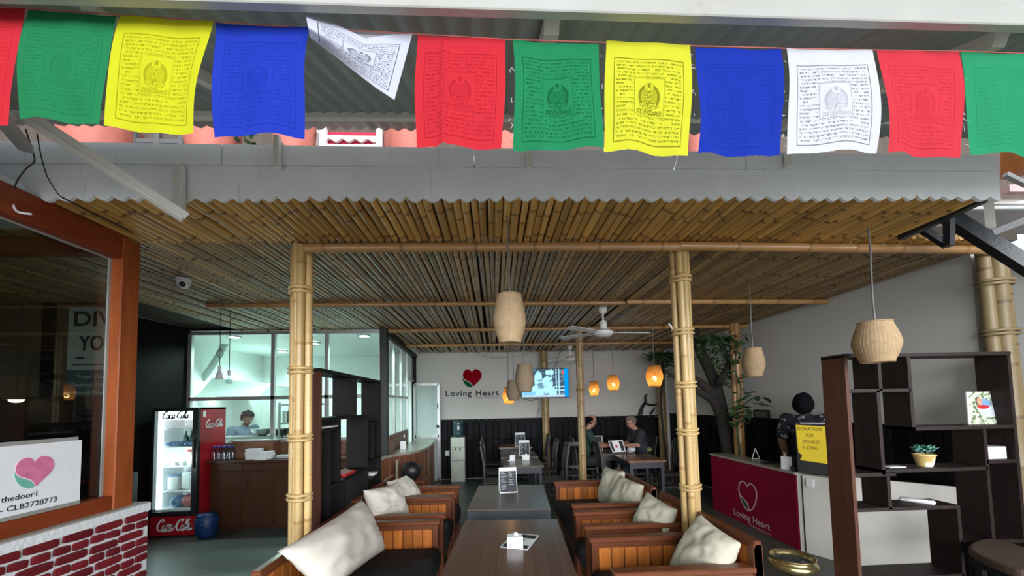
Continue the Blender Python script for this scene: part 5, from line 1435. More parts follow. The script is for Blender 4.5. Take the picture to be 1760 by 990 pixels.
# on the counter
p = PX(1298, 790, 3.62); p = PZ(1299, 789, Zc)
t = thing('card_stand', 'small white triangular stand on the crimson counter', 'stand', (p.x, p.y, Zc))
for sx_ in (-1, 1):
    mm = MB(); mm.tube([(sx_*.055, 0, .008), (0, 0, .155)], .007, 6); obj('leg', mm, MT['white_plastic'], t)
mm = MB(); mm.tube([(-.055, 0, .008), (.055, 0, .008)], .006, 6); obj('foot', mm, MT['white_plastic'], t)
p = PZ(1354, 799, Zc)
t = thing('pump_bottle', 'white pump bottle with a small sign beside the donation box', 'bottle', (3.66, 4.62, Zc))
mm = MB(); mm.lathe([(.036, 0), (.04, .01), (.04, .11), (.03, .135), (.014, .145), (.014, .16)], 16); obj('bottle', mm, MT['white_plastic'], t, 40)
mm = MB(); mm.tube([(0, 0, .16), (0, 0, .185), (-.035, -.01, .188)], .007, 6); mm.lathe([(.018, .155), (.018, .17), (.008, .172)], 10); obj('pump', mm, MT['white_plastic'], t)
p = PZ(1352, 802, Zc); o_ = V((3.555, 4.56, Zc)); ax = V((.45, -.9, 0)).normalized()
tag(card('sign_card', 'white sign card leaning on the pump bottle', 'sign', o_, ax*1, V((.05, .03, 1)).normalized(), V((-.9, -.45, 0)), .12, .155, MT['paper'], .004), 'white sign card leaning in front of the pump bottle', 'sign')
p = PZ(1372, 800, Zc); mm = MB(); mm.lathe([(.03, 0), (.042, .01), (.045, .04), (.04, .05)], 14, (3.60, 4.40, Zc)); tag(obj('brown_bowl', mm, MT['bark'], None, 40, origin=(3.60, 4.40, Zc)), 'small brown bowl between the pump bottle and donation box', 'bowl')
mm = MB(); mm.lathe([(.07, 0), (.085, .012), (.08, .014)], 18, (3.68, 4.95, Zc)); tag(obj('brown_tray', mm, MT['chair_dark'], None, 40, origin=(3.68, 4.95, Zc)), 'flat brown tray on the crimson counter behind the white stand', 'tray')
# brass bowl on a dark stand
p = PZ(1361, 958, .36); t = thing('brass_bowl', 'wide aged brass bowl on a black stand before the counter', 'bowl', (p.x, p.y, 0))
r_ = .185
mm = MB(); mm.lathe([(.06, .235), (.13, .245), (r_*1.0, .29), (r_*1.03, .315), (r_*.96, .335), (r_*.86, .345), (r_*.90, .365), (r_*.96, .372), (r_*.93, .376), (r_*.84, .365), (r_*.80, .34), (r_*.6, .30), (.03, .29)], 36, cap=(True, True)); obj('bowl', mm, MT['brass'], t, True)
mm = MB(); mm.lathe([(.15, .0), (.15, .02), (.03, .03), (.03, .22), (.10, .235)], 20); obj('stand', mm, MT['steel_black'], t, 40)
mm = MB(); mm.lathe([(.001, .338), (r_*.78, .338)], 24, cap=(False, False)); obj('dark_water', mm, MT['bottle_blue'], t)
# dark stool table with a brown cushion in the right corner
t = thing('low_table', 'black low table cut by the right edge, carrying a brown cushion', 'table', (3.3, 2.35, 0))
p0, p1 = PZ(1668, 960, .58), PZ(1775, 1002, .58)
mm = MB(); mm.prism([(p0.x, p0.y), (p1.x, p1.y), (p1.x+.5, p1.y+.28), (p0.x+.5, p0.y+.22)], lambda u, v, d: V((u, v, .535+d)), .045); obj('top', mm, MT['steel_black'], t, world=True)
for x, y in ((p0.x+.1, p0.y+.02), (p1.x+.05, p1.y+.1), (p0.x+.45, p0.y+.18)):
    mm = MB(); mm.box(x-.02, x+.02, y-.02, y+.02, 0, .535); obj('leg', mm, MT['steel_black'], t, world=True)
mm = MB(); mm.prism(smooth2([(p0.x+.03, p0.y+.03), (p1.x, p1.y+.03), (p1.x+.45, p1.y+.26), (p0.x+.45, p0.y+.20)], 6, True), lambda u, v, d: V((u, v, .582+d)), .06)
o = obj('brown_cushion', mm, MT['brown_cloth'], origin=(3.4, 2.5, .582), bevel=.022); tag(o, 'flat brown cushion lying on the black low table at the right edge', 'cushion')

# ------------------------------------------------------------------ back wall: emblem, television, water dispenser
Yb = YW-.001
c = PY(811.5, 650, Yb); k = abs(PY(828, 650, Yb).x-PY(795, 650, Yb).x)
t = thing('wall_emblem', 'red heart emblem with green leaf and black lettering on the back wall', 'wall sign', (c.x, Yb, c.z))
fr = frame((c.x, Yb, c.z), (1, 0, 0), (0, 0, 1), (0, -1, 0))
mm = MB(); mm.prism(sc(Hh, k), fr, .006); obj('heart', mm, pbr('deep_red_heart', (.25, .003, .012), .9, spec=.05), t, world=True)
mm = MB(); mm.prism(sc(Ll, k), fr, .006); obj('leaf', mm, pbr('green_leaf_paint', (.006, .10, .03), .9, spec=.05), t, world=True)
a = PY(766, 681, Yb); b = PY(857, 679, Yb); rr = math.atan2(b.z-a.z, b.x-a.x)*.5
mm = MB()
for du_, dv_ in ((0, 0), (.006, 0), (.003, .005), (.003, -.005)): text(mm, 'Loving Heart', fr, a.x-c.x+du_, a.z-c.z+dv_, .185, b.x-a.x, .006+du_*.1, rot=rr, sp=1.15)
obj('lettering', mm, MT['ink_black'], t, world=True)
a = PY(817, 685, Yb); b = PY(857, 684, Yb); mm = MB(); text(mm, 'vegan Resturant', fr, a.x-c.x, a.z-c.z, .075, b.x-a.x, .006, rot=rr); obj('small_lettering', mm, MT['cord'], t, world=True)
def tv_mat():
    s = NT('television_picture'); u, v = s.uv(); v = 1-v
    el = lambda cx, cy, rx, ry: (((u-cx)/rx)*((u-cx)/rx)+((v-cy)/ry)*((v-cy)/ry)).lt(1)
    n = s.noise(s.co((1, 1, 1), 'UV'), 6, 2)
    col = s.mix(n.gt(.52), (.05, .09, .13, 1), (.12, .22, .30, 1))
    for lx in (.64, .74, .80): col = s.mix((u-lx).ab().lt(.010), col, (.42, .72, .85, 1))
    for ly in (.36, .24): col = s.mix((v-ly).ab().lt(.02)*u.gt(.6), col, (.45, .78, .9, 1))
    col = s.mix((u-.60).ab().lt(.085)*(v-.87).ab().lt(.075), col, (.45, .85, .95, 1))
    lt = s.mix(n.ss(.36, .50), (.16, .30, .40, 1), (.42, .85, .98, 1))
    col = s.mix(el(.36, .62, .085, .32), col, lt); col = s.mix(el(.55, .50, .12, .24), col, lt); col = s.mix(el(.45, .12, .30, .36), col, lt)
    col = s.mix(v.lt(.2)*u.lt(.28), col, (.22, .55, .85, 1)); col = s.mix(v.lt(.07), col, (.45, .6, .72, 1))
    col = s.mix(u.gt(.915), col, (.0, .30, .85, 1)); col = s.mix(el(.885, .86, .022, .06), col, (.7, .12, .12, 1))
    e = s.n('Emission'); s.l(col, e.inputs[0]); e.inputs[1].default_value = 1.15
    s.l(e.outputs[0], s.out.inputs[0]); return s.m
a, b = PY(895, 634, 8.78), PY(978.5, 683, 8.78)
t = thing('television', 'wall television showing a bluish picture on the dark bamboo post', 'television', ((a.x+b.x)/2, 8.8, b.z))
mm = MB(); mm.box(a.x, b.x, 8.78, 8.83, b.z, a.z, None, .006); obj('case', mm, MT['black_plastic'], t, world=True)
mm = MB(); mm.grid(lambda u, v: V((a.x+.012+(b.x-a.x-.024)*u, 8.778, a.z-.012-(a.z-b.z-.03)*v)), 1, 1); obj('screen', mm, tv_mat(), t, world=True)
mm = MB(); mm.box((a.x+b.x)/2-.06, (a.x+b.x)/2+.06, 8.83, 8.85, b.z+.15, a.z-.15); obj('mount', mm, MT['black_plastic'], t, world=True)
def wire(pts, r, mtn, lab, nm='wire'): return cable(pts, r, mtn, lab, 'cable', nm)
wire([PY(952, 634, 8.84), PY(957, 622, 8.9), PY(961, 608, 9.0), PY(968, 602, 9.1)], .006, 'cord_black', 'black wire curving from the top of the television to the ceiling')
wire([PY(900, 684, 8.84), PY(912, 689, 8.86), PY(925, 686, 8.86), PY(926, 700, 9.05), PY(923, 718, 9.1)], .005, 'cord_black', 'thin wire hanging below the television')
wire([PY(820, 608, 9.12), PY(850, 615, 9.12), PY(885, 612, 9.12), PY(925, 604, 9.12)], .004, 'cord', 'thin wire sagging along the top of the back wall')
# water dispenser
b0 = PZ(788, 824, 0); Yd = b0.y-.30
xa, xb = PY(774.5, 790, Yd).x, PY(799, 790, Yd).x; zt_ = PY(786, 752, Yd).z; wv = xb-xa; xm = (xa+xb)/2
t = thing('water_dispenser', 'cream water dispenser with a smoky blue bottle against the black boards', 'water dispenser', (xm, Yd+.15, 0))
mm = MB(); mm.box(xa, xb, Yd+.02, Yd+.32, 0, zt_, None, .012); mm.box(xa+.003, xb-.003, Yd, Yd+.04, .0, zt_*.50, None, .008); mm.box(xa+.003, xb-.003, Yd-.005, Yd+.04, zt_*.78, zt_, None, .01); obj('body', mm, MT['dispenser'], t, world=True)
for xx in (xa, xb-.03):
    mm = MB(); mm.box(xx+.003, xx+.027, Yd, Yd+.04, zt_*.50, zt_*.80); obj('side_post', mm, MT['dispenser'], t, world=True)
mm = MB(); mm.box(xa, xb, Yd-.002, Yd+.03, zt_*.46, zt_*.50); obj('grey_band', mm, MT['steel_grey'], t, world=True)
for dx in (-.05, .05):
    mm = MB(); mm.tube([(xm+dx, Yd+.02, zt_*.76), (xm+dx, Yd-.0, zt_*.72)], .016, 8); obj('tap', mm, MT['black_plastic'], t, world=True)
mm = MB(); mm.box(xb-.07, xb-.04, Yd-.008, Yd-.002, zt_*.90, zt_*.93); obj('indicator', mm, MT['paper'], t, world=True)
mm = MB(); r_ = wv*.40; mm.lathe([(r_*.5, 0), (r_*.9, .02), (r_, .06), (r_*.97, .10), (r_, .14), (r_, .22), (r_*.96, .26), (r_, .30), (r_*.98, .36), (r_*.85, .385)], 24, (xm, Yd+.16, zt_)); obj('bottle', mm, MT['bottle_blue'], t, True, world=True)
mm = MB(); p = PY(769, 778, YW-.04); mm.box(p.x-.05, p.x+.05, YW-.06, YW-.03, p.z-.07, p.z+.05); tag(obj('wall_socket', mm, MT['white_plastic'], origin=p), 'white socket on the black boards left of the water dispenser', 'socket')
# driftwood branch by the corner and a small frame on the right wainscot
Yt = 9.05
def branch_mb(specs):
    mm = MB()
    for pts, r0, r1 in specs:
        P = smooth2(pts, 6); n = len(P); mm.tube(P, [r0+(r1-r0)*i/(n-1) for i in range(n)], 7)
    return mm
B_ = lambda *q: [tuple(PY(x, y, Yt)) for x, y in q]
mm = branch_mb([(B_((1100, 714), (1104, 700), (1110, 690), (1109, 682), (1113, 678)), .05, .015), (B_((1108, 692), (1118, 696), (1130, 694), (1136, 685)), .03, .012), (B_((1118, 712), (1122, 706), (1126, 700)), .03, .01)])
tag(obj('driftwood', mm, MT['black_plastic'], None, True, origin=PY(1104, 714, Yt)), 'black twisted driftwood branch on the back wall boards near the corner', 'branch')
p = PX(1309, 710, WR(5.6)-.03); t = thing('picture_frame', 'small grey picture frame standing on the wall boards beside the tree', 'picture frame', (p.x, p.y, 1.455))
mm = MB()
for y_, in ((-.16,), (.16,)): mm.box(-.012, .012, y_-.012, y_+.012, 0, .13)
mm.box(-.012, .012, -.16, .16, .118, .142); mm.box(-.012, .012, -.16, .16, 0, .02); obj('frame', mm, MT['cord_black'], t)
mm = MB(); mm.box(-.004, .004, -.15, .15, .015, .125); obj('picture', mm, pbr('faded_green_print', (.16, .17, .13), .7), t)

# ------------------------------------------------------------------ tree and climbing plant behind the counter
Yt = 6.42
t = thing('indoor_tree', 'leaning grey tree growing up beside the crimson counter', 'tree', (PY(1256, 790, Yt).x, Yt, 0))
B_ = lambda *q: [tuple(PY(x, y, Yt+dy)) for x, y, dy in q]
tb0 = PY(1256, 790, Yt); base = [(tb0.x+.12, Yt, 0), tuple(tb0)]
mm = branch_mb([(base+B_((1246, 740, 0), (1237, 690, 0), (1226, 650, 0), (1212, 620, -.05), (1199, 590, -.1), (1193, 566, -.1)), .125, .075)])
obj('trunk', mm, MT['bark'], t, True, world=True)
for q, r0, r1 in ((B_((1235, 695, 0), (1222, 675, -.05), (1200, 655, -.1), (1180, 650, -.15), (1160, 646, -.2), (1143, 637, -.25)), .085, .035), (B_((1236, 712, 0), (1226, 690, -.05), (1210, 678, -.1), (1190, 668, -.1), (1165, 655, -.1)), .085, .045),
                  (B_((1232, 665, 0), (1240, 650, -.25), (1249, 635, -.25), (1252, 620, -.25), (1243, 600, -.25), (1236, 588, -.25)), .07, .03), (B_((1249, 630, -.25), (1262, 615, -.25), (1268, 590, -.25), (1264, 575, -.25)), .045, .025)):
    obj('branch', branch_mb([(q, r0, r1)]), MT['bark'], t, True, world=True)
lmA = [leaf_mesh(.15, .075), leaf_mesh(.11, .06), leaf_mesh(.085, .05)]
R = random.Random(4)
def leaves(parent, px, py, Y, sx_, sy_, n, k, spread=.25):
    Mi = wm(parent).inverted()
    for i in range(n):
        p = PY(px+R.gauss(0, sx_), py+R.gauss(0, sy_), Y+R.uniform(-spread, spread))
        if p.z > ZC-.2: p.z = ZC-.2-R.uniform(0, .1)
        p.x = min(p.x, WR(p.y)-.2-R.uniform(0, .06)); p.y = min(p.y, YW-.2)
        link('leaf', lmA[k], parent, Mi @ p, (R.uniform(-1.0, .5), R.uniform(-.7, .7), R.uniform(0, 6.28)))
for px, py, sx_, sy_, n, k in ((1235, 582, 18, 10, 90, 1), (1222, 572, 18, 6, 46, 1), (1256, 615, 10, 14, 52, 1), (1250, 650, 8, 12, 24, 1), (1212, 600, 8, 10, 18, 2), (1232, 622, 9, 9, 24, 2)):
    leaves(t, px, py, Yt-.3, sx_, sy_, n, k)
tl_ = bpy.data.objects['bamboo_post.004']
t = thing('climbing_plant', 'leafy creeper hanging around the dark bamboo post in the corner', 'plant', (PY(1138, 570, 8.3).x, 8.3, 0))
mm = branch_mb([([(t.location.x+.08, 8.42, 0)]+[tuple(PY(x, y, 8.42)) for x, y in ((1142, 760), (1136, 690), (1140, 640), (1135, 612))], .03, .02)]); obj('stem', mm, MT['bark'], t, True, world=True)
leaves(t, 1143, 592, 8.3, 13, 13, 120, 0); leaves(t, 1126, 584, 8.3, 8, 8, 40, 0); leaves(t, 1146, 612, 8.25, 9, 14, 60, 0); leaves(t, 1122, 600, 8.25, 5, 9, 16, 1)
t = thing('wound_vine', 'green vine with large glossy leaves wound around the orange bamboo post', 'plant', (PY(1268, 680, 5.9).x, 5.9, 0))
mm = branch_mb([([(t.location.x+.04, 5.93, 0)]+[tuple(PY(x, y, 5.90)) for x, y in ((1272, 780), (1266, 720), (1274, 670), (1262, 630), (1270, 590))], .016, .010), ([tuple(PY(x, y, Y_)) for x, y, Y_ in ((1270, 705, 5.88), (1285, 690, 5.65), (1300, 682, 5.5), (1312, 680, 5.45))], .010, .005)]); obj('stem', mm, MT['leaf'], t, True, world=True)
leaves(t, 1272, 600, 5.8, 8, 18, 22, 2, .08); leaves(t, 1273, 650, 5.8, 7, 18, 16, 2, .08)
leaves(t, 1275, 715, 5.8, 11, 8, 24, 0, .1)
Mi = wm(t).inverted()
lb = leaf_mesh(.19, .085)
for x, y, a_ in ((1318, 681, -1.2), (1308, 679, -.5), (1297, 677, .4), (1288, 684, 1.2), (1300, 692, -2.2), (1311, 690, -1.8), (1284, 695, 2.0), (1292, 702, 2.6), (1276, 700, 1.6), (1305, 672, .1)):
    link('leaf', lb, t, Mi @ PY(x-6, y+2, 5.45), (R.uniform(-.5, .1), R.uniform(-.4, .4), a_))

# ------------------------------------------------------------------ drinks fridge
X0f, X1f, Y0f, Y1f, Ztf = -4.865, -4.235, 5.58, 6.13, 1.81
t = thing('drinks_fridge', 'tall red drinks fridge with a lit glass door by the kitchen counter', 'fridge', ((X0f+X1f)/2, (Y0f+Y1f)/2, 0))
zb0 = PY(300, 886, Y0f).z
wl = .025
def fb(nm, mt_, *bx, ch=0):
    mm = MB(); mm.box(*bx, None, ch); return obj(nm, mm, MT[mt_], t, world=True)
fb('side_panel', 'red_fridge', X1f-wl, X1f, Y0f+.05, Y1f, .0, Ztf); fb('side_panel', 'red_fridge', X0f, X0f+wl, Y0f+.05, Y1f, .0, Ztf)
fb('back_panel', 'fridge_in', X0f+wl, X1f-wl, Y1f-.03, Y1f, .1, Ztf); fb('top_panel', 'red_fridge', X0f, X1f, Y0f+.05, Y1f, Ztf-.03, Ztf)
fb('inner_floor', 'fridge_in', X0f+wl, X1f-wl, Y0f+.06, Y1f-.03, zb0+.04, zb0+.07); fb('inner_wall', 'fridge_in', X1f-wl-.006, X1f-wl, Y0f+.06, Y1f-.03, zb0, Ztf-.03); fb('inner_wall', 'fridge_in', X0f+wl, X0f+wl+.006, Y0f+.06, Y1f-.03, zb0, Ztf-.03)
kick = fb('kick_panel', 'red_fridge', X0f, X1f, Y0f, Y0f+.08, .02, zb0-.02, ch=.006)
mm = MB(); d0, d1 = zb0, Ztf
mm.box(X0f, X0f+.035, Y0f, Y0f+.05, d0, d1); mm.box(X1f-.075, X1f, Y0f, Y0f+.05, d0, d1); mm.box(X0f+.035, X1f-.075, Y0f, Y0f+.05, d1-.045, d1); mm.box(X0f+.035, X1f-.075, Y0f, Y0f+.05, d0, d0+.05)
door = obj('door', mm, MT['black_plastic'], t, world=True)
def sub(nm, mm, mt_, par): return obj(nm, mm, MT[mt_], par, world=True)
mm = MB(); mm.box(X0f+.035, X1f-.075, Y0f+.02, Y0f+.026, d0+.05, d1-.045); sub('glass', mm, 'pane', door)
mm = MB(); mm.box(X1f-.06, X1f-.035, Y0f-.03, Y0f, .95, 1.35, None, .008); sub('handle', mm, 'black_plastic', door)
fb('header_sign', 'fridge_led', X0f+.045, X1f-.09, Y0f+.05, Y0f+.056, d1-.17, d1-.05)
for i, xx in enumerate((X0f+.045,)):
    fb('led_strip', 'fridge_led', xx, xx+.055, Y0f+.06, Y0f+.075, d0+.08, d1-.18)
l = bpy.data.lights.new('fridge_light', 'AREA'); l.shape = 'RECTANGLE'; l.size = .05; l.size_y = 1.2; l.energy = 10; l.color = (.80, .95, 1)
o = bpy.data.objects.new('fridge_light', l); COL.objects.link(o); o.parent = t; o.location = (X0f+.13-t.location.x, -.20, 1.05); o.rotation_euler = (0, math.radians(-90), math.radians(20))
sh = [PY(300, y, Y0f+.2).z for y in (735, 767, 800, 842)]
for z in sh: fb('shelf', 'white_plastic', X0f+wl+.05, X1f-wl-.01, Y0f+.09, Y1f-.05, z-.012, z)
script = {'C': [(.75, .78), (.92, .98), (.66, 1.06), (.30, .82), (.10, .40), (.26, .05), (.62, .02), (.98, .30)], 'o': [(.32, .55), (.06, .34), (.12, .03), (.38, .02), (.50, .34), (.34, .56), (.48, .44), (.70, .50)], 'c': [(.52, .44), (.36, .56), (.08, .36), (.10, .04), (.38, .0), (.66, .22)],
          'a': [(.50, .48), (.26, .56), (.05, .26), (.18, .0), (.44, .28), (.54, .56), (.48, .14), (.60, .02), (.80, .18)], 'l': [(.02, .2), (.38, .72), (.40, 1.06), (.22, .92), (.14, .28), (.26, .02), (.52, .18)], '-': [(.05, .34), (.3, .36)]}
def script_word(mb, fr, u, v, wd, bold=.085, lift=.0, vs=1.55):
    adv = {'C': .80, 'o': .55, 'c': .52, 'a': .66, 'l': .36, '-': .30}
    tot = sum(adv[c] for c in 'Coca-Cola'); k = wd/tot; x = 0
    f2 = lambda a, b_, d=0: fr(a, b_, d+lift)
    for ch in 'Coca-Cola':
        P = [(u+(x+px_+.22*py_)*k, v+py_*k*vs) for px_, py_ in script[ch]]
        P = smooth2(P, 5); n = len(P)
        w_ = [k*bold*(.7+.8*math.sin(pi*i/(n-1))) for i in range(n)] if ch != '-' else k*bold
        mb.ribbon(P, w_, f2, .002); x += adv[ch]
    P = smooth2([(u+.5*k, v+.02*k), (u+.9*k, v-.20*k), (u+1.6*k, v-.10*k), (u+2.3*k, v-.16*k)], 6); mb.ribbon(P, k*.10, f2, .002)
    P = smooth2([(u+3.3*k, v+.95*k*vs), (u+4.0*k, v+1.12*k*vs), (u+4.7*k, v+.98*k*vs), (u+5.2*k, v+1.06*k*vs)], 6); mb.ribbon(P, k*.07, f2, .002)
mm = MB(); fr = frame((X0f+.12, Y0f+.018, d1-.150), (1, 0, 0), (0, 0, 1), (0, -1, 0)); script_word(mm, fr, 0, 0, .36, .19, 0, 1.35); sub('header_lettering', mm, 'ink_black', door)
mm = MB(); fr = frame((X0f+.10, Y0f, zb0*.32), (1, 0, 0), (0, 0, 1), (0, -1, 0)); script_word(mm, fr, 0, 0, .47, .17, .001); sub('lettering', mm, 'paper', kick)
side = [c for c in t.children if c.name.startswith('side_panel')][0]
mm = MB(); fr = frame((X1f, Y0f+.14, 1.52), (0, 1, 0), (0, 0, 1), (1, 0, 0)); script_word(mm, fr, 0, 0, .34, .17, .001); mm.prism([(-.05, .15), (-.0, .15), (-.0, .24), (-.05, .24)], fr, .002); sub('lettering', mm, 'paper', side)
# things in the fridge
def fz(i): return sh[i]+.002
R = random.Random(3)
GB = pbr('green_glass_bottle', (.012, .10, .06), .15, coat=.5); BW = pbr('blue_water_bottle', (.16, .30, .50), .2, coat=.4)
bt = MB(); bt.lathe([(.03, 0), (.033, .01), (.033, .10), (.014, .15), (.012, .19), (.014, .195)], 12); btm = bt.mesh('green_bottle', GB, True)
for i in range(9):
    o = link('green_bottle', btm, None, (X0f+.20+.042*i, Y0f+.34+.06*(i % 2), fz(1)+.015)); tag(o, 'green glass bottle standing on the second fridge shelf', 'bottle', 'green bottles on the second fridge shelf')
bt = MB(); bt.lathe([(.028, 0), (.032, .01), (.03, .12), (.012, .17), (.013, .19)], 12); btm = bt.mesh('water_bottle', BW, True)
for i in range(6):
    o = link('water_bottle', btm, None, (X0f+.13+.075*i, Y0f+.30, fz(1)+.034), (pi/2, 0, R.uniform(-.3, .3))); tag(o, 'blue water bottle lying at the front of the second fridge shelf', 'bottle', 'blue bottles lying on the second fridge shelf')
def fthing(nm, lab, cat, mb, mt_, org, sm=40): return tag(obj(nm, mb, mt_ if not isinstance(mt_, str) else MT[mt_], None, sm, origin=org), lab, cat)
mm = MB(); mm.box(X0f+.36, X0f+.53, Y0f+.15, Y0f+.35, fz(2), fz(2)+.20, None, .01); fthing('food_carton', 'pale red-lidded carton on the third fridge shelf', 'carton', mm, pbr('printed_carton', (.62, .55, .50), .5, amt=.35, scale=14), (X0f+.44, Y0f+.25, fz(2)))
o = bpy.data.objects['food_carton']; mm = MB(); mm.box(X0f+.36, X0f+.53, Y0f+.15, Y0f+.35, fz(2)+.202, fz(2)+.225, None, .006); obj('lid', mm, MT['red_paper'], o, world=True)
for i in range(3):
    mm = MB(); mm.lathe([(.05, 0), (.058, .02), (.055, .06), (.03, .065)], 14, (X0f+.16+.07*i, Y0f+.2+.05*(i % 2), fz(2))); fthing('grey_tub', 'grey tub at the left of the third fridge shelf', 'tub', mm, 'stainless', (X0f+.16+.07*i, Y0f+.2, fz(2)))['group'] = 'grey tubs on the third fridge shelf'
mm = MB(); mm.box(X0f+.10, X0f+.24, Y0f+.14, Y0f+.32, fz(3), fz(3)+.20, None, .02); fthing('white_tub', 'white tub with blue lid on the fourth fridge shelf', 'tub', mm, 'white_plastic', (X0f+.17, Y0f+.2, fz(3)))
o = bpy.data.objects['white_tub']; mm = MB(); mm.box(X0f+.095, X0f+.245, Y0f+.135, Y0f+.325, fz(3)+.202, fz(3)+.225, None, .01); obj('lid', mm, BW, o, world=True)
mm = MB(); mm.box(X0f+.27, X0f+.43, Y0f+.16, Y0f+.34, fz(3), fz(3)+.26, None, .03); fthing('white_canister', 'white canister in the middle of the fourth fridge shelf', 'canister', mm, 'white_plastic', (X0f+.35, Y0f+.2, fz(3)))
mm = MB(); mm.ball((X0f+.22, Y0f+.22, zb0+.155), (.10, .12, .085), 14, 9); fthing('blue_bag', 'blue plastic bag at the bottom of the fridge', 'bag', mm, BW, (X0f+.22, Y0f+.22, zb0+.07), True)
mm = MB(); mm.ball((X0f+.41, Y0f+.21, zb0+.165), (.125, .12, .095), 14, 9); fthing('pink_bag', 'pink and white plastic bag at the bottom of the fridge', 'bag', mm, pbr('pink_bag_plastic', (.66, .22, .24), .35, amt=.3, scale=9, bs=.6, bscale=14, bd=.03), (X0f+.41, Y0f+.21, zb0+.07), True)
p = PZ(351, 922, 0)
mm = MB(); mm.lathe([(.09, 0), (.125, .05), (.14, .18), (.135, .27), (.11, .29), (.12, .32)], 20, (-4.06, 5.55, 0)); fthing('blue_bin', 'blue plastic-lined bin on the floor beside the fridge', 'bin', mm, 'bin_blue', (-4.06, 5.55, 0), True)
# jar crates barely lit left of the fridge
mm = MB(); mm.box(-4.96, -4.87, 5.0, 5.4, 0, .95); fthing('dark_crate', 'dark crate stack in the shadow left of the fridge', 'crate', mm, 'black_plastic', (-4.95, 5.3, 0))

# ------------------------------------------------------------------ kitchen counter and what stands on it
X0k, X1k, Y0k, Y1k, Zk = -4.215, -1.90, 5.78, 6.18, 1.015
t = thing('kitchen_cabinet', 'brown veneered kitchen counter with cupboard doors', 'cabinet', ((X0k+X1k)/2, (Y0k+Y1k)/2, 0))
mm = MB(); mm.box(X0k+.01, X1k, Y0k+.02, Y1k, .06, Zk-.035); mm.box(X0k+.03, X1k, Y0k+.06, Y1k, 0, .06); obj('carcass', mm, MT['cab_wood'], t, world=True)
mm = MB(); mm.box(X0k-.02, X1k, Y0k-.03, Y1k, Zk-.035, Zk, None, .004); obj('worktop', mm, MT['cab_wood'], t, world=True)
n = 5; w_ = (X1k-X0k-.02)/n
for i in range(n):
    x0 = X0k+.012+w_*i
    mm = MB(); mm.box(x0+.004, x0+w_-.004, Y0k, Y0k+.02, .08, Zk-.16, None, .003); dd_ = obj('door', mm, MT['cab_wood'], t, world=True)
    hx_ = x0+w_-.05 if i % 2 == 0 else x0+.05
    mm = MB(); mm.tube([(hx_, Y0k-.018, .58), (hx_, Y0k-.018, .70)], .007, 6); sub('handle', mm, 'chrome', dd_)
    mm = MB(); mm.box(x0+.004, x0+w_-.004, Y0k, Y0k+.02, Zk-.15, Zk-.045, None, .003); obj('drawer', mm, MT['cab_wood'], t, world=True)
def on_k(px, py): return PY(px, py, 5.95)
a, b = PY(405, 785, 6.05), PY(474, 757, 6.05)
mm = MB(); mm.box(a.x, b.x, 5.98, 6.15, Zk, b.z, None, .003); fthing('wooden_box', 'plain wooden box under the kitchen window on the counter', 'box', mm, 'side_wood', ((a.x+b.x)/2, 6.06, Zk), False)
mm = MB(); mm.box(a.x-.02, b.x+.03, 5.96, 6.17, b.z, b.z+.02, None, .003); fthing('steel_ledge', 'steel serving ledge on top of the wooden box', 'ledge', mm, 'stainless', ((a.x+b.x)/2, 6.06, b.z), False)
a, b = PY(367, 787, 5.90), PY(402, 757, 5.90); r_ = (b.x-a.x)/8
bt = MB(); hb_ = .2; bt.lathe([(r_*.9, 0), (r_, .01), (r_, hb_*.7), (r_*.5, hb_*.85), (r_*.45, hb_*.95)], 10); b1 = bt.mesh('clear_bottle', MT['clear'], True)
bt = MB(); bt.lathe([(r_*.5, hb_*.93), (r_*.5, hb_*1.06)], 10); b2 = bt.mesh('cap', pbr('blue_cap', (.03, .06, .35), .4), True)
for i in range(8):
    o = link('clear_bottle', b1, None, (a.x+r_+2*r_*(i % 4), 5.86+2.1*r_*(i//4), Zk)); tag(o, 'clear water bottle with blue cap in the shrink-wrapped pack on the kitchen counter', 'bottle', 'clear bottles packed on the kitchen counter'); link('cap', b2, o, (0, 0, 0))
for i, (px0, px1, y0, y1, lab) in enumerate(((422, 448, 771, 784, 'white lidded container stack on the kitchen counter, leftmost'), (446, 460, 776, 785, 'small white container right of the lidded stack'), (459, 467, 775, 784, 'narrow white box at the right end of the container row'))):
    a, b = PY(px0, y1, 5.84), PY(px1, y0, 5.84); mm = MB(); mm.box(a.x, b.x, 5.82, 5.93, Zk, b.z, None, .01); mm.box(a.x-.006, b.x+.006, 5.815, 5.935, Zk+(b.z-Zk)*.5, Zk+(b.z-Zk)*.62, None, .004); fthing('food_container', lab, 'container', mm, 'white_plastic', ((a.x+b.x)/2, 5.87, Zk), False)
a, b = PY(440, 788, 5.79), PY(458, 786, 5.79); mm = MB(); mm.box(a.x, b.x, 5.76, 5.82, Zk, Zk+.012); fthing('white_note', 'white note pad at the front of the kitchen counter', 'note pad', mm, 'paper', ((a.x+b.x)/2, 5.79, Zk), False)
mm = MB(); a = PY(475, 787, 5.9); mm.box(a.x, a.x+.30, 5.86, 6.0, Zk, Zk+.05, None, .012); fthing('paper_stack', 'grey-white stack of papers at the right of the kitchen counter', 'papers', mm, pbr('greyish_paper', (.42, .42, .42), .8, amt=.3, scale=12), (a.x+.15, 5.93, Zk), False)

cable([PY(1149, 556, 3.02), PY(1154, 562, 3.02), PY(1157, 572, 3.04), PY(1159, 582, 3.06)], .006, 'white_plastic', 'short white cable end curling out of the right thick bamboo post')
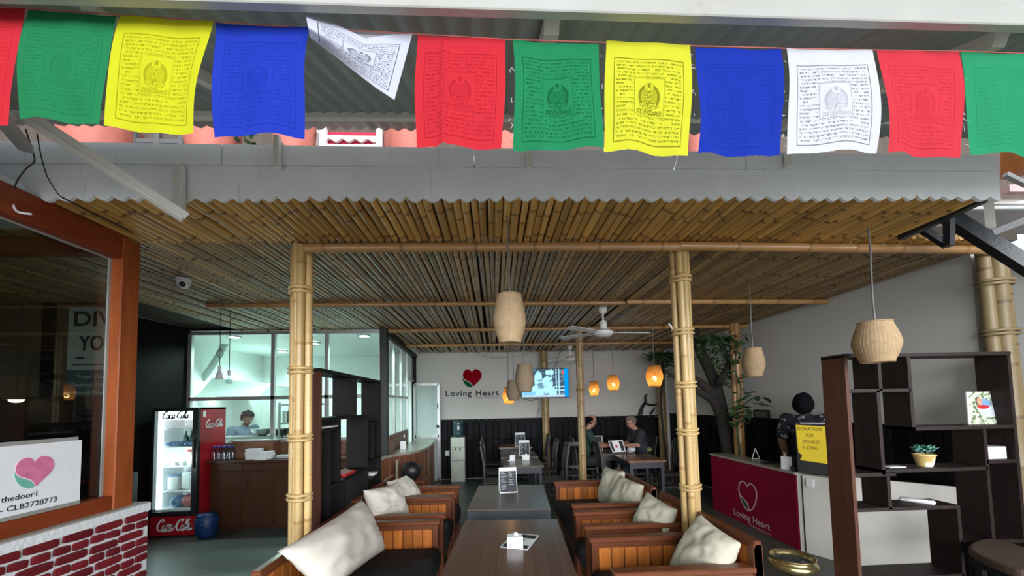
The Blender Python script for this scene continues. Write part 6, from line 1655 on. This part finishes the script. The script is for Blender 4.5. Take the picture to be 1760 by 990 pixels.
# ------------------------------------------------------------------ inside the kitchen
for px, py, lab in ((403, 577, 'cool downlight above the extractor hood, leftmost in the kitchen ceiling'), (485, 602, 'cool downlight deep in the kitchen, left of the thick post'), (541, 588, 'cool downlight just right of the thick post in the kitchen ceiling'), (626, 575, 'cool downlight in the right window of the kitchen front')):
    c = PZ(px, py+1, 2.985); t = thing('ceiling_downlight', lab, 'ceiling light', (c.x, c.y, 2.965), 0, 'kitchen ceiling downlights')
    mm = MB(); mm.lathe([(.075, 0), (.075, .006)], 20); obj('diffuser', mm, MT['downlight'], t)
    mm = MB(); mm.lathe([(.078, -.004), (.10, .0), (.10, .03), (.078, .03)], 20, cap=(False, False)); obj('rim', mm, MT['alu'], t)
    l = bpy.data.lights.new('downlight_beam', 'SPOT'); l.energy = 165; l.color = (.74, 1, .95); l.spot_size = math.radians(160); l.spot_blend = .5; l.shadow_soft_size = .08
    o = bpy.data.objects.new('downlight_beam', l); COL.objects.link(o); o.parent = t; o.location = (0, 0, -.02)
Yh = 7.5
a, b, c, d = PY(325, 645, Yh), PY(466, 661, Yh), PY(466, 682, Yh), PY(325, 684, Yh)
t = thing('extractor_hood', 'grey steel extractor hood behind the left kitchen window', 'extractor hood', ((a.x+b.x)/2, Yh, d.z))
mm = MB(); q0 = V((a.x, Yh, a.z)); q1 = V((b.x, Yh, b.z)); q2 = V((b.x+.05, Yh-.45, c.z)); q3 = V((a.x, Yh-.45, d.z)); bk_ = V((0, .9, 0))
mm.add([q0, q1, q2, q3, q0+bk_, q1+bk_, V((q2.x, Yh+.9, q2.z)), V((q3.x, Yh+.9, q3.z))], [(3, 2, 1, 0), (0, 1, 5, 4), (1, 2, 6, 5), (0, 4, 7, 3), (4, 5, 6, 7)]); obj('canopy', mm, MT['hood'], t, world=True)
mm = MB(); mm.bar((q3.x+.5, Yh, q3.z-.02), (q3.x+.9, Yh, q3.z-.02), .05, .03); obj('lamp_strip', mm, MT['downlight'], t, world=True)
mm = MB(); P = [PY(397, 572, 7.25), PY(383, 598, 7.25), PY(364, 630, 7.28), PY(345, 655, 7.3), PY(330, 672, 7.35)]
n = 60; Q = smooth2([tuple(p) for p in P], 15); mm.tube(Q, [.055+.006*math.sin(i*1.7) for i in range(len(Q))], 10); obj('duct', mm, MT['hood'], t, True, world=True)
Yr = 6.75
t = thing('steel_rack', 'steel shelf rack with utensils behind the middle kitchen window', 'rack', (PY(510, 780, Yr).x, Yr, 0))
xa, xb = PY(480, 740, Yr).x, PY(548, 740, Yr).x
for x in (xa, xb):
    for y in (Yr, Yr+.35):
        mm = MB(); mm.box(x-.015, x+.015, y-.015, y+.015, 0, PY(480, 692, Yr).z); obj('upright', mm, MT['stainless'], t, world=True)
for py in (697, 729, 771): mm = MB(); z = PY(500, py, Yr).z; mm.box(xa, xb, Yr-.01, Yr+.36, z, z+.03); obj('shelf', mm, MT['stainless'], t, world=True)
for i, (px, py, h_, lab) in enumerate(((490, 727, .2, 'short canister on the upper kitchen rack shelf, left'), (500, 727, .28, 'tall canister on the upper kitchen rack shelf, middle'), (511, 728, .16, 'low canister on the upper kitchen rack shelf, right'), (488, 769, .3, 'tall canister on the lower kitchen rack shelf, left'), (499, 769, .3, 'tall canister on the lower kitchen rack shelf, middle'), (512, 769, .24, 'short canister on the lower kitchen rack shelf, right'))):
    p = PY(px, py, Yr+.1); z = PY(500, 729 if py < 740 else 771, Yr).z+.03
    mm = MB(); mm.lathe([(.05, 0), (.055, h_*.8), (.05, h_)], 12, (p.x, Yr+.12, z)); o = fthing('steel_canister', lab, 'canister', mm, 'stainless', (p.x, Yr+.12, z)); o['group'] = 'steel canisters on the kitchen rack'
# steel worktop before the cook
a, b = PY(418, 745, 6.85), PY(466, 738, 6.85)
t = thing('steel_worktop', 'stainless worktop in front of the cook behind the kitchen glass', 'worktop', ((a.x+b.x)/2, 6.9, 0))
mm = MB(); mm.box(a.x-.4, b.x+.1, 6.65, 7.05, 1.22, 1.30); obj('top', mm, MT['stainless'], t, world=True)
for x in (a.x-.35, b.x+.05):
    mm = MB(); mm.box(x-.02, x+.02, 6.7, 7.0, 0, 1.22); obj('leg', mm, MT['stainless'], t, world=True)
mm = MB(); p = PY(449, 733, 6.8); mm.lathe([(.06, 0), (.15, .05), (.20, .12), (.21, .125)], 20, (p.x, 6.85, 1.302)); fthing('steel_bowl', 'shiny steel bowl on the worktop before the cook', 'bowl', mm, 'chrome', (p.x, 6.85, 1.302))
mm = MB(); p = PY(468, 735, 6.8); mm.box(p.x-.0, p.x+.22, 6.75, 6.95, 1.302, 1.42, None, .01); fthing('black_stove', 'black stove box beside the steel bowl in the kitchen', 'stove', mm, 'black_plastic', (p.x, 6.85, 1.302), False)

# ------------------------------------------------------------------ curved granite side counter, stool, helmet
Zs = 1.0
out = [PZ(655, 786, Zs), PZ(681, 780, Zs), PZ(708, 776, Zs), PZ(728, 771, Zs), PZ(741, 764, Zs), PZ(750, 753, Zs)]
poly = [(p.x, p.y) for p in out]; poly += [(-1.84, out[-1].y+.0), (-1.78, 7.2), (-1.725, out[0].y+.25), (out[0].x-.02, out[0].y+.02)]
t = thing('side_counter', 'curved granite-topped counter along the kitchen side glazing', 'counter', (-1.6, 7.0, 0))
ps = smooth2([(p.x, p.y) for p in out], 5)
mm = MB(); mm.prism(ps+poly[6:9], lambda u, v, d: V((u, v, Zs-.04+d)), .04); obj('granite_top', mm, MT['granite'], t, world=True)
mm = MB(); ins = [(x-.07, y+.05) for x, y in ps]; 
for i in range(0, len(ins)-1): 
    a, b = ins[i], ins[i+1]; mm.add([(a[0], a[1], 0), (b[0], b[1], 0), (b[0], b[1], Zs-.04), (a[0], a[1], Zs-.04)], [(0, 1, 2, 3)])
o = obj('wood_front', mm, MT['side_wood'], t, world=True); o.modifiers.new('t', 'SOLIDIFY').thickness = .02
mm = MB(); mm.bar(PZ(681, 786, .97)*1+V((0, 0, -.5)), PZ(684, 786, .97)+V((0, 0, -.5)), .03, .92); obj('edge_strip', mm, MT['granite'], t, world=True)
for px, py, lab in ((695, 770, 'wine glass on the side counter, nearest'), (711, 752, 'wine glass on the side counter beside the kitchen door, left'), (717, 752, 'wine glass on the side counter beside the kitchen door, right')):
    p = PZ(px, py, Zs); mm = MB(); mm.lathe([(.04, 0), (.042, .004), (.006, .01), (.005, .11), (.03, .13), (.048, .17), (.045, .24)], 14, (p.x, p.y, Zs), cap=(True, False)); fthing('wine_glass', lab, 'glass', mm, 'clear', (p.x, p.y, Zs), True)
p = PZ(693, 772, Zs); mm = MB(); mm.box(p.x-.05, p.x+.05, p.y-.02, p.y+.02, Zs, Zs+.14, None, .004); fthing('paper_sign', 'small white card standing on the side counter', 'sign', mm, 'paper', (p.x, p.y, Zs), False)
p = PY(703, 812, 5.9)
t = thing('wooden_stool', 'reddish wooden stool in front of the side counter', 'stool', (p.x+.05, 5.95, 0))
mm = MB(); mm.box(-.2, .22, -.17, .17, .60, .64, None, .01); obj('seat', mm, MT['sofa_wood'], t)
for x in (-.17, .19):
    for y in (-.14, .14): mm = MB(); mm.box(x-.018, x+.018, y-.018, y+.018, 0, .60); obj('leg', mm, MT['sofa_wood'], t)
mm = MB(); c = V((p.x+.02, 5.93, .64)); mm.ball(c+V((0, 0, .13)), (.155, .13, .145), 18, 12); mm.box(c.x+.03, c.x+.19, c.y-.10, c.y+.06, .83, .855, None, .01)
fthing('black_helmet', 'black helmet resting on the wooden stool by the side counter', 'helmet', mm, MT['black_plastic'], c, 50)

# ------------------------------------------------------------------ bay: white board sign, inside poster, lamp added for a pane reflection
a, b, c, d = PX(-14, 765, -2.64), PX(145, 756, -2.64), PX(149, 860, -2.64), PX(-14, 898, -2.64)
t = thing('board_sign', 'white board sign with a painted pink and green heart in the bay window', 'sign', (-2.64, b.y-.3, 1.19))
yv_ = V((0, 1, 0)); base_z = 1.195; top_z = b.z; ye = b.y
fr = frame((-2.662, ye, base_z), (0, -1, 0), (.0, 0, 1), (1, 0, 0))      # u runs towards the viewer
fl_ = lambda u, v, d=0: fr(u, v, d)
W_ = .95; Hs = top_z-base_z
mm = MB(); mm.prism([(0, 0), (W_, 0), (W_, Hs), (0, Hs)], fr, .008); obj('board', mm, MT['paper'], t, world=True)
mm = MB(); mm.prism([(.012, Hs), (W_, Hs), (W_, Hs+.022), (.012, Hs+.022)], lambda u, v, d: fr(u, v, d-.012), .01); mm.prism([(.0, -.004), (W_, -.004), (W_, .018), (.0, .018)], lambda u, v, d: fr(u, v, d+.0085), .004); obj('backing', mm, MT['steel_white'], t, world=True)
# lettering reads left to right for the viewer: left = nearer = larger u
ft = lambda x, y, dd=0: fr(ux0-x, y, .009+dd)
hc = PX(60, 811, -2.652); ux0 = ye-hc.y; hs_ = abs(PX(26, 811, -2.652).y-PX(94, 811, -2.652).y)
hy = hc.z-base_z
fh = lambda x, y, dd=0: fr(ux0-x, hy+y, .009+dd)
mm = MB(); mm.prism(sc([(x, y) for x, y in Hh], hs_*.98), fh, .002); obj('pink_heart', mm, pbr('pink_watercolour', (.66, .18, .33), .7, amt=.45, scale=22), t, world=True)
mm = MB(); mm.prism(sc(Ll, hs_*.98), fh, .002); obj('green_leaf', mm, pbr('mint_watercolour', (.17, .47, .38), .7, amt=.25, scale=22), t, world=True)
mm = MB(); p1, p2 = PX(-20, 868, -2.652), PX(64, 846, -2.652)
def tl2(s, xb, yb, wdt, size):
    B_2 = PX(xb, yb, -2.652)
    fq = lambda x, y, dd=0: fr((ye-B_2.y)+wdt-x, B_2.z-base_z+y, .0095+dd); text(mm, s, fq, 0, 0, size, wdt, 0, bold=.0006)
tl2('WiFi - thedoor1', 64, 852, .285, .042); tl2('Password - CLB2728773', 98, 861, .45, .042)
obj('lettering', mm, MT['ink_black'], t, world=True)
# poster on the inner wall of the bay
Yp = 4.52
a, b = PY(119, 528, Yp), PY(119, 703, Yp); W_ = PY(224, 600, Yp).x-a.x
t = thing('wall_poster', 'pale green poster with big dark letters on the wall inside the bay', 'poster', (a.x+.6, Yp, b.z))
mm = MB(); mm.box(a.x, a.x+W_, Yp, Yp+.02, PY(120, 636, Yp).z, a.z); obj('upper_sheet', mm, pbr('pale_grey_green_sheet', (.46, .52, .46), .8), t, world=True)
mm = MB(); mm.box(a.x, a.x+W_, Yp, Yp+.02, b.z, PY(120, 636, Yp).z); obj('lower_sheet', mm, pbr('dark_teal_sheet', (.08, .12, .12), .8), t, world=True)
fr = frame((a.x, Yp, 0), (1, 0, 0), (0, 0, 1), (0, -1, 0)); X_ = lambda px, py: PY(px, py, Yp).x-a.x
mm = MB(); text(mm, 'DIVE', fr, X_(128, 545), PY(128, 560, Yp).z, .24, X_(218, 560)-X_(128, 560), .003, bold=.006); text(mm, 'YOGA', fr, X_(135, 590), PY(135, 602, Yp).z, .24, X_(222, 600)-X_(135, 600), .003, bold=.006); rect(mm, fr, X_(130, 616), PY(130, 617, Yp).z, X_(145, 616), PY(130, 614, Yp).z); rect(mm, fr, X_(125, 628), PY(130, 628, Yp).z, X_(190, 626), PY(130, 626, Yp).z); obj('lettering', mm, MT['ink_black'], t, world=True)
mm = MB()
for s_, px, py, wpx in (('Yoga Class', 130, 650, 60), ('Teacher Training', 120, 664, 80), ('Sound Therapy', 126, 678, 70), ('Meditation', 132, 691, 50)): text(mm, s_, fr, X_(px, py), PY(px, py, Yp).z, .05, (X_(px+wpx, py)-X_(px, py)), .003, bold=.002)
obj('small_lettering', mm, pbr('grey_green_print', (.34, .42, .40), .8), t, world=True)
p = PY(28, 687, 4.25); t = thing('pane_reflection_lamp', 'small glowing dish lamp added inside the bay for a reflection in the pane', 'lamp', (p.x, p.y, p.z))  # added glowing lamp standing in for a reflection on the bay glass
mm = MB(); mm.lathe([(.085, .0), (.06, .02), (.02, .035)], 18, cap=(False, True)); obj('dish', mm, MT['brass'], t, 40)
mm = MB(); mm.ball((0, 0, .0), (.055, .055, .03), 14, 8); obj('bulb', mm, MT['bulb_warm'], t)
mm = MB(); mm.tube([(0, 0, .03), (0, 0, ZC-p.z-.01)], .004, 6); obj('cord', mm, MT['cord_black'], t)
# ------------------------------------------------------------------ people
def remesh(o, vox):
    m_ = o.modifiers.new('skin', 'REMESH'); m_.mode = 'VOXEL'; m_.voxel_size = vox; m_.use_smooth_shade = True
    s_ = o.modifiers.new('soft', 'SMOOTH'); s_.factor = .5; s_.iterations = 2
def person(label, loc, rotz, J, skin, shirt, trousers, hair, glasses=False, hpitch=.3, hyaw=0, sleeve=.75, vox=.009, cap_hair=None):
    t = thing('person', label, 'person', loc, rotz)
    v = {k: (V(a) if not isinstance(a, list) else [V(q) for q in a]) for k, a in J.items()}
    b = MB()
    b.ball(v['pelvis'], (.115, .165, .11)); b.ball(v['pelvis'].lerp(v['chest'], .5), (.10, .145, .15)); b.ball(v['chest'], (.11, .165, .16))
    b.chain([v['pelvis'], v['chest']], [.10, .11]); b.cap(v['chest']+V((0, 0, .08)), v['neck'], .075, .052); b.cap(v['neck'], v['head']-V((.01, 0, .06)), .052, .05)
    HT = Matrix.Translation(v['head']) @ Matrix.Rotation(hyaw, 4, 'Z') @ Matrix.Rotation(hpitch, 4, 'Y')
    def hb(c, r): b.ball(HT @ V(c), r, 14, 10, HT.to_3x3().to_4x4())
    hb((0, 0, .02), (.098, .078, .098)); hb((.028, 0, -.045), (.066, .060, .072)); hb((.062, 0, -.085), (.028, .030, .025))
    hb((.098, 0, -.022), (.018, .014, .016)); hb((.090, 0, .0), (.012, .010, .03))
    for s_ in (-1, 1): hb((-.005, s_*.080, -.012), (.022, .010, .032)); hb((.072, s_*.036, .022), (.022, .024, .012))
    for i in (0, 1):
        s_ = (-1, 1)[i]
        sh, el, wr = v['sh'][i], v['el'][i], v['wr'][i]
        b.cap(v['chest']+V((0, s_*.08, .07)), sh, .07, .06); b.chain([sh, el, wr], [.055, .043, .030])
        d = (wr-el).normalized(); up = V((0, 0, 1)); lat = d.cross(up); lat = lat.normalized() if lat.length > .1 else V((0, 1, 0)); dn = d.cross(lat).normalized()
        if dn.z > 0: dn = -dn
        b.cap(wr, wr+d*.06, .026, .024); b.cap(wr+lat*.018+d*.03, wr+lat*.022+d*.075, .017, .016); b.cap(wr-lat*.018+d*.03, wr-lat*.022+d*.075, .017, .016)
        for f in range(4):
            o_ = (-.03+.02*f); L = (.062, .072, .068, .054)[f]
            a0 = wr+d*.075+lat*o_; a1 = a0+d*L*.55+dn*.012; a2 = a1+d*L*.35+dn*.028
            b.chain([a0, a1, a2], [.0095, .009, .0075], 7)
        a0 = wr+d*.02-lat*s_*.028; a1 = a0+d*.035-lat*s_*.022+dn*.01; a2 = a1+d*.03+dn*.008
        b.chain([a0, a1, a2], [.012, .0105, .009], 7)
        hp, kn, an = v['hip'][i], v['kn'][i], v['an'][i]
        b.chain([hp, kn, an], [.088, .062, .042]); b.cap(an+V((-.02, 0, -.035)), an+V((.15, 0, -.045)), .036, .028)
    o = obj('body', b, MT[skin], t, True); remesh(o, vox)
    # clothes
    c = MB(); c.ball(v['pelvis']+V((0, 0, .03)), (.135, .182, .12)); c.ball(v['pelvis'].lerp(v['chest'], .5), (.125, .170, .17)); c.ball(v['chest'], (.132, .186, .172)); c.cap(v['chest']+V((0, 0, .09)), v['neck']-V((0, 0, .045)), .10, .066)
    for i in (0, 1):
        s_ = (-1, 1)[i]; c.cap(v['chest']+V((0, s_*.08, .06)), v['sh'][i], .09, .076); c.cap(v['sh'][i], v['sh'][i].lerp(v['el'][i], sleeve), .074, .068)
    o = obj('shirt', c, shirt if not isinstance(shirt, str) else MT[shirt], t, True); remesh(o, .012)
    c = MB(); c.ball(v['pelvis']+V((0, 0, -.02)), (.132, .18, .11))
    for i in (0, 1):
        c.chain([v['hip'][i], v['kn'][i], v['an'][i]+V((0, 0, .03))], [.105, .080, .062])
    o = obj('trousers', c, MT[trousers], t, True); remesh(o, .014)
    for i in (0, 1):
        c = MB(); an = v['an'][i]; c.ball(an+V((.055, 0, -.045)), (.135, .048, .042), 12, 8); obj('shoe', c, MT['black_plastic'], t, True)
        c = MB(); c.ball(HT @ V((.088, (-1, 1)[i]*.033, .004)), .011, 8, 6); obj('eye', c, MT['black_plastic'], t, True)
    c = MB(); c.tube([HT @ V(q) for q in ((.082, -.026, -.060), (.092, 0, -.058), (.082, .026, -.060))], .004, 5); obj('mouth', c, pbr('lips', (.22, .07, .06), .5), t, True)
    if glasses:
        c = MB()
        for s_ in (-1, 1):
            c.tube([HT @ V((.104, s_*.034+.024*math.cos(a), .004+.018*math.sin(a))) for a in [2*pi*k/14 for k in range(14)]], .002, 5, closed=True)
            c.tube([HT @ V((.104, s_*.058, .008)), HT @ V((.0, s_*.084, .004))], .002, 5)
        obj('glasses', c, MT['black_plastic'], t, True)
    hm, kind = hair
    c = MB(); R_ = random.Random(int(loc[0]*100)); n, m = 26, 16; vs = []; keep = {}
    for j in range(m+1):
        th_ = pi*j/m
        for i in range(n):
            a = 2*pi*i/n; dx, dy, dz = math.sin(th_)*math.cos(a), math.sin(th_)*math.sin(a), math.cos(th_)
            k = 1.10+.05*noise.noise(V((dx*4, dy*4, dz*4+loc[1])))
            if kind in ('thick', 'bowed'): k = 1.30+.16*noise.noise(V((dx*3, dy*3, dz*3+loc[1])))
            vs.append(HT @ V((dx*.100*k-.004, dy*.082*k, .022+dz*.102*k)))
            front = dx*.100 > (.035 if kind != 'thick' else .055)
            if kind == 'ring': keep[j, i] = dz < .42 and dx < .25 and dz > -.75
            else: keep[j, i] = dz > -.5 if kind == 'bowed' else (dz > .30 if dx > .35 else dz > -.25 if dx > -.1 else dz > -.72)
    fs = []
    for j in range(m):
        for i in range(n):
            q = [(j, i), (j, (i+1) % n), (j+1, (i+1) % n), (j+1, i)]
            if all(keep[x] for x in q): fs.append(tuple(x*n+y for x, y in q))
    c.add(vs, fs); o = obj('hair', c, MT[hm], t, True)
    so = o.modifiers.new('t', 'SOLIDIFY'); so.thickness = .012; so.offset = -1
    return t
seat = dict(pelvis=(0, 0, .56), chest=(.07, 0, .98), neck=(.115, 0, 1.17), head=(.175, 0, 1.31),
            sh=[(.07, -.195, 1.085), (.07, .195, 1.085)], el=[(.20, -.25, .86), (.18, .25, .86)], wr=[(.40, -.13, .825), (.42, .10, .825)],
            hip=[(.02, -.09, .555), (.02, .09, .555)], kn=[(.42, -.11, .56), (.42, .11, .56)], an=[(.40, -.11, .085), (.42, .11, .085)])
man = dict(seat); man['wr'] = [(.44, -.10, .83), (.40, .06, .86)]
person('seated bald bearded person in a dark green shirt reading at the table', (1.79, 7.66, 0), .0, man, 'skin', 'shirt_green', 'trouser', ('hair_black', 'ring'), True, .30).scale = (1.08, 1.08, 1.06)
wom = dict(seat); wom['chest'] = (.10, 0, .96); wom['neck'] = (.17, 0, 1.12); wom['head'] = (.235, 0, 1.25)
wom['sh'] = [(.12, -.185, 1.05), (.12, .185, 1.05)]; wom['el'] = [(.24, -.22, .84), (.22, .26, .84)]; wom['wr'] = [(.42, -.08, .825), (.40, .12, .825)]
person('seated person with short greying hair in a charcoal navy shirt looking down', (3.06, 7.62, 0), pi, wom, 'skin', 'shirt_navy', 'trouser', ('hair_grey', 'cap'), True, .42).scale = (1.08, 1.08, 1.08)
def floral():
    s = NT('black_white_floral_shirt'); n1 = s.noise(s.co(), 13, 3).ss(.57, .62); col = s.mix(n1, (.010, .011, .018, 1), (.30, .32, .36, 1)); s.bsdf(col, .85); return s.m
stand = dict(pelvis=(0, 0, .93), chest=(.02, 0, 1.29), neck=(.07, 0, 1.475), head=(.135, 0, 1.60),
             sh=[(.02, -.20, 1.40), (.02, .20, 1.40)], el=[(.02, -.26, 1.13), (.04, .27, 1.13)], wr=[(.16, -.20, .95), (.20, .16, .96)],
             hip=[(0, -.09, .90), (0, .09, .90)], kn=[(.02, -.10, .49), (.02, .10, .49)], an=[(-.01, -.10, .085), (-.01, .10, .085)])
cs = dict(stand); cs['head'] = (.17, 0, 1.575); cs['neck'] = (.075, 0, 1.48)
hp = PY(1384, 700, 4.66)
person('standing person with bowed black hair and patterned black shirt behind the counter', (hp.x+.09, 4.76, 0), pi+.75, cs, 'skin_dark', floral(), 'trouser', ('hair_black', 'bowed'), False, 1.0).scale = (1.07, 1.07, 1.07)
ck = PY(425, 718, 7.35)
person('standing cook with dark hair bent over the worktop behind the kitchen glass', (ck.x-.08, 7.36, 0), -.5, stand, 'skin_dark', 'shirt_cook', 'trouser', ('hair_black', 'thick'), False, .35, sleeve=.9)
